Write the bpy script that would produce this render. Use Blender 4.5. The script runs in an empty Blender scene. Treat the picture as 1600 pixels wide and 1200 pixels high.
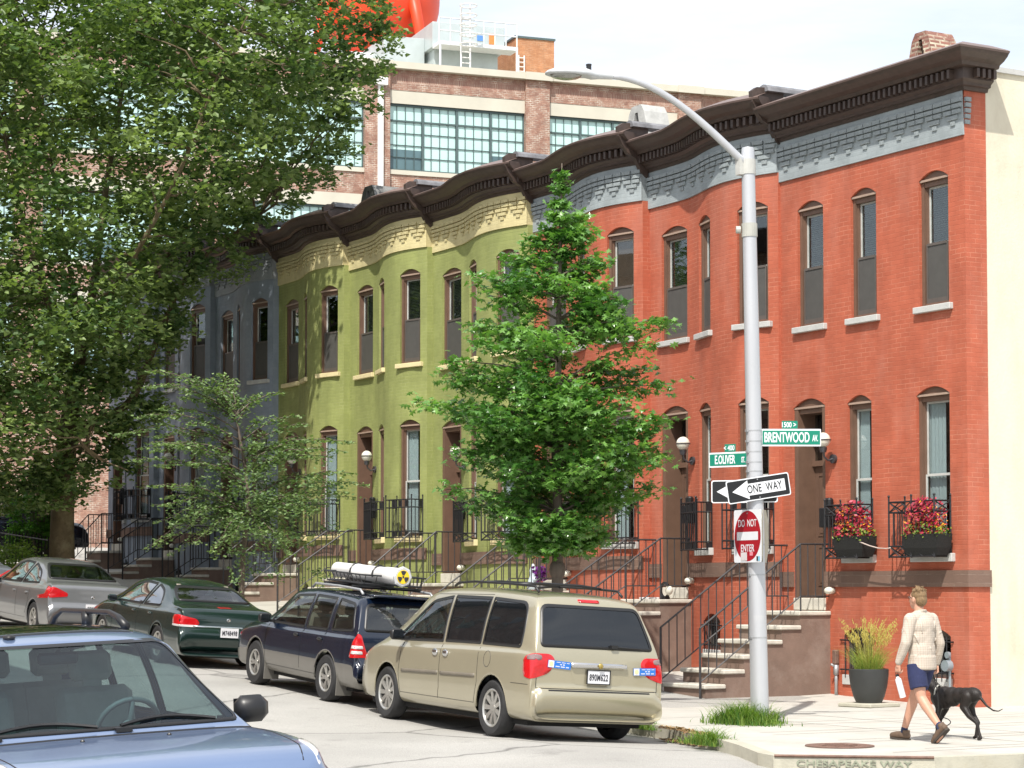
import bpy, math, random
from mathutils import Vector, Matrix
from mathutils.bvhtree import BVHTree
PI=math.pi
R=math.radians
rnd=random.Random(7)
sc=bpy.context.scene
# ---------------------------------------------------------------- camera
TH=math.atan(2000/3500.); AL=math.atan(160/3500.)
fh=Vector((-math.cos(TH),math.sin(TH),0)); rt=Vector((math.sin(TH),math.cos(TH),0)); u0=Vector((0,0,1))
fw=fh*math.cos(AL)+u0*math.sin(AL); up=u0*math.cos(AL)-fh*math.sin(AL)
CAM=Vector((25.65,-22.50,1.79))
cd=bpy.data.cameras.new('camera'); cam=bpy.data.objects.new('camera',cd); sc.collection.objects.link(cam)
cam.matrix_world=Matrix(((rt.x,up.x,-fw.x,CAM.x),(rt.y,up.y,-fw.y,CAM.y),(rt.z,up.z,-fw.z,CAM.z),(0,0,0,1)))
cd.lens=78.75; cd.sensor_width=36; cd.shift_y=158/1600.; cd.clip_end=3000; cd.clip_start=.1
sc.camera=cam
sc.render.resolution_x=1024; sc.render.resolution_y=768
# ---------------------------------------------------------------- sun, sky
SUN_AZ=Vector((.700,-.714)); SUN_EL=R(54)
sd=Vector((SUN_AZ.x*math.cos(SUN_EL),SUN_AZ.y*math.cos(SUN_EL),math.sin(SUN_EL)))
sl=bpy.data.lights.new('sun','SUN'); sl.energy=4.7; sl.angle=R(.55); sl.color=(1,.955,.88)
so=bpy.data.objects.new('sun',sl); sc.collection.objects.link(so)
so.rotation_euler=sd.to_track_quat('Z','Y').to_euler()
so.location=(10,-30,40)
w=bpy.data.worlds.new('World'); sc.world=w; w.use_nodes=True
nt=w.node_tree; nt.nodes.clear()
def wn(t,**k):
    n=nt.nodes.new(t)
    for a,b in k.items(): setattr(n,a,b)
    return n
wo=wn('ShaderNodeOutputWorld'); bg=wn('ShaderNodeBackground'); sky=wn('ShaderNodeTexSky')
sky.sky_type='NISHITA'; sky.sun_disc=False; sky.sun_elevation=SUN_EL; sky.sun_rotation=math.atan2(SUN_AZ.x,SUN_AZ.y)
sky.air_density=1.0; sky.dust_density=2.0; sky.ozone_density=1.0; sky.altitude=50
tc=wn('ShaderNodeTexCoord'); mp=wn('ShaderNodeMapping'); mp.inputs['Scale'].default_value=(1,1,5)
cn=wn('ShaderNodeTexNoise'); cn.inputs['Scale'].default_value=3.2; cn.inputs['Detail'].default_value=7; cn.inputs['Roughness'].default_value=.6
cr=wn('ShaderNodeValToRGB'); cr.color_ramp.elements[0].position=.38; cr.color_ramp.elements[1].position=.78
cr.color_ramp.elements[0].color=(.50,.50,.50,1); cr.color_ramp.elements[1].color=(.9,.9,.9,1)
mx=wn('ShaderNodeMixRGB'); mx.inputs[2].default_value=(7.3,7.45,7.7,1)
nt.links.new(tc.outputs['Generated'],mp.inputs[0]); nt.links.new(mp.outputs[0],cn.inputs['Vector'])
nt.links.new(cn.outputs['Fac'],cr.inputs[0]); nt.links.new(cr.outputs[0],mx.inputs[0])
nt.links.new(sky.outputs[0],mx.inputs[1]); nt.links.new(mx.outputs[0],bg.inputs[0]); nt.links.new(bg.outputs[0],wo.inputs[0])
bg.inputs[1].default_value=.15
vs=sc.view_settings; vs.view_transform='Standard'; vs.look='None'; vs.gamma=1; vs.exposure=.26
# ---------------------------------------------------------------- helpers
COL=sc.collection
def tag(o,label=None,cat=None,group=None,kind=None):
    if label: o['label']=label
    if cat: o['category']=cat
    if group: o['group']=group
    if kind: o['kind']=kind
    return o
def empty(name,loc=(0,0,0),rz=0,label=None,cat=None,group=None):
    o=bpy.data.objects.new(name,None); COL.objects.link(o); o.location=loc; o.rotation_euler=(0,0,rz); o.empty_display_size=.3
    return tag(o,label,cat,group)
class MB:
    def __init__(s,M=None): s.v=[];s.f=[];s.mi=[];s.uv={};s.M=M;s.cur=0
    def av(s,p):
        p=Vector(p)
        if s.M is not None: p=s.M@p
        s.v.append(p); return len(s.v)-1
    def face(s,idx,uv=None):
        s.f.append(tuple(idx)); s.mi.append(s.cur)
        if uv: s.uv[len(s.f)-1]=uv
    def quad(s,a,b,c,d,uv=None): s.face([s.av(a),s.av(b),s.av(c),s.av(d)],uv)
    def poly(s,pts,uv=None): s.face([s.av(p) for p in pts],uv)
    def box(s,x0,x1,y0,y1,z0,z1,tap=0):
        i=len(s.v); t=tap
        for z,k in ((z0,0),(z1,t)):
            for x,y in ((x0+k,y0+k),(x1-k,y0+k),(x1-k,y1-k),(x0+k,y1-k)): s.av((x,y,z))
        for q in ((3,2,1,0),(4,5,6,7),(0,1,5,4),(1,2,6,5),(2,3,7,6),(3,0,4,7)): s.face([i+j for j in q])
    def cbox(s,c,sz,M=None):
        o=s.M
        if M is not None: s.M=(o@M) if o is not None else M
        s.box(c[0]-sz[0]/2,c[0]+sz[0]/2,c[1]-sz[1]/2,c[1]+sz[1]/2,c[2]-sz[2]/2,c[2]+sz[2]/2); s.M=o
    def bbox(s,x0,x1,y0,y1,z0,z1,b=.01):   # box with chamfered edges
        i=len(s.v); L=[(z0,b),(z0+b,0),(z1-b,0),(z1,b)]
        for z,k in L:
            for x,y in ((x0+b,y0+k),(x1-b,y0+k),(x1-k,y0+b),(x1-k,y1-b),(x1-b,y1-k),(x0+b,y1-k),(x0+k,y1-b),(x0+k,y0+b)): s.av((x,y,z))
        s.face([i+7-j for j in range(8)]); s.face([i+24+j for j in range(8)])
        for r in range(3):
            for j in range(8): s.face([i+8*r+j,i+8*r+(j+1)%8,i+8*r+8+(j+1)%8,i+8*r+8+j])
    def tube(s,pts,r,n=6,cap=True):
        pts=[Vector(p) for p in pts]; rr=r if isinstance(r,(list,tuple)) else [r]*len(pts)
        rings=[]; pu=None
        for k,p in enumerate(pts):
            d=(pts[min(k+1,len(pts)-1)]-pts[max(k-1,0)])
            if d.length<1e-9: d=Vector((0,0,1))
            d.normalize()
            a=pu if pu is not None else (Vector((0,0,1)) if abs(d.z)<.9 else Vector((1,0,0)))
            e=d.cross(a); 
            if e.length<1e-6: e=d.orthogonal()
            e.normalize(); g=e.cross(d).normalized(); pu=g
            rings.append([s.av(p+(e*math.cos(2*PI*j/n)+g*math.sin(2*PI*j/n))*rr[k]) for j in range(n)])
        for k in range(len(rings)-1):
            for j in range(n): s.face([rings[k][j],rings[k+1][j],rings[k+1][(j+1)%n],rings[k][(j+1)%n]])
        if cap: s.face(rings[0]); s.face(rings[-1][::-1])
    def bar(s,a,b,w=.02,n=4): s.tube([a,b],w*.7071,n)
    def lathe(s,prof,c=(0,0,0),n=20,sx=1,sy=1,cap=True):
        rings=[]
        for r,z in prof: rings.append([s.av((c[0]+r*sx*math.cos(2*PI*j/n),c[1]+r*sy*math.sin(2*PI*j/n),c[2]+z)) for j in range(n)])
        for k in range(len(rings)-1):
            for j in range(n): s.face([rings[k][j],rings[k][(j+1)%n],rings[k+1][(j+1)%n],rings[k+1][j]])
        if cap: s.face(rings[0][::-1]); s.face(rings[-1])
    def prism(s,pts,ax,a,b):   # polygon pts (2d) extruded along axis ax from a to b
        def mk(p,t):
            q=[p[0],p[1]]; q.insert(ax,t); return q
        i=len(s.v); n=len(pts)
        for t in (a,b):
            for p in pts: s.av(mk(p,t))
        s.face([i+j for j in range(n)][::-1]); s.face([i+n+j for j in range(n)])
        for j in range(n): s.face([i+j,i+(j+1)%n,i+n+(j+1)%n,i+n+j])
    def sphere(s,c,r,n=12,m=8,sc=(1,1,1)):
        rings=[]
        for k in range(1,m):
            t=PI*k/m; rings.append([s.av((c[0]+r*sc[0]*math.sin(t)*math.cos(2*PI*j/n),c[1]+r*sc[1]*math.sin(t)*math.sin(2*PI*j/n),c[2]+r*sc[2]*math.cos(t))) for j in range(n)])
        T=s.av((c[0],c[1],c[2]+r*sc[2])); B=s.av((c[0],c[1],c[2]-r*sc[2]))
        for j in range(n): s.face([T,rings[0][j],rings[0][(j+1)%n]]); s.face([B,rings[-1][(j+1)%n],rings[-1][j]])
        for k in range(len(rings)-1):
            for j in range(n): s.face([rings[k][j],rings[k+1][j],rings[k+1][(j+1)%n],rings[k][(j+1)%n]])
    def build(s,name,mats,parent=None,smooth=False,recalc=True,bevel=0,M=None,auto=None):
        me=bpy.data.meshes.new(name)
        me.from_pydata([tuple(v) for v in s.v],[],s.f)
        if not isinstance(mats,(list,tuple)): mats=[mats]
        for m in mats: me.materials.append(m)
        me.polygons.foreach_set('material_index',s.mi)
        if s.uv:
            ul=me.uv_layers.new(name='UVMap')
            for fi,uv in s.uv.items():
                ls=me.polygons[fi].loop_start
                for k,c in enumerate(uv): ul.data[ls+k].uv=c
        me.validate()
        if recalc:
            import bmesh
            bm=bmesh.new(); bm.from_mesh(me); bmesh.ops.recalc_face_normals(bm,faces=bm.faces); bm.to_mesh(me); bm.free()
        if smooth: me.polygons.foreach_set('use_smooth',[True]*len(me.polygons))
        if smooth and auto: me.set_sharp_from_angle(angle=R(auto))
        o=bpy.data.objects.new(name,me); COL.objects.link(o)
        if parent: o.parent=parent
        if bevel:
            b=o.modifiers.new('bevel','BEVEL'); b.width=bevel; b.segments=2; b.limit_method='ANGLE'
        return o
# ---------------------------------------------------------------- materials
def nodes(m):
    m.use_nodes=True; t=m.node_tree; return t,t.nodes['Principled BSDF']
def N(t,ty,**k):
    n=t.nodes.new(ty)
    for a,b in k.items():
        if a in n.inputs: n.inputs[a].default_value=b
        else: setattr(n,a,b)
    return n
def pm(name,c,rough=.6,metal=0,var=.12,scale=6,bump=0,bscale=60,coat=0,spec=.5,stretch=None,dirt=None,dscale=1.5):
    m=bpy.data.materials.new(name); t,b=nodes(m)
    b.inputs['Roughness'].default_value=rough; b.inputs['Metallic'].default_value=metal; b.inputs['Specular IOR Level'].default_value=spec
    if coat: b.inputs['Coat Weight'].default_value=coat; b.inputs['Coat Roughness'].default_value=.04
    g=N(t,'ShaderNodeNewGeometry'); 
    src=g.outputs['Position']
    if stretch:
        mpn=N(t,'ShaderNodeMapping'); mpn.inputs['Scale'].default_value=stretch; t.links.new(src,mpn.inputs[0]); src=mpn.outputs[0]
    n=N(t,'ShaderNodeTexNoise',Scale=scale,Detail=5.,Roughness=.6); t.links.new(src,n.inputs['Vector'])
    r=N(t,'ShaderNodeMapRange'); r.inputs[1].default_value=.3; r.inputs[2].default_value=.7; r.inputs[3].default_value=1-var; r.inputs[4].default_value=1+var
    t.links.new(n.outputs['Fac'],r.inputs[0])
    mxx=N(t,'ShaderNodeVectorMath',operation='SCALE'); mxx.inputs[0].default_value=c[:3]; t.links.new(r.outputs[0],mxx.inputs['Scale'])
    out=mxx.outputs[0]
    if dirt:
        n2=N(t,'ShaderNodeTexNoise',Scale=dscale,Detail=8.,Roughness=.7); t.links.new(src,n2.inputs['Vector'])
        r2=N(t,'ShaderNodeMapRange'); r2.inputs[1].default_value=.5; r2.inputs[2].default_value=.72; r2.inputs[4].default_value=.75
        t.links.new(n2.outputs['Fac'],r2.inputs[0])
        mm=N(t,'ShaderNodeMixRGB'); mm.inputs[2].default_value=(*dirt,1); t.links.new(r2.outputs[0],mm.inputs[0]); t.links.new(out,mm.inputs[1]); out=mm.outputs[0]
    t.links.new(out,b.inputs['Base Color'])
    if bump:
        n3=N(t,'ShaderNodeTexNoise',Scale=bscale,Detail=4.); t.links.new(g.outputs['Position'],n3.inputs['Vector'])
        bp=N(t,'ShaderNodeBump',Strength=bump,Distance=.01); t.links.new(n3.outputs['Fac'],bp.inputs['Height']); t.links.new(bp.outputs[0],b.inputs['Normal'])
    return m
def brick(name,c1,c2,mortar,bw=.215,rh=.072,ms=.006,mfac=.5,bump=.5,patch=None,pale=0,rough=.75,bdist=.006):
    """brickwork on the UV map (metres)"""
    m=bpy.data.materials.new(name); t,b=nodes(m); b.inputs['Roughness'].default_value=rough
    tcn=N(t,'ShaderNodeTexCoord')
    wob=N(t,'ShaderNodeTexNoise',Scale=1.3,Detail=2.); t.links.new(tcn.outputs['UV'],wob.inputs['Vector'])
    wv=N(t,'ShaderNodeVectorMath',operation='SCALE',Scale=.03); t.links.new(wob.outputs['Color'],wv.inputs[0])
    ad=N(t,'ShaderNodeVectorMath',operation='ADD'); t.links.new(tcn.outputs['UV'],ad.inputs[0]); t.links.new(wv.outputs[0],ad.inputs[1])
    br=N(t,'ShaderNodeTexBrick',Scale=1.); br.offset=.5
    br.inputs['Brick Width'].default_value=bw; br.inputs['Row Height'].default_value=rh; br.inputs['Mortar Size'].default_value=ms
    br.inputs['Mortar Smooth'].default_value=.2; br.inputs['Bias'].default_value=0
    br.inputs['Color1'].default_value=(*c1,1); br.inputs['Color2'].default_value=(*c2,1); br.inputs['Mortar'].default_value=(*c1,1)
    t.links.new(ad.outputs[0],br.inputs['Vector'])
    n=N(t,'ShaderNodeTexNoise',Scale=2.3,Detail=6.,Roughness=.65); t.links.new(tcn.outputs['UV'],n.inputs['Vector'])
    rr=N(t,'ShaderNodeMapRange'); rr.inputs[1].default_value=.42; rr.inputs[2].default_value=.62; rr.inputs[3].default_value=0; rr.inputs[4].default_value=mfac
    t.links.new(n.outputs['Fac'],rr.inputs[0])
    mul=N(t,'ShaderNodeMath',operation='MULTIPLY'); t.links.new(br.outputs['Fac'],mul.inputs[0]); t.links.new(rr.outputs[0],mul.inputs[1])
    m1=N(t,'ShaderNodeMixRGB'); m1.inputs[2].default_value=(*mortar,1); t.links.new(mul.outputs[0],m1.inputs[0]); t.links.new(br.outputs['Color'],m1.inputs[1])
    n2=N(t,'ShaderNodeTexNoise',Scale=.9,Detail=7.,Roughness=.7); t.links.new(tcn.outputs['UV'],n2.inputs['Vector'])
    r2=N(t,'ShaderNodeMapRange'); r2.inputs[1].default_value=.3; r2.inputs[2].default_value=.7; r2.inputs[3].default_value=.84; r2.inputs[4].default_value=1.14
    t.links.new(n2.outputs['Fac'],r2.inputs[0])
    sm=N(t,'ShaderNodeVectorMath',operation='SCALE'); t.links.new(m1.outputs[0],sm.inputs[0]); t.links.new(r2.outputs[0],sm.inputs['Scale'])
    n5=N(t,'ShaderNodeTexNoise',Scale=1.,Detail=4.,Roughness=.6); m5=N(t,'ShaderNodeMapping'); m5.inputs['Scale'].default_value=(2.6,.5,1); t.links.new(tcn.outputs['UV'],m5.inputs[0]); t.links.new(m5.outputs[0],n5.inputs['Vector'])
    r5=N(t,'ShaderNodeMapRange'); r5.inputs[1].default_value=.38; r5.inputs[2].default_value=.6; r5.inputs[3].default_value=.90; r5.inputs[4].default_value=1.03; t.links.new(n5.outputs['Fac'],r5.inputs[0])
    s5=N(t,'ShaderNodeVectorMath',operation='SCALE'); t.links.new(sm.outputs[0],s5.inputs[0]); t.links.new(r5.outputs[0],s5.inputs['Scale'])
    out=s5.outputs[0]
    if patch:
        n4=N(t,'ShaderNodeTexNoise',Scale=.55,Detail=6.,Roughness=.6); mpn=N(t,'ShaderNodeMapping'); mpn.inputs['Location'].default_value=(3,5,0); mpn.inputs['Scale'].default_value=(2.2,.8,1)
        t.links.new(tcn.outputs['UV'],mpn.inputs[0]); t.links.new(mpn.outputs[0],n4.inputs['Vector'])
        r4=N(t,'ShaderNodeMapRange'); r4.inputs[1].default_value=.5; r4.inputs[2].default_value=.75; r4.inputs[4].default_value=pale
        t.links.new(n4.outputs['Fac'],r4.inputs[0])
        mp4=N(t,'ShaderNodeMixRGB'); mp4.inputs[2].default_value=(*patch,1); t.links.new(r4.outputs[0],mp4.inputs[0]); t.links.new(out,mp4.inputs[1]); out=mp4.outputs[0]
    t.links.new(out,b.inputs['Base Color'])
    nb=N(t,'ShaderNodeTexNoise',Scale=45.,Detail=3.); t.links.new(tcn.outputs['UV'],nb.inputs['Vector'])
    hh=N(t,'ShaderNodeMath',operation='MULTIPLY_ADD'); hh.inputs[1].default_value=-1.; t.links.new(br.outputs['Fac'],hh.inputs[0])
    hs=N(t,'ShaderNodeMath',operation='MULTIPLY'); hs.inputs[1].default_value=.6; t.links.new(nb.outputs['Fac'],hs.inputs[0]); t.links.new(hs.outputs[0],hh.inputs[2])
    bp=N(t,'ShaderNodeBump',Strength=bump,Distance=bdist); t.links.new(hh.outputs[0],bp.inputs['Height']); t.links.new(bp.outputs[0],b.inputs['Normal'])
    return m
def glassm(name,tint=(.55,.62,.62),refl=.12,rough=.02,dark=0.,dcol=(.012,.015,.018)):
    """thin window pane: tinted see-through with mirror-like reflection"""
    m=bpy.data.materials.new(name); m.use_nodes=True; t=m.node_tree; t.nodes.clear()
    o=N(t,'ShaderNodeOutputMaterial'); tr=N(t,'ShaderNodeBsdfTransparent'); tr.inputs[0].default_value=(*tint,1)
    df=N(t,'ShaderNodeBsdfDiffuse'); df.inputs[0].default_value=(*dcol,1)
    gl=N(t,'ShaderNodeBsdfGlossy'); gl.inputs['Roughness'].default_value=rough; gl.inputs['Color'].default_value=(.95,.97,1,1)
    m0=N(t,'ShaderNodeMixShader'); m0.inputs[0].default_value=dark; t.links.new(tr.outputs[0],m0.inputs[1]); t.links.new(df.outputs[0],m0.inputs[2])
    ge=N(t,'ShaderNodeNewGeometry'); dt=N(t,'ShaderNodeVectorMath',operation='DOT_PRODUCT'); t.links.new(ge.outputs['Normal'],dt.inputs[0]); t.links.new(ge.outputs['Incoming'],dt.inputs[1])
    ab=N(t,'ShaderNodeMath',operation='ABSOLUTE'); t.links.new(dt.outputs['Value'],ab.inputs[0]); su=N(t,'ShaderNodeMath',operation='SUBTRACT'); su.inputs[0].default_value=1; su.use_clamp=True; t.links.new(ab.outputs[0],su.inputs[1])
    pw=N(t,'ShaderNodeMath',operation='POWER'); pw.inputs[1].default_value=5; t.links.new(su.outputs[0],pw.inputs[0])
    ad=N(t,'ShaderNodeMath',operation='MULTIPLY_ADD'); ad.inputs[1].default_value=.95; ad.inputs[2].default_value=.045+refl; ad.use_clamp=True; t.links.new(pw.outputs[0],ad.inputs[0]); m1=N(t,'ShaderNodeMixShader'); t.links.new(ad.outputs[0],m1.inputs[0]); t.links.new(m0.outputs[0],m1.inputs[1]); t.links.new(gl.outputs[0],m1.inputs[2])
    t.links.new(m1.outputs[0],o.inputs[0]); return m
def leafm(name,c1,c2,trans=.35,rough=.45,spec=.4):
    m=bpy.data.materials.new(name); t,b=nodes(m)
    a=N(t,'ShaderNodeAttribute'); a.attribute_name='leaf'
    mxx=N(t,'ShaderNodeMixRGB'); mxx.inputs[1].default_value=(*c1,1); mxx.inputs[2].default_value=(*c2,1); t.links.new(a.outputs['Fac'],mxx.inputs[0])
    t.links.new(mxx.outputs[0],b.inputs['Base Color']); b.inputs['Roughness'].default_value=rough; b.inputs['Specular IOR Level'].default_value=spec
    tl=N(t,'ShaderNodeBsdfTranslucent'); s2=N(t,'ShaderNodeVectorMath',operation='MULTIPLY'); s2.inputs[1].default_value=(1.3,1.5,.5); t.links.new(mxx.outputs[0],s2.inputs[0]); t.links.new(s2.outputs[0],tl.inputs[0])
    ms=N(t,'ShaderNodeMixShader'); ms.inputs[0].default_value=trans; t.links.new(b.outputs[0],ms.inputs[1]); t.links.new(tl.outputs[0],ms.inputs[2])
    t.links.new(ms.outputs[0],t.nodes['Material Output'].inputs[0]); return m
def text_mesh(txt,size,M,mat,parent,name='lettering',ext=.001,sx=1.,align='CENTER',spacing=1.,bold=0.):
    cu=bpy.data.curves.new(name,'FONT'); cu.body=txt; cu.size=size; cu.align_x=align; cu.align_y='CENTER'; cu.extrude=ext; cu.space_character=spacing; cu.offset=bold
    ob=bpy.data.objects.new(name,cu); COL.objects.link(ob); bpy.context.view_layer.update()
    me=bpy.data.meshes.new_from_object(ob.evaluated_get(bpy.context.evaluated_depsgraph_get()))
    bpy.data.objects.remove(ob)
    me.transform(M@Matrix.Diagonal((sx,1,1,1))); me.materials.clear(); me.materials.append(mat)
    o=bpy.data.objects.new(name,me); COL.objects.link(o)
    if parent: o.parent=parent
    return o
def frame_mat(o,x,y,z): # columns
    return Matrix(((x[0],y[0],z[0],o[0]),(x[1],y[1],z[1],o[1]),(x[2],y[2],z[2],o[2]),(0,0,0,1)))
# terrain: gentle climb to the left along the street
def sg(x): return .069*math.log1p(math.exp(min(60,(-x-3.)))) if x>-40 else .069*37+.02*(-x-40)
def road_z(x,y): # camber: gutter low near the kerb
    s=max(sg(x),.06*math.log1p(math.exp(min(60,-x-1.))))+.07*min(1,max(0,-x/3.))*min(1,max(0,(18+x)/5.))
    c=-.16
    if y<-6.2: c=-.17+min(.14,max(0,(-6.6-y))*.055)
    if x>3: k=min(1,(x-3)/4.); c=c*(1-k)+(-.15)*k
    return s+c
# ================================================================ materials
M={}
M['red']=brick('red_paint',(.405,.098,.050),(.445,.112,.058),(.60,.24,.15),patch=(.50,.21,.15),pale=.5,mfac=.65)
M['green']=brick('green_paint',(.265,.295,.095),(.29,.32,.105),(.42,.44,.20),patch=(.19,.22,.08),pale=.3,mfac=.45)
M['blue']=brick('blue_paint',(.235,.275,.33),(.255,.295,.35),(.25,.29,.33),patch=(.18,.21,.25),pale=.3,mfac=.4)
M['grey_f']=brick('grey_paint',(.30,.34,.35),(.33,.37,.38),(.45,.48,.48),mfac=.3)
M['yellow_f']=brick('yellow_paint',(.60,.52,.27),(.64,.56,.30),(.8,.72,.42),mfac=.3)
M['blue_f']=brick('pale_blue_paint',(.27,.29,.31),(.29,.31,.33),(.4,.42,.44),mfac=.3)
M['band']=brick('brownstone_band',(.17,.105,.078),(.20,.125,.093),(.34,.27,.22),bw=.6,rh=.125,mfac=.5)
M['stucco']=pm('cream_stucco',(.66,.61,.48),.85,var=.07,scale=2.2,bump=.45,bscale=22,dirt=(.52,.45,.34),dscale=.9,stretch=(1,1,.45))
M['brown']=pm('brown_wood_paint',(.15,.088,.060),.5,var=.12,scale=5)
M['brown_hi']=pm('brown_trim_edge',(.36,.26,.20),.5,var=.1)
M['cornice']=pm('cornice_brown',(.062,.042,.034),.5,var=.25,scale=9)
M['tar']=pm('roof_tar',(.17,.17,.18),.55,var=.4,scale=4,bump=.6,bscale=14)
M['coping']=pm('coping_metal',(.17,.12,.105),.45,var=.2,scale=3)
M['tread']=pm('step_stone',(.56,.53,.46),.8,var=.12,scale=5,bump=.3,dirt=(.36,.33,.28),dscale=3)
M['brownstone']=pm('brownstone',(.20,.135,.105),.8,var=.2,scale=2.2,bump=.4,bscale=40,dirt=(.30,.23,.19),dscale=1.6)
M['stone']=pm('sill_stone',(.48,.48,.46),.8,var=.1,scale=6,bump=.2)
M['ysill']=pm('sill_yellow_paint',(.70,.60,.34),.7,var=.08)
M['iron']=pm('black_iron',(.012,.012,.014),.45,var=.2)
M['railp']=pm('rail_paint',(.035,.033,.035),.45,var=.25,scale=20)
M['glass']=glassm('window_glass',tint=(.8,.85,.85),refl=.03)
M['screen']=pm('insect_screen',(.075,.072,.066),.6,var=.1)
M['sash']=pm('sash_dark',(.10,.085,.075),.5)
M['sashw']=pm('sash_pale',(.50,.50,.47),.5)
M['blind']=pm('white_blind',(.62,.64,.65),.7,var=.05)
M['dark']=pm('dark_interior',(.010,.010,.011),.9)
M['white']=pm('white_paint',(.75,.75,.73),.5,var=.05)
M['globe']=pm('lamp_globe',(.72,.70,.60),.25,var=.05)
M['galv']=pm('galvanised_steel',(.42,.43,.44),.42,metal=.55,var=.12,scale=14)
M['door']=pm('door_brown',(.135,.080,.056),.45,var=.1,scale=5)
# ================================================================ ground
def sheet(name,poly_fn,x0,x1,y0,y1,nx,ny,zf,mat,xs=None,ys=None):
    xs=xs or [x0+(x1-x0)*i/nx for i in range(nx+1)]; ys=ys or [y0+(y1-y0)*j/ny for j in range(ny+1)]
    mb=MB(); idx={}
    for i,x in enumerate(xs):
        for j,y in enumerate(ys): idx[i,j]=mb.av((x,y,zf(x,y)))
    for i in range(len(xs)-1):
        for j in range(len(ys)-1): mb.face([idx[i,j],idx[i+1,j],idx[i+1,j+1],idx[i,j+1]])
    return tag(mb.build(name,mat,smooth=True,recalc=False),kind='structure')
def asphalt():
    m=bpy.data.materials.new('asphalt'); t,b=nodes(m); b.inputs['Roughness'].default_value=.85
    g=N(t,'ShaderNodeNewGeometry')
    n1=N(t,'ShaderNodeTexNoise',Scale=90.,Detail=3.); n2=N(t,'ShaderNodeTexNoise',Scale=.5,Detail=6.); n3=N(t,'ShaderNodeTexVoronoi',Scale=.33); n3.feature='DISTANCE_TO_EDGE'
    wv=N(t,'ShaderNodeTexNoise',Scale=1.2,Detail=5.); mixv=N(t,'ShaderNodeMixRGB'); mixv.inputs[0].default_value=.35
    t.links.new(g.outputs['Position'],wv.inputs['Vector']); t.links.new(g.outputs['Position'],mixv.inputs[1]); t.links.new(wv.outputs['Color'],mixv.inputs[2]); t.links.new(mixv.outputs[0],n3.inputs['Vector'])
    for n in (n1,n2): t.links.new(g.outputs['Position'],n.inputs['Vector'])
    r1=N(t,'ShaderNodeMapRange'); r1.inputs[1].default_value=.3; r1.inputs[2].default_value=.7; r1.inputs[3].default_value=.72; r1.inputs[4].default_value=1.28; t.links.new(n1.outputs['Fac'],r1.inputs[0])
    r2=N(t,'ShaderNodeMapRange'); r2.inputs[1].default_value=.3; r2.inputs[2].default_value=.7; r2.inputs[3].default_value=.86; r2.inputs[4].default_value=1.12; t.links.new(n2.outputs['Fac'],r2.inputs[0])
    r3=N(t,'ShaderNodeMapRange'); r3.inputs[1].default_value=0; r3.inputs[2].default_value=.014; r3.inputs[3].default_value=.42; r3.inputs[4].default_value=1.; t.links.new(n3.outputs[0],r3.inputs[0])
    a=N(t,'ShaderNodeMath',operation='MULTIPLY'); c=N(t,'ShaderNodeMath',operation='MULTIPLY'); t.links.new(r1.outputs[0],a.inputs[0]); t.links.new(r2.outputs[0],a.inputs[1]); t.links.new(a.outputs[0],c.inputs[0]); t.links.new(r3.outputs[0],c.inputs[1])
    st=N(t,'ShaderNodeTexNoise',Scale=1.1,Detail=7.,Roughness=.7); t.links.new(g.outputs['Position'],st.inputs['Vector']); r6=N(t,'ShaderNodeMapRange'); r6.inputs[1].default_value=.58; r6.inputs[2].default_value=.72; r6.inputs[3].default_value=1.; r6.inputs[4].default_value=.74; t.links.new(st.outputs['Fac'],r6.inputs[0])
    c2=N(t,'ShaderNodeMath',operation='MULTIPLY'); t.links.new(c.outputs[0],c2.inputs[0]); t.links.new(r6.outputs[0],c2.inputs[1]); c=c2
    s=N(t,'ShaderNodeVectorMath',operation='SCALE'); s.inputs[0].default_value=(.36,.35,.325); t.links.new(c.outputs[0],s.inputs['Scale']); t.links.new(s.outputs[0],b.inputs['Base Color'])
    bp=N(t,'ShaderNodeBump',Strength=.5,Distance=.006); t.links.new(n1.outputs['Fac'],bp.inputs['Height']); t.links.new(bp.outputs[0],b.inputs['Normal'])
    return m
M['asphalt']=asphalt()
M['concrete']=pm('pavement_concrete',(.47,.455,.41),.85,var=.08,scale=2,bump=.3,bscale=70,dirt=(.36,.33,.28),dscale=.55)
M['concrete_old']=pm('old_concrete',(.44,.42,.34),.85,var=.15,scale=5,bump=.4,bscale=40,dirt=(.30,.27,.20),dscale=2.5)
M['earth']=pm('earth',(.20,.19,.14),.9,var=.2,scale=.5)
# base terrain
sheet('ground',None,-400,300,-300,400,70,70,lambda x,y:sg(max(x,-120))-.30,M['earth'])
xs=[-120+4*i for i in range(24)]+[-24+1.*i for i in range(60)]+[36,50,80]
ys=[-80,-40,-25,-16,-12,-10,-9.2,-8.4,-7.6,-7.0,-6.6,-6.2,-5.5,-4.,-2,0.05,3,8,20]
road=sheet('road',None,0,0,0,0,0,0,lambda x,y:road_z(x,y),M['asphalt'],xs,ys)
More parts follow.
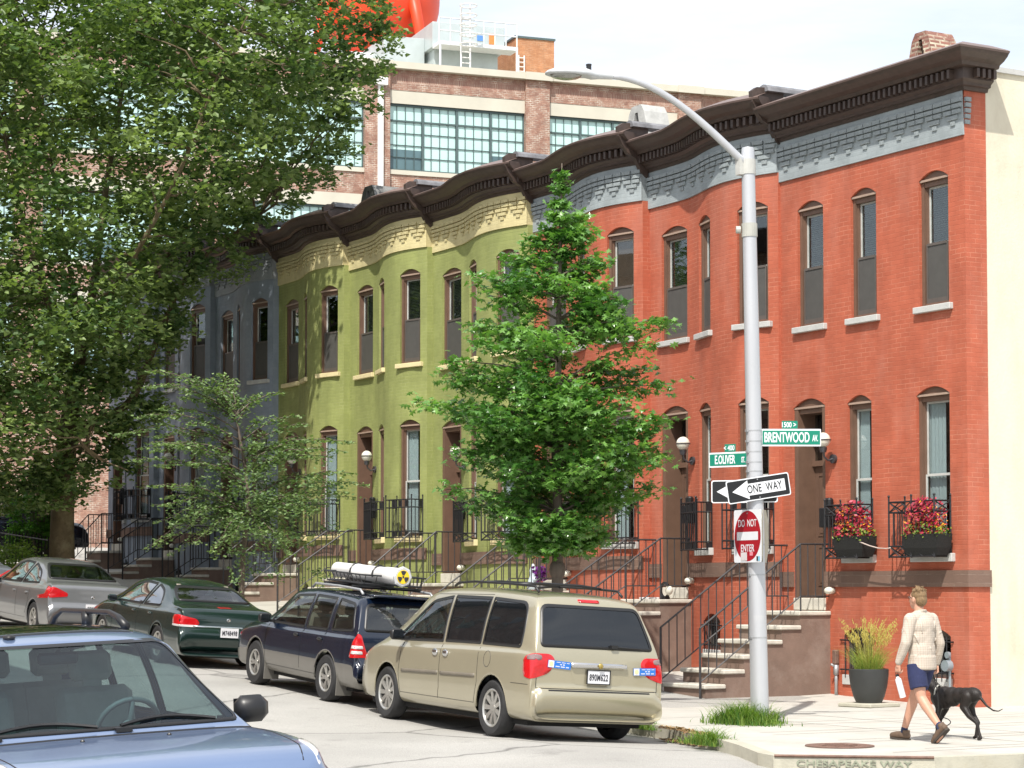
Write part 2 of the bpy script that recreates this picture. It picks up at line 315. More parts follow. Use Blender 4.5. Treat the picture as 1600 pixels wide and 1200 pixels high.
# pavement slab with kerb
KX=[(-110,-6.3),(-80,-6.3),(-60,-6.3),(-50,-6.3),(-40,-6.3),(-34,-6.3),(-28,-6.3),(-22,-6.3),(-17,-6.3),(-13,-6.3),(-9,-6.25),(-6,-6.2),(-3,-6.2),(0.,-6.2),(1.6,-6.45),(3.2,-6.95),(4.8,-7.6),(5.85,-8.1),(6.25,-8.2),(6.6,-7.7667),(6.95,-7.3333),(7.3,-6.9),(7.4,-5.9),(7.5,-3),(7.5,0),(7.5,6),(7.5,14),(7.5,30)]
PX=[]
def side_z(x,y):
    z=sg(x)
    if y>-4.5: z+=max(-.06,min(.02,-.06*(-y-.3)/2.)) if x<-1 else 0
    return z
mb=MB(); rows=[]
for i,(x,y) in enumerate(KX):
    # inner anchor point on the wall side
    if i<17: ax,ay=x,.35
    else:
        f=(i-17)/10.; ax,ay=(min(1.5,x),.35) if i<22 else (.0,max(.35,y))
    if i>=13: ax=min(x,-.05); ay=max(.35,y) if i>=22 else .35
    row=[]
    for k in range(9):
        t=k/8.; px=x+(ax-x)*t; py=y+(ay-y)*t
        row.append(mb.av((px,py,side_z(px,py)+.0)))
    rows.append(row)
for a,b in zip(rows,rows[1:]):
    for k in range(8): mb.face([a[k],b[k],b[k+1],a[k+1]])
mb.build('pavement',M['concrete'],smooth=True,recalc=False)['kind']='structure'
# kerb stones: top strip proud + face
mb=MB()
def off(i,d):
    x,y=KX[i]; a=KX[max(0,i-1)]; b=KX[min(len(KX)-1,i+1)]; tx,ty=b[0]-a[0],b[1]-a[1]; l=math.hypot(tx,ty); return x-ty/l*d,y+tx/l*d
for i in range(len(KX)-1):
    p=[off(i,-.02),off(i+1,-.02),off(i+1,.14),off(i,.14)]
    z=[side_z(*q)+.006 for q in p]
    t=[(p[k][0],p[k][1],z[k]) for k in range(4)]; b=[(p[k][0],p[k][1],z[k]-.32) for k in range(4)]
    mb.quad(*t); mb.quad(b[0],b[1],t[1],t[0]); mb.quad(t[3],t[2],b[2],b[3])
tag(mb.build('kerb',M['concrete_old'],recalc=False),kind='structure')
# expansion joints (thin dark grooves laid as sheets)
mb=MB()
def groove(x0,y0,x1,y1,wd=.012,n=6):
    d=Vector((x1-x0,y1-y0)).normalized()*wd
    for k in range(n):
        a=k/n;b=(k+1)/n
        xa,ya,xb,yb=x0+(x1-x0)*a,y0+(y1-y0)*a,x0+(x1-x0)*b,y0+(y1-y0)*b
        q=[(xa-d.y,ya+d.x),(xb-d.y,yb+d.x),(xb+d.y,yb-d.x),(xa+d.y,ya-d.x)]
        mb.quad(*[(u,v,side_z(u,v)+.004) for u,v in q[::-1]])
for k in range(-16,5): groove(k*1.55,-6.1,k*1.55,-.3,.009)
for yy in (-4.4,-3.2): groove(-30,yy,6.8,yy,.009,24)
for k in range(4): groove(2.+1.5*k,-5.9-.3*k,2.+1.5*k,0.4,.009)
tag(mb.build('pavement_joints',pm('joint_dirt',(.16,.145,.12),.9),recalc=False),kind='structure')
# ================================================================ houses
def spline(pts):
    def f(u):
        if u<=pts[0][0]: return pts[0][1]
        if u>=pts[-1][0]: return pts[-1][1]
        for k in range(len(pts)-1):
            if pts[k][0]<=u<=pts[k+1][0]:
                x0,y0=pts[k];x1,y1=pts[k+1]
                m0=(pts[k+1][1]-pts[k-1][1])/(pts[k+1][0]-pts[k-1][0]) if k>0 else 0
                m1=(pts[k+2][1]-pts[k][1])/(pts[k+2][0]-pts[k][0]) if k+2<len(pts) else (y1-y0)/(x1-x0)
                h=x1-x0;t=(u-x0)/h
                return (2*t**3-3*t**2+1)*y0+(t**3-2*t**2+t)*h*m0+(-2*t**3+3*t**2)*y1+(t**3-t**2)*h*m1
    return f
BOW=spline([(0,.10),(.15,.10),(.30,.08),(.40,.0),(.5,-.12),(.62,-.24),(.74,-.29),(.87,-.22),(1,-.05)])
class House:
    def __init__(s,XL,XR,zb,bow,wall,frz,sill,label,corner=False,idx=0,group='painted brick row houses in one terrace'):
        s.XL,s.W,s.zb,s.bow,s.idx=XL,XR-XL,zb,bow,idx
        s.e=empty('row_house',(XL,0,zb),label=label,cat='house',group=group)
        s.wall,s.frz,s.sill,s.corner=M[wall],M[frz],M[sill],corner
        s.f=(lambda u:BOW(u/s.W)) if bow else (lambda u:0.)
    def P(s,u): return Vector((u,s.f(u),0))
    def T(s,u):
        h=.01; a=s.P(min(s.W,u+h)); b=s.P(max(0,u-h)); d=(a-b).normalized(); return d
    def Nn(s,u):
        d=s.T(u); return Vector((d.y,-d.x,0))   # outward (towards street)
def wallmesh(h,ops,z0,z1,mat,name='front_wall',side=.42):
    W=h.W; us=set([0,W]); n=int(W/.12)
    for k in range(n+1): us.add(round(W*k/n,4))
    for (a,b,c,d,r) in ops:
        us={u for u in us if not (a-.03<u<b+.03)}
    for (a,b,c,d,r) in ops:
        for k in range(9): us.add(round(a+(b-a)*k/8,4))
    us=sorted(us); mb=MB()
    arc=[0]
    for k in range(1,len(us)): arc.append(arc[-1]+(h.P(us[k])-h.P(us[k-1])).length)
    uoff=h.XL*1.0
    for k in range(len(us)-1):
        a,b=us[k],us[k+1]; mid=(a+b)/2
        o=sorted([q for q in ops if q[0]<mid<q[1]],key=lambda q:q[2])
        def top(q,u): c=(q[0]+q[1])/2; w=(q[1]-q[0])/2; return q[3]+q[4]*(1-((u-c)/w)**2)
        spans=[]; lo=(z0,z0)
        for q in o:
            spans.append((lo,(q[2],q[2]))); lo=(top(q,a),top(q,b))
        spans.append((lo,(z1,z1)))
        pa,pb=h.P(a),h.P(b)
        for (l,hh) in spans:
            if hh[0]-l[0]<1e-4 and hh[1]-l[1]<1e-4: continue
            uv=[(arc[k]+uoff,l[0]),(arc[k+1]+uoff,l[1]),(arc[k+1]+uoff,hh[1]),(arc[k]+uoff,hh[0])]
            mb.quad((pa.x,pa.y,l[0]),(pb.x,pb.y,l[1]),(pb.x,pb.y,hh[1]),(pa.x,pa.y,hh[0]),uv)
    for q in ops:   # reveals
        a,b,c,d,r=q; A,B=h.P(a),h.P(b); ch=(B-A).normalized(); inn=Vector((-ch.y,ch.x,0)); D=inn*.30
        for P0,sgn in ((A,1),(B,-1)):
            q1=[(P0.x,P0.y,c),(P0.x+D.x,P0.y+D.y,c),(P0.x+D.x,P0.y+D.y,d),(P0.x,P0.y,d)]
            if sgn<0: q1=q1[::-1]
            uvv=[(0,c),(.3,c),(.3,d),(0,d)]
            if sgn<0: uvv=uvv[::-1]
            mb.quad(*q1,uv=uvv)
        for k in range(8):
            ua,ub=a+(b-a)*k/8,a+(b-a)*(k+1)/8; cc=(a+b)/2; w=(b-a)/2
            za,zb_=d+r*(1-((ua-cc)/w)**2),d+r*(1-((ub-cc)/w)**2); pa,pb=h.P(ua),h.P(ub)
            mb.quad((pa.x,pa.y,za),(pb.x,pb.y,zb_),(pb.x+D.x,pb.y+D.y,zb_),(pa.x+D.x,pa.y+D.y,za),uv=[(ua,0),(ub,0),(ub,.3),(ua,.3)])
            mb.quad((pa.x,pa.y,c),(pa.x+D.x,pa.y+D.y,c),(pb.x+D.x,pb.y+D.y,c),(pb.x,pb.y,c),uv=[(ua,0),(ua,.3),(ub,.3),(ub,0)])
    if not h.corner:
        y=h.f(W); mb.quad((W,y,z0),(W,.4,z0),(W,.4,8.6),(W,y,8.6),uv=[(0,z0),(.4,z0),(.4,8.6),(0,8.6)])
    if h.corner:
        mb.quad((W,0,z0),(W,side,z0),(W,side,z1),(W,0,z1),uv=[(0,z0),(side,z0),(side,z1),(0,z1)])
    return mb.build(name,mat,h.e,recalc=False)
def sweep(h,prof,u0=0,u1=None,corner=0,n=None,closed_ends=True,mb=None,step=.12,uvs=1.):
    """profile [(out,z)] swept along the wall line; corner = length of return round the corner"""
    u1=h.W if u1 is None else u1; n=n or max(1,int((u1-u0)/step)) ; mb=mb or MB()
    if not h.bow: n=1
    pts=[(h.P(u0+(u1-u0)*k/n),h.Nn(min(max(u0+(u1-u0)*k/n,.02),h.W-.02)),u0+(u1-u0)*k/n) for k in range(n+1)]
    if corner:
        p,_,u=pts[-1]; pts[-1]=(p,Vector((1,-1,0)),u); pts.append((p+Vector((0,corner,0)),Vector((1,0,0)),u+corner))
    rows=[[mb.av((p.x+nn.x*o,p.y+nn.y*o,z)) for o,z in prof] for p,nn,_ in pts]
    for k in range(len(rows)-1):
        for j in range(len(prof)-1):
            ua,ub=pts[k][2]+h.XL,pts[k+1][2]+h.XL
            mb.face([rows[k][j],rows[k+1][j],rows[k+1][j+1],rows[k][j+1]],uv=[(ua,prof[j][1]),(ub,prof[j][1]),(ub,prof[j+1][1]),(ua,prof[j+1][1])])
    if closed_ends:
        mb.face(rows[0][::-1],uv=[(o,z) for o,z in prof][::-1]); mb.face(rows[-1],uv=[(o,z) for o,z in prof])
    return mb
def wframe(h,a,b):
    A,B=h.P(a),h.P(b); ch=(B-A).normalized(); inn=Vector((-ch.y,ch.x,0)); mid=(A+B)/2
    return frame_mat(mid,ch,inn,Vector((0,0,1))),(B-A).length
def window(h,a,b,z0,z1,r,kind,blind=None,sillh=.1,rr=None):
    F,w=wframe(h,a,b); hw=w/2-.002
    mb=MB(F)
    y0,y1=.05,.19; j=.06
    mb.box(-hw,-hw+j,y0,y1,z0,z1); mb.box(hw-j,hw,y0,y1,z0,z1)
    mb.box(-hw+j,hw-j,y0+.01,y1,z1-.10,z1-.0); mb.box(-hw+j,hw-j,y0+.01,y1,z0,z0+.05)
    mb.box(-hw+j,-hw+j+.03,y0+.04,y1,z0+.05,z1-.1); mb.box(hw-j-.03,hw-j,y0+.04,y1,z0+.05,z1-.1)
    # segmental head panel
    pts=[(-hw,z1-.0)]+[(hw*(-1+2*k/8.),z1+(r-.004)*(1-(-1+2*k/8.)**2)) for k in range(1,8)]+[(hw,z1)]
    mb.prism([(p[0],p[1]) for p in pts],1,y0-.005,y0+.05)
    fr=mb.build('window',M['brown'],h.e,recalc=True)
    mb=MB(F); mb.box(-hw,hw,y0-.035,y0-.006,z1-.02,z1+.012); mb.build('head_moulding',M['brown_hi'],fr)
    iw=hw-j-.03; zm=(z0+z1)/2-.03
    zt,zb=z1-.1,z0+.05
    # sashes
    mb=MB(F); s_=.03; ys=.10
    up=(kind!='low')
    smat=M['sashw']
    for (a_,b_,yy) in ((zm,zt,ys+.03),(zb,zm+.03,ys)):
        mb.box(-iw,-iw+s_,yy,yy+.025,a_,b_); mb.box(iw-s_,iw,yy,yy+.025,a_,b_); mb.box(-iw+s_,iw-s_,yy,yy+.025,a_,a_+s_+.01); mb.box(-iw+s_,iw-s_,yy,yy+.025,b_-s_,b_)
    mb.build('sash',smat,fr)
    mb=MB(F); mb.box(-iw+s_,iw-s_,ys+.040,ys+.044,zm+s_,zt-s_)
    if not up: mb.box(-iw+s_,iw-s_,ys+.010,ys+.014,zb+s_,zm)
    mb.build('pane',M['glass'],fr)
    if up:
        mb=MB(F); yy=.062
        mb.box(-iw+.002,iw-.002,yy+.012,yy+.016,zb,zm+.02); mb.build('screen',M['screen'],fr)
        mb=MB(F); t=.028
        for q in ((-iw,-iw+t,zb,zm+.02),(iw-t,iw,zb,zm+.02),(-iw+t,iw-t,zb,zb+.07),(-iw+t,iw-t,zm-.01,zm+.03)): mb.box(q[0],q[1],yy,yy+.02,q[2],q[3])
        mb.build('screen_frame',M['sash'],fr)
    else:
        pass
    rg=rr or rnd
    if blind=='slats':
        mb=MB(F); z=zt-.04
        while z>zm-.1:
            mb.quad((-iw,.175,z),(iw,.175,z),(iw,.20,z-.018),(-iw,.20,z-.018)); z-=.034
        mb.build('blind',pm_blinds,fr,recalc=False)
    elif blind=='sheet':
        mb=MB(F); nn=14; cut=rg.uniform(.0,.1)
        zz=zb+.02 if kind=='low' else zm-.1
        wd=rg.uniform(1.05,1.45) if kind=='low' else 2.
        for k in range(nn):
            xa,xb=-iw+wd*iw*k/nn,-iw+wd*iw*(k+1)/nn; da,db=.185+.010*math.sin(k*2.1),.185+.010*math.sin((k+1)*2.1)
            mb.quad((xa,da,zz),(xb,db,zz),(xb,db,zt),(xa,da,zt))
        mb.build('curtain',M['blind'],fr,recalc=False)
    elif blind=='brown':
        mb=MB(F); mb.box(-iw,iw,.17,.175,zm-.1,zt); mb.build('blind',M['brown'],fr)
    # sill
    mb=MB(F); e=.09 if sillh<.12 else .10
    mb.bbox(-hw-e,hw+e,-.075,.2,z0-sillh,z0-.002,.008); mb.build('sill',h.sill,fr)
    return fr
pm_blinds=pm('venetian_slats',(.20,.20,.19),.6)
def door(h,a,b,z0,z1,r):
    F,w=wframe(h,a,b); hw=w/2-.002; mb=MB(F); d0=.28
    # lining
    mb.box(-hw,-hw+.10,.02,.42,z0,z1); mb.box(hw-.10,hw,.02,.42,z0,z1)
    mb.box(-hw+.1,hw-.1,.05,.42,z1-.1,z1)
    pts=[(-hw,z1)]+[(hw*(-1+2*k/8.),z1+(r-.004)*(1-(-1+2*k/8.)**2)) for k in range(1,8)]+[(hw,z1)]
    mb.prism(pts,1,.045,.10)
    zt=z0+2.18
    mb.box(-hw+.1,hw-.1,.30,.42,zt,zt+.09)
    fr=mb.build('door_frame',M['brown'],h.e)
    mb=MB(F); mb.box(-hw,hw,.012,.040,z1-.02,z1+.012); mb.build('head_moulding',M['brown_hi'],fr)
    mb=MB(F); iw=hw-.1
    mb.box(-iw+.004,iw-.004,.36,.40,z0+.02,zt-.004)
    for (xa,xb,za,zb) in ((-iw+.09,-.03,z0+.2,z0+.85),(.03,iw-.09,z0+.2,z0+.85),(-iw+.09,-.03,z0+1.02,zt-.14),(.03,iw-.09,z0+1.02,zt-.14)):
        t=.025
        for q in ((xa,xb,za,za+t),(xa,xb,zb-t,zb),(xa,xa+t,za+t,zb-t),(xb-t,xb,za+t,zb-t)): mb.box(q[0],q[1],.348,.359,q[2],q[3])
        mb.box(xa+.05,xb-.05,.350,.359,za+.05,zb-.05)
    dr=mb.build('door',M['door'],h.e)
    mb=MB(F); mb.tube([(iw-.07,.30,z0+1.0),(iw-.07,.36,z0+1.0)],.022,8); mb.sphere((iw-.07,.29,z0+1.0),.03,8,6); mb.build('door_knob',M['galv'],dr,smooth=True)
    mb=MB(F); mb.box(-iw,iw,.37,.375,zt+.09,z1-.1); mb.build('transom_pane',M['glass'],fr)
    mb=MB(F); mb.box(-.012,.012,.355,.369,zt+.09,z1-.1)
    mb.box(-iw,iw,.6,.62,zt+.1,z1-.3); mb.build('transom_bar',M['sash'],fr)
    mb=MB(F); mb.bbox(-hw+.002,hw-.002,-.03,.36,z0-.2,z0,.01); mb.build('door_sill',M['tread'],fr)
def cellar(h,a,b,z0,z1,r,grille=True):
    F,w=wframe(h,a,b); hw=w/2-.002; mb=MB(F)
    mb.box(-hw,-hw+.04,.1,.2,z0,z1); mb.box(hw-.04,hw,.1,.2,z0,z1); mb.box(-hw+.04,hw-.04,.1,.2,z1-.05,z1+.0)
    mb.box(-hw+.04,hw-.04,.1,.2,z0,z0+.05)
    pts=[(-hw,z1)]+[(hw*(-1+2*k/8.),z1+(r-.004)*(1-(-1+2*k/8.)**2)) for k in range(1,8)]+[(hw,z1)]
    mb.prism(pts,1,.07,.12)
    fr=mb.build('cellar_window',M['sash'],h.e)
    mb=MB(F); mb.box(-hw+.04,hw-.04,.15,.155,z0+.05,z1-.05); mb.build('pane',M['glass'],fr)
    mb=MB(F)
    n=6
    for k in range(n):
        x=-hw+.06+(2*hw-.12)*k/(n-1); mb.bar((x,-.03,z0-.05),(x,-.03,z1+.0),.016)
    for z in (z0+.08,z1-.08): mb.bar((-hw-.07,-.03,z),(hw+.07,-.03,z),.018); mb.bar((-hw-.06,-.03,z),(-hw-.06,.02,z),.018); mb.bar((hw+.06,-.03,z),(hw+.06,.02,z),.018)
    mb.build('grille',M['iron'],fr)
    mb=MB(F); mb.bbox(-hw-.03,hw+.03,-.03,.2,z0-.16,z0-.002,.008); mb.build('sill',M['stone'],fr)
def guard(h,a,b,z0,z1,style,depth=.44):
    """wrought iron cage in front of a ground-floor window"""
    F,w=wframe(h,a,b); hw=w/2; mb=MB(F); d=-depth
    c=[(-hw,d),(hw,d),(hw,-.0),(-hw,-.0)]
    for x,y in c: mb.bar((x,y,z0-.02),(x,y,z1+.07),.026); mb.sphere((x,y,z1+.09),.022,6,4)
    if w>.9: mb.bar((0,d,z0-.02),(0,d,z1+.07),.026); mb.sphere((0,d,z1+.09),.022,6,4)
    hr=.16
    lv={'x':[z0,z0+hr,z1-hr,z1],'bars':[z0,z0+.13,z1-.17,z1],'rings':[z0,z0+.1,z1-.1,z1]}[style]
    segs=[((-hw,d),(hw,d),w),((hw,d),(hw,0),depth),((-hw,d),(-hw,0),depth)]
    for z in lv:
        for p,q,l in segs: mb.bar((p[0],p[1],z),(q[0],q[1],z),.018)
    for p,q,l in segs:
        n=max(2,int(round(l/.105)))
        for k in range(1,n):
            x,y=p[0]+(q[0]-p[0])*k/n,p[1]+(q[1]-p[1])*k/n
            za,zb={'x':(z0+hr,z1-hr),'bars':(z0,z1),'rings':(z0,z1)}[style]
            mb.bar((x,y,za),(x,y,zb),.016)
            if style=='bars' and k%2==0:
                x2,y2=p[0]+(q[0]-p[0])*(k+1)/n,p[1]+(q[1]-p[1])*(k+1)/n
                for (u,v) in ((z1-.155,z1-.015),(z0+.015,z0+.115)): mb.quad((x,y,u),(x2,y2,u),(x2,y2,v),(x,y,v))
            if style=='rings':
                for zc in (z1-.05,z0+.05):
                    ring=[(x+(q[0]-p[0])/l*.045*math.cos(t*PI/4),y+(q[1]-p[1])/l*.045*math.cos(t*PI/4),zc+.045*math.sin(t*PI/4)) for t in range(9)]
                    mb.tube(ring,.008,4,cap=False)
        if style=='x':
            n=max(1,int(round(l/.3)))
            for k in range(n):
                xa,ya,xb,yb=p[0]+(q[0]-p[0])*k/n,p[1]+(q[1]-p[1])*k/n,p[0]+(q[0]-p[0])*(k+1)/n,p[1]+(q[1]-p[1])*(k+1)/n
                for u,v in ((z1-hr,z1),(z0,z0+hr)): mb.bar((xa,ya,u),(xb,yb,v),.015); mb.bar((xa,ya,v),(xb,yb,u),.015)
    # floor bars
    n=5
    for k in range(n): y=d+(depth)*k/n; mb.bar((-hw,y,z0),(hw,y,z0),.012)
    return mb.build('window_guard',M['iron'],h.e)
def stoop(h,ua,ub,ztop=1.41,nst=6,run=.37,land=.62,gz=0.,yb=.1):
    """stone steps going down to the pavement; gz local ground height at the foot"""
    ris=(ztop-gz-.03)/nst
    yw=max(h.f(ua),h.f(ub))
    front=-(land+run*(nst-1))
    mb=MB()
    prof=[(yw+.05,gz-.3),(front,gz-.3)]
    y=front; z=gz+.03
    for k in range(nst):
        z=ztop-ris*(nst-1-k)-.07; prof+= [(y,z)]; yn=y+run if k<nst-1 else yw+.05; prof+=[(yn,z)]; y=yn
    # as stacked blocks (convex pieces)
    y=front
    for k in range(nst):
        zt=ztop-ris*(nst-1-k)-.07; zb=gz-.3 if k==0 else ztop-ris*(nst-k)-.07
        mb.box(ua,ub,y+.02,yw+.06,zb,zt); y+=run
    st=mb.build('stoop',M['brownstone'],h.e)
    y=front
    for k in range(nst):
        zt=ztop-ris*(nst-1-k)
        m2=MB(); yy1=(y+run+.10) if k<nst-1 else yw+.0
        if k<nst-1: yy1=y+run+.02
        m2.bbox(ua-.035,ub+.035,y-.025,yy1,zt-.07,zt,.015); m2.build('step',M['tread'],st)
        y+=run
    # rails
    for ux in (ua+.03,ub-.03):
        m=MB(); yf=front-.06; yt=-land+.05; top0=gz+1.14; lo0=gz+.30
        rise=(ztop+1.08)-top0
        slope=rise/(yt-yf)
        zt1=top0+rise; lz1=lo0+rise
        m.bar((ux,yf,gz-.05),(ux,yf,top0),.034)
        m.tube([(ux,yf,top0),(ux,yt,zt1),(ux,yw,zt1)],.017,5); m.tube([(ux,yf,lo0),(ux,yt,lz1),(ux,yw,lz1)],.012,4)
        y=yf+.16
        while y<yt: m.bar((ux,y,lo0+(y-yf)*slope),(ux,y,top0+(y-yf)*slope),.016); y+=.155
        m.bar((ux,yt,ztop-.03),(ux,yt,zt1),.024)
        y=yt+.15
        while y<yw: m.bar((ux,y,lz1),(ux,y,zt1),.016); y+=.15
        m.build('railing',M['railp'],st)
def cornice(h,corner=0,left_tar=True):
    Z=9.27
    prof=[(-.05,Z),(.05,Z),(.07,Z+.05),(.12,Z+.06),(.13,Z+.10),(.19,Z+.14),(.19,Z+.30),(.30,Z+.31),(.33,Z+.36),(.42,Z+.40),(.50,Z+.46),(.53,Z+.50),(.53,Z+.535)]
    mb=sweep(h,prof+[(.50,Z+.56),(-.05,Z+.56)],0,h.W,corner,closed_ends=True)
    mbc=mb
    mb=sweep(h,[(.54,Z+.50),(.555,Z+.53),(.50,Z+.56),(.14,Z+.70),(-.1,Z+.70)],0,h.W,corner,closed_ends=False)
    mbcop=mb; mb=mbc; u=.08
    while u<h.W-.02:
        p,n_,t=h.P(u),h.Nn(u),h.T(u); F=frame_mat(p,t,-n_,Vector((0,0,1)))
        mb.cbox((0,-.235,Z+.225),(.055,.09,.13),F); u+=.125
    if corner:
        v=.04
        while v<corner-.03: mb.cbox((h.W+.235,v,Z+.225),(.09,.055,.13)); v+=.11
    co=mb.build('cornice',M['cornice'],h.e,recalc=False); mbcop.build('coping',M['coping'],co,recalc=False)
    return co
def frieze(h,corner=0):
    z0,z1=8.60,9.30
    mb=sweep(h,[(.0,z0),(.035,z0),(.035,z1)],0,h.W,0,closed_ends=True)
    rows=[(8.76,.10,.42,.0,.02),(8.845,.24,.42,0.,.03),(8.93,.36,.42,.0,.04),(9.015,.42,.42,.0,.045),(9.10,.42,.42,.0,.05)]
    pitch=.42; n=int(h.W/pitch); pit=h.W/n
    for k in range(n):
        for ri,(z,wd,_,ofs,pr) in enumerate(rows):
            c=pit*(k+.5); wdd=wd*pit/.42
            if ri>=3: 
                segs=[(c-pit/2+.005,c-.01),(c+.01,c+pit/2-.005)]
            elif ri==2: segs=[(c-wdd/2,c-.01),(c+.01,c+wdd/2)]
            else: segs=[(c-wdd/2,c+wdd/2)]
            for (a,b) in segs:
                a,b=max(.002,a),min(h.W-.002,b); m_=(a+b)/2
                F=frame_mat((h.P(m_)),h.T(m_),-h.Nn(m_),Vector((0,0,1)))
                mb.cbox((0,-.035-pr/2+.0,z+.036),(b-a,pr,.062),F)
    if corner: 
        for ri,(z,wd,_,ofs,pr) in enumerate(rows): mb.cbox((h.W+pr/2,.05,z+.036),(pr,.10,.062))
    if not corner: y=h.f(h.W)-.03; mb.quad((h.W+.002,y,8.6),(h.W+.002,.4,8.6),(h.W+.002,.4,9.35),(h.W+.002,y,9.35),uv=[(0,0),(.4,0),(.4,.7),(0,.7)])
    mb.build('frieze',h.frz,h.e,recalc=False)
def bracket(h,u):
    pr=[(0,9.08),(.05,9.10),(.09,9.18),(.14,9.26),(.20,9.36),(.38,9.44),(.52,9.60),(.60,9.74),(.61,9.92),(.50,9.99),(.3,10.0),(-.1,10.0),(-.1,9.0)]
    p=h.P(u); mb=MB(frame_mat(p,(1,0,0),(0,-1,0),(0,0,1)))
    mb.prism([(a*.92-.0,b_) for a,b_ in pr],0,-.05,.05); b=mb.build('console_bracket',M['cornice'],h.e)
    mb=MB(); ring=[(.15*math.cos(t*PI/6),.13*math.sin(t*PI/6)) for t in range(7)]
    mb.prism([(p.x+a,9.93+b_) for a,b_ in ring],1,p.y-.30,p.y+1.3)
    mb.lathe([(.30,0),(.24,.12),(.1,.18)],(p.x+.35,p.y+.9,9.93),8)
    mb.build('parapet_cap',M['tar'],h.e,bevel=0)
def wall_lamp(h,u,z):
    p=h.P(u); mb=MB(Matrix.Translation((p.x,p.y,0)))
    mb.lathe([(.001,-.02),(.085,-.02),(.085,.02),(.001,.02)],(0,0,0),10) if False else None
    mb.tube([(0,0,z-.30),(0,-.05,z-.30)],.075,10); mb.tube([(0,-.04,z-.30),(0,-.13,z-.33),(0,-.21,z-.27),(0,-.23,z-.16)],.016,6)
    mb.tube([(0,-.23,z-.20),(0,-.23,z-.12)],[.05,.07],10)
    ring=[(.128*math.cos(t*PI/8),-.23+.128*math.sin(t*PI/8),z) for t in range(17)]; mb.tube(ring,.010,4,cap=False)
    l=mb.build('wall_lamp',pm_lampmetal,h.e,smooth=True,auto=40)
    mb=MB(Matrix.Translation((p.x,p.y,0))); mb.sphere((0,-.23,z),.122,16,10); mb.build('globe',M['globe'],l,smooth=True)
pm_lampmetal=pm('lamp_metal',(.10,.10,.11),.4,metal=.6)
def mailbox(h,u,z):
    p=h.P(u); mb=MB(Matrix.Translation((p.x,p.y,0)))
    mb.bbox(-.13,.13,-.15,-.005,z-.32,z,.012); mb.bbox(-.04,.12,-.13,-.02,z+.004,z+.16,.03); mb.build('mailbox',M['iron'],h.e)
def floodlight(h,u,z):
    p=h.P(u); mb=MB(Matrix.Translation((p.x,p.y,0)))
    mb.sphere((0,-.10,z),.08,12,8,(1.2,.9,.75)); mb.tube([(0,0,z),(0,-.08,z)],.05,8); mb.build('stair_light',M['globe'],h.e,smooth=True)
def body(h,depth=9.5,cream=False):
    W=h.W
    mb=MB(); mb.box(.02,W-.02,.35,depth,9.35,9.42); mb.build('roof',M['tar'],h.e)
    mb=MB(); mb.quad((W-.01,depth,-1.2),(.01,depth,-1.2),(.01,depth,9.5),(W-.01,depth,9.5),uv=[(0,0),(W,0),(W,10.7),(0,10.7)]); mb.build('rear_wall',h.wall,h.e,recalc=False)
    # party walls / ceilings so rooms are dark
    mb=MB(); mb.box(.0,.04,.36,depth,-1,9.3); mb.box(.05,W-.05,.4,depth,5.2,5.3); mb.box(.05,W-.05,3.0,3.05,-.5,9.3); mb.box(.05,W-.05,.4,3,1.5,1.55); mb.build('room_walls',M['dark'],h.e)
# ================================================================ the terrace
UB,UC=(1.80,2.40),(3.33,4.00)
def row(h,ix,gstyle):
    W=h.W; rg=random.Random(100+ix); gz=side_z(h.XL+1.,-2.4)-h.zb
    if h.corner:
        A,B,C=(.47,1.16),(1.88,2.52),(3.56,4.24); D=(.33,1.18); B2=(1.76,2.37); C2=(3.46,4.23); ce=[(1.64,2.36,.40,1.03,.12),(3.50,4.21,.42,1.05,.12)]
    else:
        k=W/4.2; B=(UB[0]*k+.0,UB[1]*k); C=(UC[0]*k,UC[1]*k); D=(.38*k,1.28*k); B2,C2=B,C; ce=[(2.05*k,2.75*k,.55,1.05,.12)]
        A=(.40*k,1.27*k)
    ops=[(*A,6.10,8.05,.12),(*B,6.10,8.05,.12),(*C,6.10,8.05,.12),(*D,1.62,4.76,.14),(*B2,2.31,4.74,.12),(*C2,2.31,4.74,.12)]+ce
    wallmesh(h,ops,-1.2,9.30,h.wall)
    bl=['slats','sheet',None,'slats','brown','slats']
    if h.corner: seq=['slats','slats','slats']
    else: seq=['slats','sheet',rg.choice(['slats','brown',None])]
    if ix==2: seq=['slats','sheet','brown']
    for (a,b),s_ in zip((A,B,C),seq): window(h,a,b,6.10,8.05,.12,'up',s_,rr=rg)
    for (a,b) in (B2,C2): window(h,a,b,2.31,4.74,.12,'low','sheet',sillh=.13,rr=rg)
    door(h,D[0],D[1],1.62,4.76,.14)
    for c in ce: cellar(h,c[0],c[1],c[2],c[3],c[4])
    # belt course
    bp=[(.0,1.80),(.04,1.80),(.04,2.05),(.0,2.05)]
    mb=sweep(h,bp,0.,D[0]-.0,0); mb=sweep(h,bp,D[1],W,.42 if h.corner else 0,mb=mb); mb.build('belt_course',M['band'],h.e,recalc=False)
    frieze(h,1 if h.corner else 0); cornice(h,.42 if h.corner else 0)
    stoop(h,D[0]-.22,D[1]+.10,gz=gz,nst=max(2,int(round((1.41-gz)/.228))))
    wall_lamp(h,D[1]+.24,4.17); mailbox(h,D[1]+.14,3.08); floodlight(h,D[1]+.20,1.74)
    if h.corner:
        guard(h,1.57,2.38,2.26,3.10,'x',.32); guard(h,3.17,4.23,2.26,3.10,'x',.32)
    else:
        guard(h,B2[0]-.12,B2[1]+.04,2.28,3.10,gstyle,.30); guard(h,C2[0]-.10,C2[1]+.08,2.28,3.10,gstyle,.32)
    body(h)
